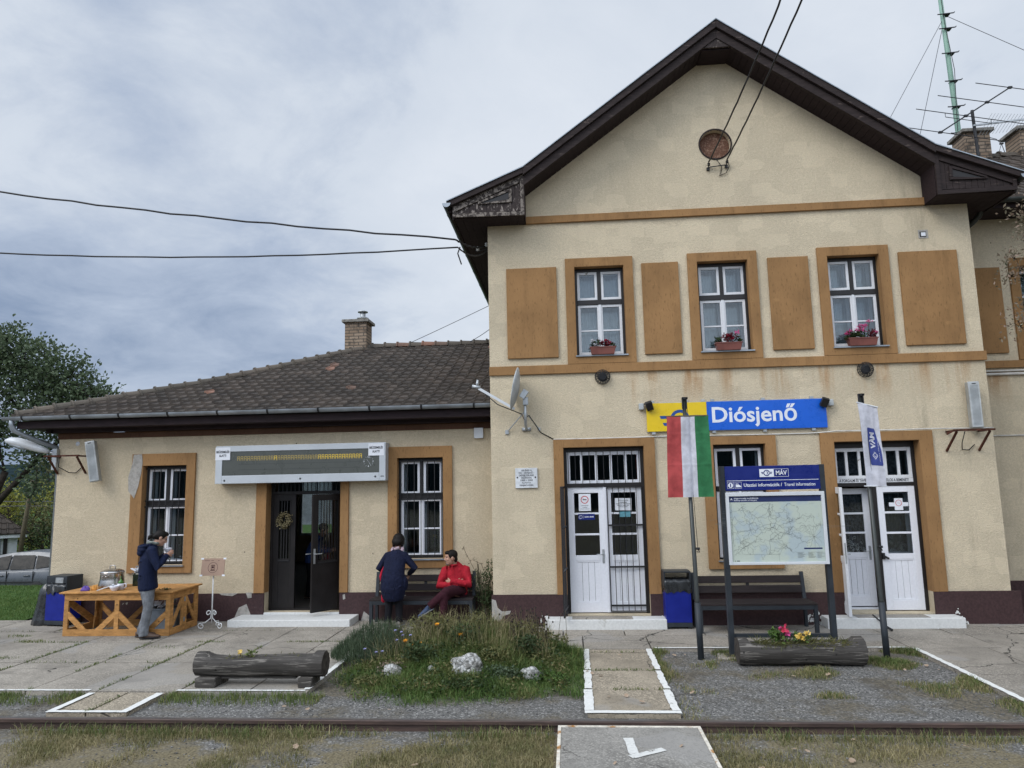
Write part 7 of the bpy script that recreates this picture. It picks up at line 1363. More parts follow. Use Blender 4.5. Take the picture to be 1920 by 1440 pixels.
for s_, el, wr in ((-1, (0.10, -0.27, 1.14), (0.27, -0.10, 1.31)), (1, (0.10, 0.27, 1.14), (0.27, 0.09, 1.30))): limb(b, [(0.03, s_ * 0.17, 1.38), el, wr], [0.05, 0.040, 0.027])
add_hand(b, (0.27, -0.10, 1.31), (0.75, 0.5, 0.35), (-0.3, 0.8, -0.2), 0.55, 1, -1); add_hand(b, (0.27, 0.09, 1.30), (0.6, -0.6, 0.1), (-0.2, -0.3, 0.9), 0.45, 1, 1)
merged(b.build('body', 'skin', t), 0.0065, 3); eyes(t, hc, M)
b = MB(); b.X = Matrix.Translation(hc) @ M.to_4x4(); b.sph((-0.022, 0, 0.036), 0.103, 0.084, 0.094, 20, 12); b.sph((0.03, 0, 0.088), 0.06, 0.06, 0.038, 14, 8); b.sph((-0.10, 0, -0.01), 0.035, 0.055, 0.05, 12, 8); b.ell([((-0.11, 0, 0.01), 0.025, 0.02), ((-0.145, 0.0, -0.015), 0.036, 0.03), ((-0.165, 0.0, -0.055), 0.03, 0.026), ((-0.16, 0, -0.10), 0.012, 0.012)], 12, (0, 1, 0)); merged(b.build('hair', 'hair', t), 0.008, 2)
b = MB()
for s_ in (-1, 1):
    pts = [hc + M @ V3(0.088 + 0.003 * math.cos(a), s_ * 0.033 + 0.022 * math.cos(a), 0.012 + 0.018 * math.sin(a)) for a in [2 * math.pi * i / 14 for i in range(15)]]; b.tube(pts, 0.0022, 5); b.tube([hc + M @ V3(0.085, s_ * 0.055, 0.016), hc + M @ V3(-0.01, s_ * 0.081, 0.012)], 0.0022, 5)
b.build('spectacles', 'ink', t)
b = MB(); b.ell([((0.015, 0, 0.765), 0.198, 0.142), ((0.01, 0, 0.80), 0.205, 0.150), ((0.0, 0, 0.95), 0.190, 0.140), ((0.0, 0, 1.10), 0.190, 0.140), ((0.01, 0, 1.26), 0.200, 0.142), ((0.025, 0, 1.37), 0.185, 0.120), ((0.045, 0, 1.44), 0.115, 0.092), ((0.07, 0, 1.485), 0.085, 0.080)], 24, (1, 0, 0))
for s_, el, wr in ((-1, (0.10, -0.285, 1.13), (0.255, -0.11, 1.295)), (1, (0.10, 0.285, 1.13), (0.255, 0.105, 1.285))):
    sh = V3(0.02, s_ * 0.165, 1.385); el, wr = Vector(el), Vector(wr); limb(b, [sh + V3(0, -s_ * 0.05, 0.015), sh, sh.lerp(el, 0.5), el, el.lerp(wr, 0.5), wr], [0.075, 0.083, 0.071, 0.066, 0.056, 0.045])
b.sph((-0.095, 0, 1.405), 0.085, 0.125, 0.060, 18, 10); b.sph((-0.13, 0, 1.355), 0.05, 0.10, 0.055, 16, 8); b.tube([(-0.05 + 0.10 * math.cos(a), 0.11 * math.sin(a), 1.47 + 0.02 * math.cos(a)) for a in [2 * math.pi * i / 20 for i in range(21)]], 0.026, 8)
for z, y in ((0.90, 0.1), (1.0, -0.12), (1.18, 0.1), (1.06, 0.02)): b.tube([(-0.14, y, z), (-0.135, y * 0.2, z + 0.03), (-0.13, -y, z + 0.05)], 0.012, 6)
merged(b.build('jacket', 'navy_jacket', t), 0.009, 2)
b = MB(); b.tube([(0.055 + 0.078 * math.cos(a), 0.078 * math.sin(a), 1.505 + 0.012 * math.sin(2 * a)) for a in [2 * math.pi * i / 20 for i in range(21)]], 0.026, 8); merged(b.build('scarf', 'scarf', t), 0.008, 2)
b = MB(); b.ell([((0, 0, 0.80), 0.168, 0.118), ((0.0, 0, 0.88), 0.172, 0.120), ((0.0, 0, 0.74), 0.165, 0.115)][::-1], 20, (1, 0, 0)) if False else b.ell([((0, 0, 0.72), 0.165, 0.118), ((0, 0, 0.80), 0.172, 0.122), ((0, 0, 0.90), 0.165, 0.118)], 20, (1, 0, 0))
for s_, kx in ((1, 0.045), (-1, 0.015)): limb(b, [(-0.005, s_ * 0.085, 0.80), (0.01, s_ * 0.092, 0.66), (kx, s_ * 0.098, 0.48), (kx - 0.035, s_ * 0.106, 0.28), (-0.035, s_ * 0.112, 0.12), (-0.03, s_ * 0.112, 0.055)], [0.098, 0.092, 0.076, 0.071, 0.074, 0.077]); b.tube([(-0.06, s_ * 0.10 - 0.06, 0.16), (0.0, s_ * 0.11 + 0.07, 0.13)], 0.012, 6); b.tube([(kx + 0.05, s_ * 0.10 - 0.05, 0.50), (kx + 0.05, s_ * 0.10 + 0.05, 0.52)], 0.014, 6)
merged(b.build('jeans', 'grey_jeans', t), 0.009, 2)
for s_, dx in ((1, -0.02), (-1, 0.02)): b = MB(); so = MB(); b.smooth = so.smooth = True; shoe(b, so, (-0.03 + dx, s_ * 0.112, 0.085), (1, s_ * 0.08 - 0.25, 0), 0.29, 0.05); o = b.build('shoe', 'brown_shoe', t); so.build('sole', 'ink', o)
# what he holds
t = thing('china_bowl', 'white bowl held up in the hands of the standing man', 'bowl', (-6.735, -0.645, 1.335), 0, 'white bowls on the counter'); b = MB(); b.smooth = True; b.lathe([(0.001, 0.0), (0.03, 0.0), (0.035, 0.01), (0.062, 0.05), (0.066, 0.07), (0.062, 0.07), (0.05, 0.04), (0.001, 0.015)], n=24); b.build('bowl_body', 'china', t)

# ---- woman bending at the bench
t = thing('person', 'dark haired woman in a long navy tunic, seen from behind, bending over the bench', 'person', (-3.02, -0.12, 0), math.radians(88))
hc = V3(0.29, 0.0, 1.385); b = MB()
for s_ in (-1, 1): limb(b, [(0.0, s_ * 0.08, 0.78), (0.0, s_ * 0.085, 0.43), (-0.01, s_ * 0.10, 0.08)], [0.075, 0.05, 0.036])
b.ell([((-0.02, 0, 0.74), 0.14, 0.10), ((0.0, 0, 0.90), 0.13, 0.09), ((0.08, 0, 1.08), 0.14, 0.09), ((0.16, 0, 1.20), 0.13, 0.07), ((0.20, 0, 1.25), 0.055, 0.05)], 16, (1, 0, 0)); limb(b, [(0.19, 0, 1.23), (0.26, 0, 1.31)], [0.05, 0.048]); M = add_head(b, hc, (0.75, 0, -0.66), (0.3, 0, 1), 0.97)
for s_, el, wr in ((-1, (0.14, -0.32, 0.97), (0.30, -0.18, 0.83)), (1, (0.14, 0.30, 0.97), (0.30, 0.16, 0.82))): limb(b, [(0.15, s_ * 0.15, 1.18), el, wr], [0.045, 0.036, 0.025]); add_hand(b, wr, (0.6, -s_ * 0.3, -0.7), (0, -s_, -0.2), 0.4, 0.92, 1)
merged(b.build('body', 'skin', t), 0.0065, 3); eyes(t, hc, M, 0.97)
b = MB(); b.X = Matrix.Translation(hc) @ M.to_4x4(); b.sph((-0.03, 0, 0.035), 0.115, 0.103, 0.105, 20, 12); b.sph((-0.075, 0, -0.04), 0.07, 0.10, 0.085, 16, 10); b.sph((0.04, 0, 0.075), 0.055, 0.075, 0.045, 12, 8)
for s_ in (-1, 1): b.sph((-0.01, s_ * 0.075, -0.035), 0.06, 0.028, 0.075, 12, 8)
merged(b.build('hair', 'hair', t), 0.009, 2)
b = MB(); b.X = Matrix.Translation(hc) @ M.to_4x4(); b.tube([(0.02 + 0.012 * math.cos(a), 0.112 * math.cos(a), 0.03 + 0.118 * math.sin(a)) for a in [math.pi * (0.04 + 0.92 * i / 18) for i in range(19)]], 0.0045, 6); b.build('hair_band', 'scarf', t)
b = MB(); b.tube([(0.205 + 0.075 * math.cos(a), 0.088 * math.sin(a), 1.265 + 0.045 * math.cos(a)) for a in [2 * math.pi * i / 20 for i in range(21)]], 0.030, 8); b.tube([(0.12, 0.03, 1.27), (0.15, -0.05, 1.30)], 0.03, 8); merged(b.build('scarf', 'pink_scarf', t), 0.008, 2)
b = MB(); b.ell([((-0.02, 0, 0.475), 0.172, 0.150), ((-0.03, 0, 0.52), 0.190, 0.165), ((-0.05, 0, 0.66), 0.215, 0.180), ((-0.05, 0, 0.78), 0.212, 0.172), ((-0.02, 0, 0.92), 0.186, 0.140), ((0.06, 0, 1.07), 0.185, 0.125), ((0.135, 0, 1.175), 0.165, 0.100), ((0.185, 0, 1.235), 0.095, 0.075)], 24, (1, 0, 0))
for s_, el, wr in ((-1, (0.14, -0.325, 0.96), (0.29, -0.185, 0.845)), (1, (0.14, 0.305, 0.96), (0.29, 0.165, 0.835))):
    sh = V3(0.13, s_ * 0.145, 1.165); el, wr = Vector(el), Vector(wr); limb(b, [sh + V3(0, -s_ * .05, .015), sh, sh.lerp(el, .5), el, el.lerp(wr, .5), wr], [0.068, 0.074, 0.064, 0.057, 0.05, 0.042])
b.sph((-0.03, -0.20, 0.72), 0.09, 0.05, 0.12, 12, 8); b.tube([(-0.20, 0.1, 0.60), (-0.21, -0.05, 0.64), (-0.17, -0.17, 0.70)], 0.014, 6); b.tube([(-0.16, 0.14, 0.86), (-0.15, 0.0, 0.84), (-0.14, -0.15, 0.88)], 0.013, 6)
merged(b.build('tunic', 'navy_knit', t), 0.009, 2)
b = MB()
for s_ in (-1, 1): limb(b, [(0.0, s_ * 0.075, 0.72), (0.0, s_ * 0.08, 0.50), (0.005, s_ * 0.085, 0.40), (-0.01, s_ * 0.098, 0.14), (-0.01, s_ * 0.10, 0.09)], [0.088, 0.078, 0.066, 0.058, 0.060])
merged(b.build('leggings', 'black_cloth', t), 0.009, 2)
for s_ in (-1, 1): b = MB(); so = MB(); b.smooth = so.smooth = True; shoe(b, so, (-0.01, s_ * 0.10, 0.10), (1, s_ * 0.1, 0), 0.26, 0.044); o = b.build('shoe', 'grey_shoe', t); so.build('sole', 'sole', o)
t = thing('hand_bag', 'small red bag with a strap hanging at the left hip of the bending woman', 'bag', (-3.20, -0.12, 0.42)); b = MB(); b.smooth = True; b.ell([((0.0, 0, -0.01), 0.015, 0.02), ((0.0, 0, 0.02), 0.032, 0.05), ((0.0, 0, 0.09), 0.036, 0.06), ((0.0, 0, 0.17), 0.022, 0.04), ((-0.01, 0, 0.22), 0.008, 0.01)], 14, (0, 1, 0)); b.build('pouch', 'red_bag', t); b = MB(); b.smooth = True; b.tube([(-0.01, 0, 0.22), (-0.035, -0.01, 0.34), (-0.045, -0.02, 0.42), (-0.03, -0.01, 0.5), (0.0, 0.06, 0.60)], [0.014, 0.016, 0.024, 0.016, 0.008], 8); b.build('strap', 'red_bag', t)

# ---- man sitting on the bench, legs crossed, arms folded
t = thing('person', 'seated dark haired man in a red fleece with crossed legs and folded arms', 'person', (-2.02, 0.22, 0), 0.0)
hc = V3(-0.075, -0.045, 1.105); b = MB()
b.ell([((0, 0.02, 0.46), 0.16, 0.11), ((0.0, 0.04, 0.60), 0.145, 0.10), ((0.0, 0.06, 0.78), 0.155, 0.10), ((-0.005, 0.055, 0.91), 0.14, 0.08), ((-0.015, 0.03, 0.98), 0.06, 0.055)], 16, (0, -1, 0)); limb(b, [(-0.02, 0.03, 0.96), (-0.045, -0.005, 1.05)], [0.058, 0.055])
M = add_head(b, hc, (-0.93, -0.36, -0.06), (0, 0, 1), 1.03)
limb(b, [(0.09, 0.02, 0.50), (-0.10, -0.38, 0.585), (-0.36, -0.40, 0.36)], [0.075, 0.05, 0.036]); limb(b, [(-0.10, 0.02, 0.48), (-0.14, -0.40, 0.47), (-0.16, -0.36, 0.09)], [0.075, 0.05, 0.036])
limb(b, [(0.18, 0.04, 0.90), (0.235, -0.10, 0.68), (-0.04, -0.20, 0.735)], [0.05, 0.042, 0.028]); limb(b, [(-0.19, 0.04, 0.89), (-0.25, -0.11, 0.665), (0.05, -0.19, 0.69)], [0.05, 0.042, 0.028])
add_hand(b, (0.055, -0.185, 0.70), (0.8, 0.35, 0.25), (0, 0.9, 0.1), 0.45, 0.95, 1); add_hand(b, (-0.045, -0.20, 0.735), (-0.85, 0.3, -0.2), (0, 0.9, 0), 0.5, 0.95, -1); merged(b.build('body', 'skin', t), 0.0065, 3); eyes(t, hc, M)
b = MB(); b.X = Matrix.Translation(hc) @ M.to_4x4(); b.sph((-0.026, 0, 0.048), 0.102, 0.084, 0.090, 20, 12); b.sph((0.04, 0, 0.092), 0.062, 0.066, 0.034, 14, 8); b.sph((-0.08, 0, -0.02), 0.04, 0.064, 0.07, 12, 8)
for s_ in (-1, 1): b.sph((0.005, s_ * 0.07, 0.045), 0.045, 0.016, 0.05, 10, 6)
merged(b.build('hair', 'hair', t), 0.008, 2)
b = MB(); b.X = Matrix.Translation(hc) @ M.to_4x4(); b.smooth = True; b.sph((0.088, 0, -0.048), 0.014, 0.032, 0.008, 12, 6); b.sph((0.058, 0, -0.098), 0.036, 0.036, 0.026, 12, 8); b.sph((0.080, 0, -0.082), 0.014, 0.02, 0.012, 10, 6); b.build('beard', 'beard', t)
b = MB(); b.ell([((0, 0.02, 0.475), 0.195, 0.135), ((0, 0.03, 0.53), 0.200, 0.140), ((0.0, 0.045, 0.65), 0.188, 0.132), ((0.0, 0.06, 0.78), 0.195, 0.130), ((-0.003, 0.055, 0.89), 0.185, 0.108), ((-0.012, 0.035, 0.965), 0.115, 0.086), ((-0.022, 0.015, 1.0), 0.082, 0.072)], 24, (0, -1, 0))
for sh, el, wr in (((0.17, 0.045, 0.90), (0.245, -0.10, 0.665), (-0.06, -0.215, 0.735)), ((-0.18, 0.045, 0.89), (-0.265, -0.11, 0.65), (0.07, -0.195, 0.685))):
    sh, el, wr = Vector(sh), Vector(el), Vector(wr); limb(b, [sh * 0.75 + V3(0, 0, 0.235), sh, sh.lerp(el, .5), el, el.lerp(wr, .5), wr], [0.07, 0.08, 0.072, 0.068, 0.060, 0.050])
    for k in (0.25, 0.5, 0.75): p = el.lerp(wr, k); b.tube([p + V3(0, -0.055, 0.03), p + V3(0.03, -0.06, -0.02)], 0.011, 6)
b.tube([(-0.035 + 0.085 * math.cos(a), 0.012 + 0.078 * math.sin(a), 0.995 + 0.012 * math.sin(a)) for a in [2 * math.pi * i / 20 for i in range(21)]], 0.016, 8); b.tube([(-0.045, -0.065, 0.985), (-0.05, -0.098, 0.90), (-0.045, -0.115, 0.82)], 0.011, 6); b.tube([(0.14, -0.09, 0.60), (0.0, -0.12, 0.57), (-0.14, -0.10, 0.60)], 0.016, 6)
merged(b.build('fleece', 'red_fleece', t), 0.009, 2)
b = MB(); b.ell([((0, 0.03, 0.445), 0.19, 0.12), ((0, 0.02, 0.52), 0.188, 0.13), ((0, 0.02, 0.57), 0.16, 0.10)], 20, (0, -1, 0))
limb(b, [(0.10, 0.02, 0.535), (0.03, -0.17, 0.585), (-0.10, -0.39, 0.585), (-0.20, -0.405, 0.50), (-0.33, -0.41, 0.395), (-0.375, -0.41, 0.355)], [0.10, 0.098, 0.078, 0.070, 0.064, 0.066]); limb(b, [(-0.10, 0.02, 0.515), (-0.12, -0.2, 0.51), (-0.14, -0.40, 0.475), (-0.15, -0.39, 0.30), (-0.165, -0.37, 0.12)], [0.10, 0.094, 0.076, 0.068, 0.072]); b.tube([(0.08, -0.12, 0.52), (-0.02, -0.28, 0.50), (-0.1, -0.44, 0.52)], 0.02, 6)
merged(b.build('trousers', 'maroon_cloth', t), 0.009, 2)
b = MB(); so = MB(); b.smooth = so.smooth = True; X_ = Matrix.Translation((-0.405, -0.41, 0.335)) @ Matrix.Rotation(math.radians(-28), 4, 'Y') @ Matrix.Translation((0, 0, -0.085)); b.X = so.X = X_; shoe(b, so, (0, 0, 0.085), (-1, -0.25, 0), 0.28, 0.047); o = b.build('shoe', 'blue_shoe', t); so.build('sole', 'sole', o)
b = MB(); so = MB(); b.smooth = so.smooth = True; shoe(b, so, (-0.165, -0.36, 0.09), (-0.4, -1, 0), 0.28, 0.047); o = b.build('shoe', 'blue_shoe', t); so.build('sole', 'sole', o)

# ---- figure leaning inside the dark doorway, with a stool
t = thing('person', 'person in dark blue leaning over inside the dim doorway', 'person', (-5.30, 2.15, 0.13), math.radians(10)); b = MB(); hc = V3(0.24, 0, 1.36)
for s_ in (-1, 1): limb(b, [(0, s_ * .09, .84), (0.02, s_ * .09, .45), (-.02, s_ * .10, .08)], [.08, .055, .04])
b.ell([((0, 0, 0.8), .14, .1), ((0.03, 0, .98), .14, .1), ((0.12, 0, 1.16), .15, .1), ((.18, 0, 1.24), .06, .05)], 14, (1, 0, 0)); limb(b, [(.17, 0, 1.22), (.22, 0, 1.31)], [.055, .052]); M = add_head(b, hc, (0.8, 0, -0.5), (0.3, 0, 1)); 
for s_ in (-1, 1): limb(b, [(.13, s_ * .17, 1.16), (.22, s_ * .2, .94), (.42, s_ * .12, .96)], [.05, .04, .028]); add_hand(b, (.42, s_ * .12, .96), (1, 0, 0), (0, -s_, -.2), .4, 1, 1)
merged(b.build('body', 'skin', t), .008, 3); b = MB(); b.X = Matrix.Translation(hc) @ M.to_4x4(); b.sph((-0.025, 0, 0.04), 0.105, 0.088, 0.095, 18, 10); merged(b.build('hair', 'hair', t), .01, 2)
b = MB(); b.ell([((0, 0, .72), .18, .13), ((0.02, 0, .9), .18, .135), ((.08, 0, 1.05), .185, .13), ((.14, 0, 1.18), .16, .1), ((.18, 0, 1.25), .08, .07)], 20, (1, 0, 0))
for s_ in (-1, 1): limb(b, [(.12, s_ * .15, 1.16), (.22, s_ * .21, .94), (.40, s_ * .125, .96)], [.08, .062, .046])
merged(b.build('sweater', 'blue_sweater', t), .01, 2); b = MB(); b.ell([((0, 0, .7), .16, .115), ((0, 0, .82), .165, .12)], 18, (1, 0, 0))
for s_ in (-1, 1): limb(b, [(0, s_ * .085, .78), (0.02, s_ * .09, .45), (-.02, s_ * .10, .06)], [.095, .07, .066])
merged(b.build('trousers', 'black_cloth', t), .01, 2)
for s_ in (-1, 1): b = MB(); so = MB(); b.smooth = so.smooth = True; shoe(b, so, (-.02, s_ * .10, .09), (1, 0, 0)); o = b.build('shoe', 'brown_shoe', t); so.build('sole', 'ink', o)
t = thing('wooden_stool', 'pale wooden stool just inside the open doorway', 'stool', (-4.93, 1.75, 0.13)); b = MB(); b.smooth = False; b.lathe([(0.001, 0.44), (0.16, 0.44), (0.165, 0.455), (0.16, 0.47), (0.001, 0.47)]); b.build('seat', 'greyplastic', t)
for a in range(4): an = math.radians(45 + 90 * a); b = MB(); b.tube([(0.11 * math.cos(an), 0.11 * math.sin(an), 0.44), (0.20 * math.cos(an), 0.20 * math.sin(an), 0.0)], 0.017, 8); b.build('leg', 'greyplastic', t)
b = MB()
for a in range(4): an, a2 = math.radians(45 + 90 * a), math.radians(135 + 90 * a); b.tube([(0.165 * math.cos(an), 0.165 * math.sin(an), 0.17), (0.165 * math.cos(a2), 0.165 * math.sin(a2), 0.17)], 0.011, 6)
b.build('stretcher', 'greyplastic', t)
# ================================================================== planting, grass, background
import numpy as np
rng = np.random.default_rng(11)
def blades(name, mat, P, H, W, lean=0.45, parent=None):
    """grass: every blade a curved three-point strip of its own"""
    n = len(P); P = np.asarray(P, float); H = np.asarray(H, float); W = np.asarray(W, float); a = rng.uniform(0, 2 * np.pi, n); ln = rng.uniform(0.05, 1.0, n) * lean; c, s_ = np.cos(a), np.sin(a); b_ = rng.uniform(0, 2 * np.pi, n); wc, ws = np.cos(b_) * W / 2, np.sin(b_) * W / 2
    mid = P + np.stack([c * H * ln * 0.35, s_ * H * ln * 0.35, H * 0.6], 1); tip = P + np.stack([c * H * ln * 1.05, s_ * H * ln * 1.05, H * (1.0 - 0.35 * ln)], 1); o = np.stack([wc, ws, np.zeros(n)], 1)
    V = np.stack([P - o, P + o, mid + o * 0.75, mid - o * 0.75, tip], 1).reshape(-1, 3); k = np.arange(n) * 5
    me = bpy.data.meshes.new(name); me.vertices.add(5 * n); me.vertices.foreach_set('co', V.ravel()); me.loops.add(7 * n); me.polygons.add(2 * n)
    me.loops.foreach_set('vertex_index', np.stack([k, k + 1, k + 2, k + 3, k + 3, k + 2, k + 4], 1).ravel()); st = np.stack([np.arange(n) * 7, np.arange(n) * 7 + 4], 1).ravel(); me.polygons.foreach_set('loop_start', st); me.polygons.foreach_set('loop_total', np.tile([4, 3], n))
    me.materials.append(MT[mat]); me.update(calc_edges=True); me.validate(); o_ = bpy.data.objects.new(name, me); COL.objects.link(o_); o_.parent = parent; return o_
def nz(x, y, f=1.0, sd=0.0): return mnoise.noise(Vector((x * f, y * f, sd)))
# the planted mound
MCX, MCY = -1.42, -2.35
def mz(x, y):
    u = (x - MCX) / 1.75; v_ = (y - MCY) / (1.75 if y < MCY else 0.85); r_ = math.sqrt(u * u + v_ * v_); h = max(0.0, 1 - r_) ** 1.15 if y < MCY else max(0.0, 1 - r_ ** 1.6); return -0.095 + 0.44 * h + 0.03 * nz(x, y, 2.5, 4)
bx = fr(-3.55, 0.12, 0.09); by = fr(-4.35, -1.66, 0.09)
tag(grid_sheet('earth_mound', bx, by, mz, 'soil'), 'low earth mound between the two footpaths', 'mound')
def scatter(n, x0, x1, y0, y1, dens, zf):
    out_ = []
    while len(out_) < n:
        x, y = R.uniform(x0, x1), R.uniform(y0, y1); d = dens(x, y)
        if R.random() < d: out_.append((x, y, zf(x, y)))
    return out_
def mdens(x, y):
    u = (x + 1.45) / 1.62; v_ = (y + 2.95) / (1.28 if y < -2.95 else 1.28); r_ = u * u + v_ * v_; d = max(0.0, min(1.0, 1.6 * (1.08 - r_ + 0.25 * nz(x, y, 1.8, 9))))
    if x > -0.55: d = max(d, 0.9 if -3.9 + 0.2 * nz(x, y, 3) < y < -1.72 and x < 0.10 else 0)
    return d if x < 0.11 and not (x < -3.10 and y > -3.7) and y < -1.69 else 0
P_ = scatter(23000, -3.75, 0.12, -4.4, -1.66, mdens, mz); H_ = []
for x, y, z in P_: H_.append(R.uniform(0.4, 1.3) * (0.06 + 0.14 * max(0, min(1, (y + 3.9) / 1.7)) + 0.16 * max(0, nz(x, y, 1.9, 2)) + 0.08 * nz(x, y, 5, 3)) * (0.75 if x > -0.45 else 1.0))
tag(blades('mound_grass', 'grass', P_, [max(0.03, h) for h in H_], [R.uniform(0.004, 0.011) for _ in P_], 1.25), 'tall rough grass growing on the earth mound', 'grass', kind='stuff')
P_ = scatter(11000, -3.9, 0.12, -4.3, -1.7, lambda x, y: mdens(x, y) * (1.0 if x > -0.6 or x < -2.7 or y < -3.1 else 0.3), mz); tag(blades('lush_mound_grass', 'grass_lush', P_, [R.uniform(0.05, 0.17) for _ in P_], [R.uniform(0.005, 0.010) for _ in P_], 1.2), 'short bright green grass at the edges of the mound', 'grass', kind='stuff')
P_ = scatter(1500, -2.6, -0.3, -2.9, -1.75, lambda x, y: 0.8, mz); tag(blades('seeding_grass', 'grass_dry', P_, [R.uniform(0.25, 0.50) for _ in P_], [R.uniform(0.004, 0.007) for _ in P_], 0.75), 'long pale seeding grass along the crest of the mound', 'grass', kind='stuff')
def broadleaf(name, label, cx, cy_, rx, ry, h, n, mat, size, cat='plant'):
    t = thing(name, label, cat, (cx, cy_, mz(cx, cy_))); b = MB(); foliage(b, (0, 0, h * 0.7), (rx, ry, h * 0.6), int(n * 1.5), size, 0.55); b.build('foliage', mat, t); return t
for nm_, m_, n_, ls in (('mound_weeds', 'leaf_olive', 3600, .045), ('dark_mound_weeds', 'leaf_dark', 1500, .05)):
    b = MB()
    for x, y, z in scatter(n_, -3.0, -0.1, -4.0, -1.75, lambda x, y: mdens(x, y) * max(0.02, min(1, 3.2 * (nz(x, y, 2.6, n_ * .01) + .05))), mz): b.leaf((x, y, z + R.uniform(0.02, 0.10 + 0.12 * max(0, (y + 3.9) / 2))), (R.gauss(0, 1), R.gauss(0, 1), R.uniform(0, .9)), (R.gauss(0, 1), R.gauss(0, 1), 1), ls * R.uniform(.6, 1.4), ls * .5)
    tag(b.build(nm_, m_), ('olive' if 'dark' not in nm_ else 'dark green') + ' broad leaved weeds mixed through the mound grass', 'weeds', kind='stuff')
t = thing('lavender_bush', 'dark grey-green needle leaved bush on the left flank of the mound', 'bush', (-2.66, -2.35, mz(-2.66, -2.35)))
pts = []; hh = []
for i in range(8500):
    a, r_ = R.uniform(0, 2 * math.pi), math.sqrt(R.random()); x, y = r_ * 0.66 * math.cos(a), r_ * 0.48 * math.sin(a); pts.append((x, y, -0.04 + 0.02 * R.random() + R.random() * 0.42 * (1 - r_ * r_) ** 1.1)); hh.append(R.uniform(0.07, 0.15))
blades('foliage', 'lav', pts, hh, [R.uniform(0.004, 0.007) for _ in pts], 0.7, t)
b = MB(); 
for i in range(16): a = R.uniform(0, 6.28); b.tube([(0, 0, 0), (0.34 * math.cos(a), 0.28 * math.sin(a), 0.22)], 0.006, 5)
b.build('stem', 'stalk', t)
broadleaf('leafy_plant', 'broad leaved dark plant beside the small grey rock', -1.98, -3.0, 0.22, 0.20, 0.22, 260, 'leaf_dark', 0.055); broadleaf('leafy_plant', 'low olive leaved plant near the middle of the mound', -1.95, -2.2, 0.35, 0.25, 0.26, 420, 'leaf_olive', 0.05); broadleaf('leafy_plant', 'dark leaved clump below the seeding stalks on the right', -0.62, -2.75, 0.22, 0.20, 0.26, 320, 'leaf_dark', 0.055); broadleaf('leafy_plant', 'olive clump on the right crest of the mound', -0.70, -2.2, 0.38, 0.25, 0.22, 420, 'leaf_olive', 0.05); broadleaf('leafy_plant', 'withered brownish clump behind the left white rock', -2.28, -3.2, 0.20, 0.12, 0.14, 150, 'leaf_bronze', 0.04)
for l_, x, y, h, m in (('broad leaved weed at the front left of the mound', -2.45, -3.45, .10, 'leaf_olive'), ('nettle-like weed above the largest rock', -1.45, -2.65, .20, 'leaf_dark'), ('pale leafy weed right of the largest rock', -1.0, -3.05, .15, 'leaf_olive'), ('grey-green weed between the largest and the right rock', -0.9, -3.4, .12, 'lav'), ('creeping dark weed in front of the largest rock', -1.35, -3.65, .09, 'leaf_dark'), ('leafy weed at the right front of the mound', -0.35, -3.3, .10, 'grass_lush'), ('bushy weed on the crown of the mound', -1.35, -2.1, .24, 'leaf_olive')): broadleaf('weed', l_, x, y, .26, .17, h, 330, m, .042)
t = thing('seeding_stalks', 'dry dark stalks with seed heads on the right of the mound', 'plant', (-0.62, -2.35, mz(-0.62, -2.35))); b = MB(); hd = MB()
for i in range(46):
    x, y = R.gauss(0.05, 0.26), R.gauss(0, 0.2); h = R.uniform(0.18, 0.46); tx_, ty = x + R.gauss(0, 0.06), y + R.gauss(0, 0.06); b.tube([(x, y, -0.05), ((x + tx_) / 2, (y + ty) / 2, h * 0.5), (tx_, ty, h)], 0.003, 4)
    for k in range(R.randint(1, 3)): hd.sph((tx_ + R.gauss(0, .02), ty + R.gauss(0, .02), h - k * 0.05), 0.011, 0.011, 0.014, 6, 4)
for i in range(34): x, y = R.gauss(-0.85, 0.35), R.gauss(0.05, 0.2); h = R.uniform(0.20, 0.36); b.tube([(x, y, -0.05), (x + R.gauss(0, .03), y, h)], 0.003, 4); hd.sph((x, y, h), 0.012, 0.012, 0.015, 6, 4)
b.build('stalk', 'stalk', t); tag(hd.build('seed_head', 'seed', t), kind='stuff')
for o in t.children:
    if o.name.startswith('stalk'): o['kind'] = 'stuff'
def daisy(name, label, x, y, z, r_, mat, group, n=9):
    t = thing(name, label, 'flower', (x, y, mz(x, y)), 0, group); h = z - mz(x, y); b = MB(); b.tube([(0, 0, 0), (0.01, 0, h * .5), (0, 0, h)], 0.003, 5); b.build('stem', 'stalk', t); b = MB()
    for i in range(n): a = 2 * math.pi * i / n; b.leaf((0, 0, h), (math.cos(a), math.sin(a) - 0.35, 0.35 + 0.25 * math.sin(a)), (0, 0, 1), r_, r_ * 0.55)
    b.build('petals', mat, t); b = MB(); b.sph((0, -0.006, h + 0.004), r_ * 0.25, r_ * .25, r_ * .2, 8, 5); b.build('flower_centre', 'seed', t)
for x, z, l_ in ((-1.79, 0.44, 'orange marigold highest on the crest of the mound'), (-2.21, 0.235, 'orange marigold left of the biggest orange bloom'), (-2.02, 0.20, 'biggest orange marigold, low left of the mound centre'), (-2.12, 0.19, 'tiny orange marigold bud between two larger marigolds'), (-1.48, 0.31, 'faded orange marigold right of the mound crest')): daisy('marigold', l_, x, -2.75, z + 0.10, 0.045 if 'tiny' not in l_ else 0.02, 'petal_orange', 'orange marigolds on the mound', 11)
for x, z in ((-2.32, 0.43), (-2.24, 0.41), (-2.22, 0.37), (-2.57, 0.16), (-2.49, 0.17), (-2.72, 0.20), (-2.12, 0.37), (-2.30, 0.31)): daisy('aster', 'small pale violet aster among the dark bush on the mound', x, -2.86, z + 0.06, 0.028, 'petal_blue', 'violet asters on the mound', 10)
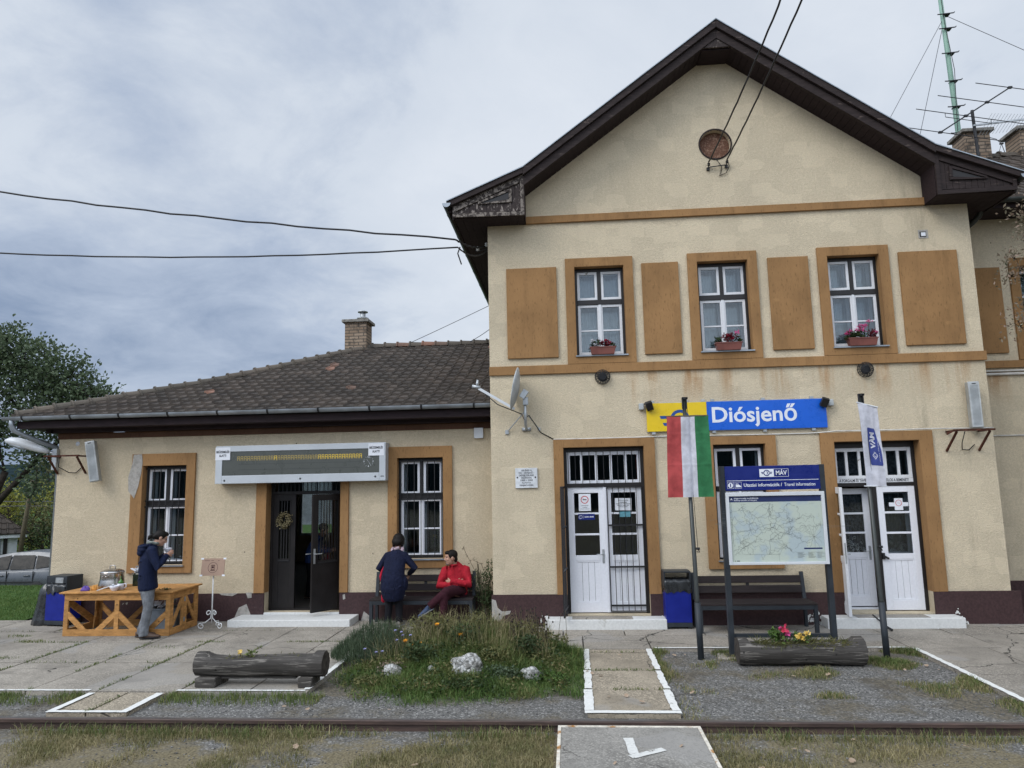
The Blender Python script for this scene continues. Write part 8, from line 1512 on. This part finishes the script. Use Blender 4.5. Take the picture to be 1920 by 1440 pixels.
def rock(x, y, sx, sy, sz, seed, label, zoff=0.0):
    bm = bmesh.new(); bmesh.ops.create_icosphere(bm, subdivisions=4, radius=1.0)
    for v_ in bm.verts:
        p = v_.co.copy(); k = 1 + 0.28 * mnoise.noise(p * 1.3 + Vector((seed, 0, 0))) + 0.10 * mnoise.noise(p * 3.5 + Vector((seed, 4, 0))); c_ = mnoise.cell_vector(p * 1.6 + Vector((seed, 0, 0))); k += 0.10 * (c_.x - 0.5); v_.co = Vector((p.x * sx, p.y * sy, p.z * sz)) * k
    me = bpy.data.meshes.new('rock'); bm.to_mesh(me); bm.free(); me.materials.append(MT['rock']); me.polygons.foreach_set('use_smooth', [True] * len(me.polygons)); o = bpy.data.objects.new('rock', me); COL.objects.link(o); o.location = (x, y, mz(x, y) + zoff); return tag(o, label, 'rock', 'whitewashed rocks on the mound')
rock(-1.32, -3.28, 0.205, 0.17, 0.150, 3.1, 'largest whitewashed rock in the middle of the mound', 0.045); rock(-2.27, -3.25, 0.13, 0.11, 0.105, 7.7, 'whitewashed rock at the left of the mound', 0.05); rock(-0.55, -3.28, 0.135, 0.11, 0.100, 12.4, 'whitewashed rock at the right of the mound', 0.045); rock(-1.77, -3.30, 0.045, 0.045, 0.06, 19.0, 'smallest greyish whitewashed rock, low in the grass', 0.03)
# dry grass in and beside the track
def tdens(x, y):
    if -0.22 < x < 1.19 and y > -6.5: return 0.0
    n_ = nz(x, y, 0.75, 3) + 0.55 * nz(x, y, 2.1, 5); edge = max(0, 1 - abs(y + 5.12) / 0.12) * 0.5; return max(0.0, min(1.0, 0.32 + 1.7 * n_ + edge))
P_ = scatter(46000, -6.6, 4.6, -6.45, -5.06, tdens, lambda x, y: -0.05); tag(blades('track_grass', 'grass_dry', P_, [R.uniform(0.02, 0.08) * (1.6 if y > -5.2 and R.random() < 0.25 else 1) for x, y, z in P_], [R.uniform(0.004, 0.008) for _ in P_], 1.1), 'dry matted grass growing between the rails', 'grass', kind='stuff')
P_ = scatter(1800, -7.2, 5.2, -5.25, -5.04, lambda x, y: tdens(x, y), lambda x, y: -0.05); tag(blades('rail_tufts', 'grass', P_, [R.uniform(0.06, 0.15) for _ in P_], [R.uniform(0.004, 0.007) for _ in P_], 0.9), 'taller tufts of grass along the rail', 'grass', kind='stuff')
def rbed(x, y):
    e_ = max(0, 1 - (x - 1.1) / 0.30) * (1 if y > -3.7 else 0.4) + max(0, 1 - (-1.72 - y) / 0.28) * 0.9 + max(0, 1 - (4.6 - x) / (0.25 + 0.2 * nz(y, 0, 1.5)))
    lg = 0.75 * max(0, 1 - abs(y + 2.4) / 1.0) if 1.7 < x < 4.5 else 0; n_ = nz(x, y, 1.6, 8); return max(0.0, min(1.0, (e_ * (0.55 + n_) + lg * (0.30 + n_) + (1.3 * (n_ - 0.16) if y > -3.9 else 0)))) ** 1.4
P_ = scatter(18000, 1.08, 4.63, -4.7, -1.70, rbed, lambda x, y: -0.045); tag(blades('bed_grass', 'grass', P_[:7500], [R.uniform(0.02, 0.09) * (0.5 + 0.8 * rbed(x, y)) for x, y, z in P_[:7500]], [R.uniform(0.005, 0.009) for _ in P_[:7500]], 0.9), 'green grass along the edges of the gravel bed', 'grass', kind='stuff'); tag(blades('dry_bed_grass', 'grass_dry', P_[7500:], [R.uniform(0.02, 0.08) for _ in P_[7500:]], [R.uniform(0.004, 0.008) for _ in P_[7500:]], 1.0), 'dry grass along the edges of the gravel bed', 'grass', kind='stuff')
def lbed(x, y): n_ = nz(x, y, 1.8, 12); return max(0.0, min(1.0, (1 - (-3.83 - y) / 0.45) * (0.6 + 1.2 * n_))) * (0 if -5.8 < x < -4.75 else 1)
P_ = scatter(4200, -8.5, -2.9, -4.5, -3.84, lbed, lambda x, y: -0.045); tag(blades('edge_grass', 'grass', P_, [R.uniform(0.03, 0.10) for _ in P_], [R.uniform(0.005, 0.009) for _ in P_], 0.9), 'grass growing along the left platform edge', 'grass', kind='stuff')
# weeds in the platform joints
P_ = []
def joint(a, c, n, wd=0.03):
    for i in range(n):
        t_ = R.random(); x, y = lerp(a[0], c[0], t_), lerp(a[1], c[1], t_)
        if nz(x, y, 2.2, 6) > -0.05: P_.append((x + R.gauss(0, wd), y + R.gauss(0, wd), 0.0))
for x in (-7.72, -6.6, -5.70, -4.70): joint((x, -3.8), (x, -1.1), 420, 0.018)
for y, n in ((-1.18, 1000), (-2.45, 420), (-0.32, 160)): joint((-10.5, y), (-3.2, y), n, 0.022)
joint((0.15, -3.70), (1.0, -3.70), 150, 0.02); joint((0.15, -2.86), (1.0, -2.86), 150, 0.02); joint((0.2, -1.9), (0.95, -1.9), 50, 0.012); joint((-5.28, -4.6), (-5.28, -3.85), 90, 0.012)
for cx, cy_, n in ((-8.3, -2.2, 110), (-8.7, -1.1, 140), (-6.2, -1.55, 40), (-9.2, -0.7, 80)): P_ += [(cx + R.gauss(0, .14), cy_ + R.gauss(0, .05), 0) for _ in range(n)]
tag(blades('joint_weeds', 'grass', P_, [R.uniform(0.012, 0.045) for _ in P_], [R.uniform(0.005, 0.010) for _ in P_], 1.2), 'weeds sprouting in the platform joints', 'weeds', kind='stuff')
P_ = scatter(24000, -17, -10.36, 0.72, 7.5, lambda x, y: 1.0 if y < 3.2 else 0.5, lambda x, y: gz(x, y) + 0.02 + 0.05 * max(0, min(1, (y - 0.78) / 1.5))); tag(blades('lawn_grass', 'grass_lush', P_, [R.uniform(0.03, 0.08) for _ in P_], [R.uniform(0.008, 0.014) for _ in P_], 0.9), 'mown grass of the lawn beyond the platform', 'grass', kind='stuff')
# loose stones on the gravel
n = 6500; base = np.array([(1, 0, 0), (-1, 0, 0), (0, 1, 0), (0, -1, 0), (0, 0, 1), (0, 0, -1)], float); F8 = np.array([(0, 2, 4), (2, 1, 4), (1, 3, 4), (3, 0, 4), (2, 0, 5), (1, 2, 5), (3, 1, 5), (0, 3, 5)])
xs_ = rng.uniform(-7.5, 5.2, n); ys_ = rng.uniform(-6.6, -1.75, n); ok = ~((ys_ > -3.85) & (xs_ < 1.1)) & ~((xs_ > -0.2) & (xs_ < 1.17) & (ys_ < -1.5)) & ~((xs_ > -5.8) & (xs_ < -4.78) & (ys_ > -4.7)) & ~((xs_ > 4.6) & (ys_ > -6.1)) & (np.abs(ys_ + 4.985) > 0.07); xs_, ys_ = xs_[ok], ys_[ok]; n = len(xs_)
sz = rng.uniform(0.005, 0.012, (n, 1, 1)) * rng.uniform(0.7, 1.3, (n, 1, 3)) * np.array([1, 1, 0.7]); jit = base[None] * rng.uniform(0.75, 1.25, (n, 6, 1)); an = rng.uniform(0, 6.28, n); rx = np.stack([np.cos(an), np.sin(an)], 1)
V = jit * sz; X2 = V[..., 0] * rx[:, None, 0] - V[..., 1] * rx[:, None, 1]; Y2 = V[..., 0] * rx[:, None, 1] + V[..., 1] * rx[:, None, 0]; V = np.stack([X2 + xs_[:, None], Y2 + ys_[:, None], V[..., 2] - 0.043], -1)
me = bpy.data.meshes.new('gravel_stones'); me.vertices.add(6 * n); me.vertices.foreach_set('co', V.ravel()); me.loops.add(24 * n); me.polygons.add(8 * n); me.loops.foreach_set('vertex_index', (F8[None] + np.arange(n)[:, None, None] * 6).ravel()); me.polygons.foreach_set('loop_start', np.arange(8 * n) * 3); me.polygons.foreach_set('loop_total', np.full(8 * n, 3))
s = NT('loose_grey_stones'); MT['stones'] = s.fin(s.ramp(s.isl(), (0.0, (0.06, 0.06, 0.062)), (0.6, (0.14, 0.14, 0.14)), (0.95, (0.20, 0.20, 0.195)), (1.0, (0.32, 0.31, 0.30))), 0.9, 0.2); me.materials.append(MT['stones']); me.update(calc_edges=True); o = bpy.data.objects.new('gravel_stones', me); COL.objects.link(o); tag(o, 'loose grey stones scattered over the gravel', 'stones', kind='stuff')
# fallen leaves: one leaf shape, copied
def leafmesh(): 
    b = MB(); o_ = [(0, -0.04), (0.02, -0.025), (0.034, 0.0), (0.022, 0.012), (0.026, 0.034), (0.0, 0.045), (-0.024, 0.034), (-0.02, 0.01), (-0.035, -0.002), (-0.02, -0.026)]; b.add([(0, 0, 0.006)] + [(x, y, 0.004 + 0.22 * abs(x) + 0.1 * max(0, y)) for x, y in o_], [(0, i + 1, (i + 1) % 10 + 1) for i in range(10)]); return b.build('fallen_leaf', 'dryleaf')
lf0 = leafmesh(); spots = [(3.05, -2.98), (3.3, -3.1), (2.7, -2.95), (2.62, -3.05), (3.75, -2.85), (4.05, -2.75), (4.3, -2.45), (4.4, -2.55), (4.28, -2.62), (4.1, -2.5), (4.45, -2.75), (4.2, -2.3), (1.35, -2.0), (1.22, -2.1), (1.5, -1.95), (1.2, -3.5), (1.3, -3.75), (-0.2, -3.5), (-0.28, -3.6), (-0.1, -3.3), (0.14, -2.95), (0.2, -3.05), (0.3, -3.15), (0.6, -2.1), (0.7, -4.2), (0.35, -4.0), (0.55, -3.98), (0.9, -5.6), (0.3, -6.0), (1.9, -5.45), (2.3, -5.7), (2.0, -5.5), (3.4, -5.35), (3.7, -5.9), (-1.4, -5.9), (-2.6, -5.5), (-0.9, -6.05), (-3.2, -4.3), (-2.9, -4.4), (-4.0, -4.15), (-4.4, -5.9), (-2.0, -4.4), (2.5, -5.2), (2.9, -6.2), (1.5, -5.9), (4.2, -5.3)]
for i, (x, y) in enumerate(spots):
    o = lf0 if i == 0 else lf0.copy()
    if i: COL.objects.link(o)
    k = R.uniform(0.45, 0.9); o.scale = (k, k, k); o.rotation_euler = (R.uniform(-.3, .3), R.uniform(-.3, .3), R.uniform(0, 6.28)); zz = 0.01 if (x > 4.62 or (0.1 < x < 1.06 and y > -4.57)) else (0.05 if -0.15 < x < 1.12 and y < -5.1 else (mz(x, y) + 0.05 if x < 0.1 and y > -4.3 and x > -3 else -0.02)); o.location = (x, y, zz); tag(o, 'dry brown fallen leaf lying on the ground', 'leaf', 'fallen leaves on the ground')
# shrub squeezed between wing and main block
t = thing('corner_shrub', 'straggly dark shrub in the corner between the wing and the main block', 'shrub', (-1.52, 0.25, 0)); b = MB(); foliage(b, (0.0, 0.0, 0.45), (0.17, 0.18, 0.42), 620, 0.06, 0.4); foliage(b, (0.08, 0.0, 0.85), (0.09, 0.12, 0.22), 170, 0.055, 0.4); foliage(b, (-0.12, -0.02, 0.75), (0.10, 0.1, 0.14), 60, 0.06, 0.3); foliage(b, (0.05, -0.1, 0.40), (0.1, 0.06, 0.2), 40, 0.06, 0.45); b.build('foliage', 'leaf_dark', t)
b = MB()
for i in range(12): a = R.uniform(0, 6.28); b.tube([(0.02 * math.cos(a), 0.02 * math.sin(a), 0), (0.08 * math.cos(a), 0.1 * math.sin(a), 0.5), (0.13 * math.cos(a), 0.13 * math.sin(a), R.uniform(0.7, 1.05))], 0.006, 5)
b.tube([(0, 0, 0.4), (-0.14, 0, 0.82), (-0.33, 0.02, 1.18), (-0.36, 0.0, 1.27)], 0.004, 5); b.tube([(0.05, 0, 0.7), (-0.05, 0, 0.98), (-0.2, 0.0, 1.06)], 0.004, 5)
for q_ in ((-0.3, 0, 1.12), (-0.24, 0, 1.03), (-0.36, 0, 1.24), (-0.18, 0, 1.06), (-0.05, 0, 1.0)): foliage(b, q_, (0.03, 0.03, 0.03), 4, 0.05, 0.35)
b.build('stem', 'stalk', t)
# potted plants inside the wing windows
for x, lab, n in ((-7.30, 'dark pot plant behind the bars of the left wing window', 140), (-2.50, 'pot plant with a yellow bloom behind the right wing window', 160)):
    t = thing('pot_plant', lab, 'plant', (x, WY + 0.55, 0.90)); b = MB(); b.smooth = True; b.lathe([(0.001, 0), (0.07, 0), (0.09, 0.15), (0.001, 0.15)]); b.build('pot', 'terra', t); b = MB(); foliage(b, (0, 0, 0.36), (0.20, 0.10, 0.24), n, 0.09, 0.35); b.build('foliage', 'grass_lush', t)
    if x > -5: b = MB(); bloom(b, (-0.03, -0.08, 0.52), 0.05, 24, 0.04); b.build('blossom', 'petal_yellow', t)
    b = MB(); b.box(-0.3, 0.3, -0.12, 0.12, -0.03, -0.001); b.box(-0.28, -0.24, -0.1, 0.1, -0.76, -0.03); b.box(0.24, 0.28, -0.1, 0.1, -0.76, -0.03); b.build('plant_shelf', 'white', t)

# ---- trees
def limbs(b, p, d, ln, r_, depth, tips, rnd):
    d = d.normalized(); q_ = p + d * ln; m = p.lerp(q_, 0.5) + Vector((rnd.gauss(0, ln * .05), rnd.gauss(0, ln * .05), 0)); b.tube([p, m, q_], [r_, r_ * 0.85, r_ * 0.68], 8)
    if depth == 0: tips.append(q_); return
    for k in range(rnd.randint(2, 3)): a = Vector((rnd.gauss(0, 0.6), rnd.gauss(0, 0.6), rnd.gauss(0.15, 0.4))); limbs(b, q_, d + a, ln * rnd.uniform(0.62, 0.85), r_ * 0.62, depth - 1, tips, rnd)
def tree(name, label, base, trunk, lobes, mat, leaf, per, seed, group='trees and bushes left of the station', cat='tree', flat=0.75, tw=1.0):
    rnd = random.Random(seed); t = thing(name, label, cat, base, 0, group); b = MB(); b.smooth = True; tips = []
    for p, q_, r_ in trunk: p, q_ = Vector(p), Vector(q_); b.tube([p, p.lerp(q_, .5) + Vector((rnd.gauss(0, .06), rnd.gauss(0, .06), 0)), q_], [r_, r_ * .85, r_ * .7], 10)
    fork = Vector(trunk[-1][1])
    for c_, r_ in lobes:
        c_ = Vector(c_); o_ = fork if not trunk else min((Vector(x[1]) for x in trunk), key=lambda v_: (v_ - c_).length); b.tube([o_, o_.lerp(c_, .5) + Vector((0, 0, -0.12 * r_)), c_], [trunk[-1][2] * 0.5 * tw, trunk[-1][2] * 0.3 * tw, 0.03 * tw], 7)
        for k in range(7): v_ = Vector((rnd.gauss(0, 1), rnd.gauss(0, 1), rnd.gauss(0.2, .8))).normalized() * r_ * 0.95; b.tube([c_, c_ + v_ * 0.55 + Vector((0, 0, .05)), c_ + v_], [0.028 * tw, 0.018 * tw, 0.007 * tw], 5); tips.append((c_ + v_, r_))
    b.build('trunk', 'bark', t); b = MB(); V_ = []
    for c_, r_ in lobes:
        m = int(per * r_ ** 2 / 6)
        for k in range(m):   # sprigs: little clusters of leaves spread through the lobe
            v_ = Vector((rnd.gauss(0, 1), rnd.gauss(0, 1), rnd.gauss(0, 1))).normalized() * (rnd.random() ** 0.42) * r_; p = Vector(c_) + Vector((v_.x * 1.1, v_.y, v_.z * 0.92)); out_ = (v_.normalized() + Vector((0, 0, 0.5)))
            for j in range(6): b.leaf(p + Vector((rnd.gauss(0, leaf * 1.1), rnd.gauss(0, leaf * 1.1), rnd.gauss(0, leaf * 1.1))), out_ + Vector((rnd.gauss(0, .9), rnd.gauss(0, .9), rnd.gauss(0, .9))), (rnd.gauss(0, 1), rnd.gauss(0, 1), 1), leaf * rnd.uniform(0.7, 1.4), leaf * flat * rnd.uniform(.7, 1.2))
    for p, r_ in tips:
        for j in range(14): b.leaf(p + Vector((rnd.gauss(0, leaf * 1.3), rnd.gauss(0, leaf * 1.3), rnd.gauss(0, leaf * 1.3))), (rnd.gauss(0, 1), rnd.gauss(0, 1), rnd.gauss(.3, 1)), (rnd.gauss(0, 1), rnd.gauss(0, 1), 1), leaf * rnd.uniform(.7, 1.3), leaf * flat)
    b.build('crown', mat, t); return t
LB = lambda L: [((x + 21.3, y - 12, z + 1.05), r_) for x, y, z, r_ in L]
tree('broadleaf_tree', 'large grey-green broadleaf tree beyond the left end of the wing', (-21.3, 12, -1.05), [((0, 0, -0.2), (0.35, 0, 2.6), 0.22), ((0.35, 0, 2.6), (0.9, 0.1, 4.2), 0.16), ((0.35, 0, 2.6), (2.0, 0.2, 4.6), 0.12), ((2.0, 0.2, 4.6), (3.4, 0.2, 6.0), 0.08)],
     LB([(-20.6, 12, 8.0, .75), (-20.9, 12.3, 7.4, 1.0), (-19.9, 12, 7.0, 1.25), (-18.9, 12, 6.9, .9), (-18.1, 12, 6.55, .95), (-17.1, 12, 5.9, .75), (-16.75, 12, 5.55, .5), (-20.3, 12.5, 5.4, 1.7), (-18.6, 12.2, 5.3, 1.35), (-17.6, 12.2, 5.1, .9), (-20.7, 12, 4.4, .85), (-19.2, 12, 3.5, .7), (-18.7, 11.5, 2.6, .45), (-21.8, 12, 7.0, 1.6), (-22.5, 12, 5.2, 1.6), (-17.9, 12.6, 3.9, .9)]), 'leaf_tree', 0.135, 950, 3)
def bush(label, x, y, rx, h, mat, seed, n=2200, leaf=0.10, nm='bush'):
    rnd = random.Random(seed); z0 = ground_z(x, y); lobes = [((rnd.uniform(-rx, rx) * 0.75, rnd.uniform(-.6, .6), h * rnd.uniform(.25, .82)), rx * rnd.uniform(.35, .6)) for _ in range(8)]
    return tree(nm, label, (x, y, z0), [((0, 0, -0.1), (0.1, 0, h * 0.35), 0.09)], lobes, mat, leaf, n / 8 * 6 / (rx * .5) ** 2 / 6, seed, cat='bush', tw=0.6)
bush('bright yellow-green bush at the left edge behind the shed', -25.3, 18.6, 1.5, 4.2, 'leaf_yellow', 21, 1700, .10); bush('second yellowish bush behind the leaning pole', -25.6, 21.5, 1.3, 4.6, 'leaf_yellow', 22, 900, .11); bush('olive autumn bush right of the leaning pole', -24.6, 19.5, 1.9, 3.9, 'leaf_olive', 23, 1100, .11); bush('olive autumn bush behind the parked car', -27.0, 20, 1.8, 3.6, 'leaf_olive', 24, 1000, .12); bush('dark bush low behind the parked car', -22.6, 17.5, 1.6, 2.8, 'leaf_dark', 25, 900, .10); bush('dark bush against the left corner of the wing', -20.4, 16, 1.5, 3.6, 'leaf_olive', 26, 900, .10)
bush('tall olive bush beyond the yellow bushes', -31.0, 27, 2.6, 5.6, 'leaf_olive', 27, 900, .16); bush('dark tree-like bush far behind the pole', -28.4, 28, 2.6, 5.8, 'leaf_dark', 28, 900, .16); bush('dark bush beside the far hedge', -35.0, 28, 2.8, 5.5, 'leaf_dark', 29, 900, .16)
t = thing('utility_pole', 'leaning brown timber utility pole behind the parked car', 'pole', (-22.75, 16, -1.1)); b = MB(); b.smooth = True; b.tube([(-0.06, 0, -0.3), (0.06, 0, 1.6), (0.34, 0, 4.0)], [0.10, 0.09, 0.08], 10); b.build('pole_shaft', 'stalk', t); b = MB(); b.obox((0.36, -0.1, 3.55), 0.3, 0.2, 0.35); b.build('pole_box', 'bar', t)
for k, z in enumerate((2.05, 1.86)): cable('line_wire', ('upper' if k == 0 else 'lower') + ' thin wire running from the leaning pole behind the car', [(-30, 16, z + 0.12), (-22.5, 16, z - 0.02), (-16, 16, z - 0.1)], 0.012, 0.02, 'wire', 'wire', seg=5, group='thin wires at the leaning pole')
t = thing('shed', 'small white shed with a mossy tiled roof at the left edge', 'shed', (-23.05, 16.2, -1.1), math.radians(43)); b = MB(); b.box(-6, 0, 0, 3.0, -0.2, 1.85); b.build('wall', 'paper', t); b = MB(); b.box(-1.75, -0.55, -0.03, -0.001, 0.0, 1.62); b.build('corrugated_door', 'zinc', t); b = MB(); b.box(-0.48, -0.34, -0.05, -0.001, 0.0, 1.85); b.build('door_post', 'black', t)
pf = {'D': 1.9, 'z': lambda d: 1.80 + d * 0.80}; b = MB(); tile_face(b, (-6.4, -0.42, 0), (0.36, -0.42, 0), (0, 1, 0), pf, lambda d: d, lambda d: d, 0.25, 0.28); tile_face(b, (0.36, -0.42, 0), (0.36, 3.38, 0), (-1, 0, 0), pf, lambda d: d, lambda d: d, 0.25, 0.28); b.build('roof', 'tile', t); b = MB(); b.box(-6.3, 0.3, -0.38, -0.34, 1.66, 1.78); b.build('eaves_board', 'paper', t)
# parked estate car
CX, CY = -18.0, 10.0; t = thing('parked_car', 'silver grey estate car parked behind the lawn', 'car', (CX, CY, gz(CX, CY) - 0.02))
def carsec(x, zs, half): return [(x, -half[0], zs[0]), (x, -half[1], zs[1]), (x, -half[2], zs[2]), (x, half[2], zs[2]), (x, half[1], zs[1]), (x, half[0], zs[0])]
b = MB(); b.smooth = False
b.loft([carsec(-2.25, (0.30, 0.45, 0.62), (.55, .66, .60)), carsec(-2.1, (0.24, 0.5, 0.74), (.75, .84, .74)), carsec(-1.5, (0.22, 0.55, 0.86), (.80, .88, .78)), carsec(-0.95, (0.22, 0.58, 0.93), (.82, .88, .80)), carsec(0.2, (0.22, 0.60, 0.96), (.82, .88, .82)), carsec(1.4, (0.22, 0.60, 0.99), (.82, .88, .82)), carsec(2.1, (0.26, 0.62, 0.98), (.78, .86, .78)), carsec(2.28, (0.34, 0.6, 0.9), (.7, .78, .7))]); body = b.build('body', 'car', t, bevel=0.05)
for p_ in body.data.polygons: p_.use_smooth = True
b = MB(); b.loft([carsec(-1.45, (0.88, 0.90, 0.915), (.78, .77, .72)), carsec(-0.85, (0.92, 1.04, 1.14), (.79, .75, .66)), carsec(-0.25, (0.94, 1.22, 1.40), (.80, .70, .58)), carsec(0.3, (0.95, 1.26, 1.49), (.80, .69, .56)), carsec(1.0, (0.96, 1.26, 1.52), (.80, .69, .56)), carsec(1.6, (0.97, 1.26, 1.48), (.80, .69, .56)), carsec(2.12, (0.97, 1.15, 1.22), (.76, .70, .60)), carsec(2.2, (0.95, 1.0, 1.02), (.74, .72, .66))]); b.build('cabin', 'car', t)
for sx in (-1, 1):
    for w_ in ([(-0.95, 1.00), (-0.20, 1.33), (0.36, 1.43), (0.36, 1.00)], [(0.42, 1.00), (0.42, 1.42), (1.15, 1.42), (1.22, 1.02)], [(1.28, 1.02), (1.22, 1.41), (1.62, 1.36), (1.95, 1.10)]):
        b = MB(); yy = lambda z: (0.836 - (z - 0.95) * 0.40); b.add([(x, sx * (yy(z) + 0.004), z) for x, z in w_], [tuple(range(4)) if sx < 0 else tuple(range(3, -1, -1))]); b.build('side_window', 'carglass', t)
b = MB(); b.add([(-1.40, -0.70, 0.93), (-0.28, -0.58, 1.42), (-0.28, 0.58, 1.42), (-1.40, 0.70, 0.93)], [(0, 1, 2, 3)]); b.build('windscreen', 'carglass', t)
b = MB(); b.box(-1.4, 1.5, -0.893, -0.87, 0.60, 0.64); b.box(0.385, 0.395, -0.885, -0.85, 0.3, 0.95); b.box(-0.85, -0.84, -0.885, -0.85, 0.3, 0.90); b.box(1.26, 1.27, -0.885, -0.85, 0.45, 0.95); b.build('door_seam', 'tyre', t)
for x in (0.18, 1.05): b = MB(); b.box(x - 0.1, x + 0.1, -0.895, -0.865, 0.80, 0.835); b.build('door_handle', 'car', t, bevel=0.01)
b = MB(); b.smooth = True; b.sph((-0.78, -0.96, 1.02), 0.09, 0.10, 0.075); b.build('wing_mirror', 'car', t)
for x in (-1.42, 1.42):
    for y in (-0.83, 0.83): b = MB(); b.smooth = True; b.lathe([(0.19, -0.09), (0.30, -0.10), (0.315, -0.06), (0.315, 0.06), (0.30, 0.10), (0.19, 0.09)], (x, y, 0.315), 24, 'Y'); wh = b.build('wheel', 'tyre', t); b = MB(); b.lathe([(0.001, -0.085), (0.19, -0.08), (0.19, 0.08), (0.001, 0.085)], (x, y, 0.315), 16, 'Y'); b.build('rim', 'galv', wh)
# far wooded hill
b = MB(); b.smooth = True; xs_ = fr(-520, 60, 14); ys_ = fr(170, 420, 18); nX = len(xs_); b.add([(x, y, -4 + (20 + 9 * nz(x, y, .006, 1) + 3 * nz(x, y, .03, 2) + 1.2 * nz(x, y, .12, 7)) * math.sin(math.pi * min(1, max(0, (y - 170) / 240)) * .5) ** .7) for y in ys_ for x in xs_], [(j * nX + i, j * nX + i + 1, (j + 1) * nX + i + 1, (j + 1) * nX + i) for j in range(len(ys_) - 1) for i in range(nX - 1)]); tag(tag(b.build('hill', 'hill'), kind='structure'), 'dark wooded hill far behind the trees on the left', 'hill')
b = MB(); b.smooth = True; xs_ = fr(-160, 160, 8); ys_ = [-110, -90, -75, -62, -56, -52]; nX = len(xs_); b.add([(x, y, -1 + (0 if y == -52 else (11 + 2.5 * nz(x, y, .05, 3) + 1.5 * nz(x, y, .2, 5)) * min(1, (-50 - y) / 8))) for y in ys_ for x in xs_], [(j * nX + i, (j + 1) * nX + i, (j + 1) * nX + i + 1, j * nX + i + 1) for j in range(len(ys_) - 1) for i in range(nX - 1)]); tag(tag(b.build('added_bank', 'hill'), kind='structure'), 'unseen dark wooded bank added behind the viewer to darken window reflections', 'hill')  # unseen bank added behind the camera so the lower panes reflect something dark
# rose sprays reaching in at the right edge
tree('climbing_rose', 'bronze leaved rose tree with sparse sprays at the right edge', (7.75, -1.6, -0.04), [((0, 0, -0.1), (0.0, 0.1, 2.6), 0.05), ((0, 0.1, 2.6), (-0.35, 0.1, 4.3), 0.03), ((0, 0.1, 2.6), (-0.2, 0.1, 5.6), 0.025)], [((-0.93, 0.1, 6.15), .13), ((-1.05, 0.1, 5.55), .09), ((-1.12, 0.1, 5.28), .10), ((-1.08, 0.1, 4.52), .20), ((-0.88, 0.1, 4.86), .10), ((-0.35, 0.1, 5.0), .5), ((-0.25, 0.1, 6.0), .5), ((-0.78, 0.1, 6.4), .12)], 'leaf_bronze', 0.06, 150, 33, None, 'tree', 0.5, 0.16)
tree('added_shade_tree', 'leafy tree added beyond the right edge to shade the rear range', (10.6, -1.4, -0.04), [((0, 0, -0.1), (0.1, 0, 2.4), 0.16), ((0.1, 0, 2.4), (0.0, 0.2, 4.2), 0.12)], [((-0.6, 0.4, 5.0), 1.3), ((-0.5, 0.9, 3.4), 1.25), ((0.8, 0.3, 6.4), 1.7), ((0.9, 0, 4.0), 1.6), ((-0.3, 0.8, 6.9), 1.2), ((-0.4, 0.9, 2.0), 1.0), ((0.4, 0.2, 8.0), 1.2)], 'leaf_dark', 0.13, 800, 41, None, 'tree', 0.75)  # unseen tree, added so its dense crown darkens the rear range wall
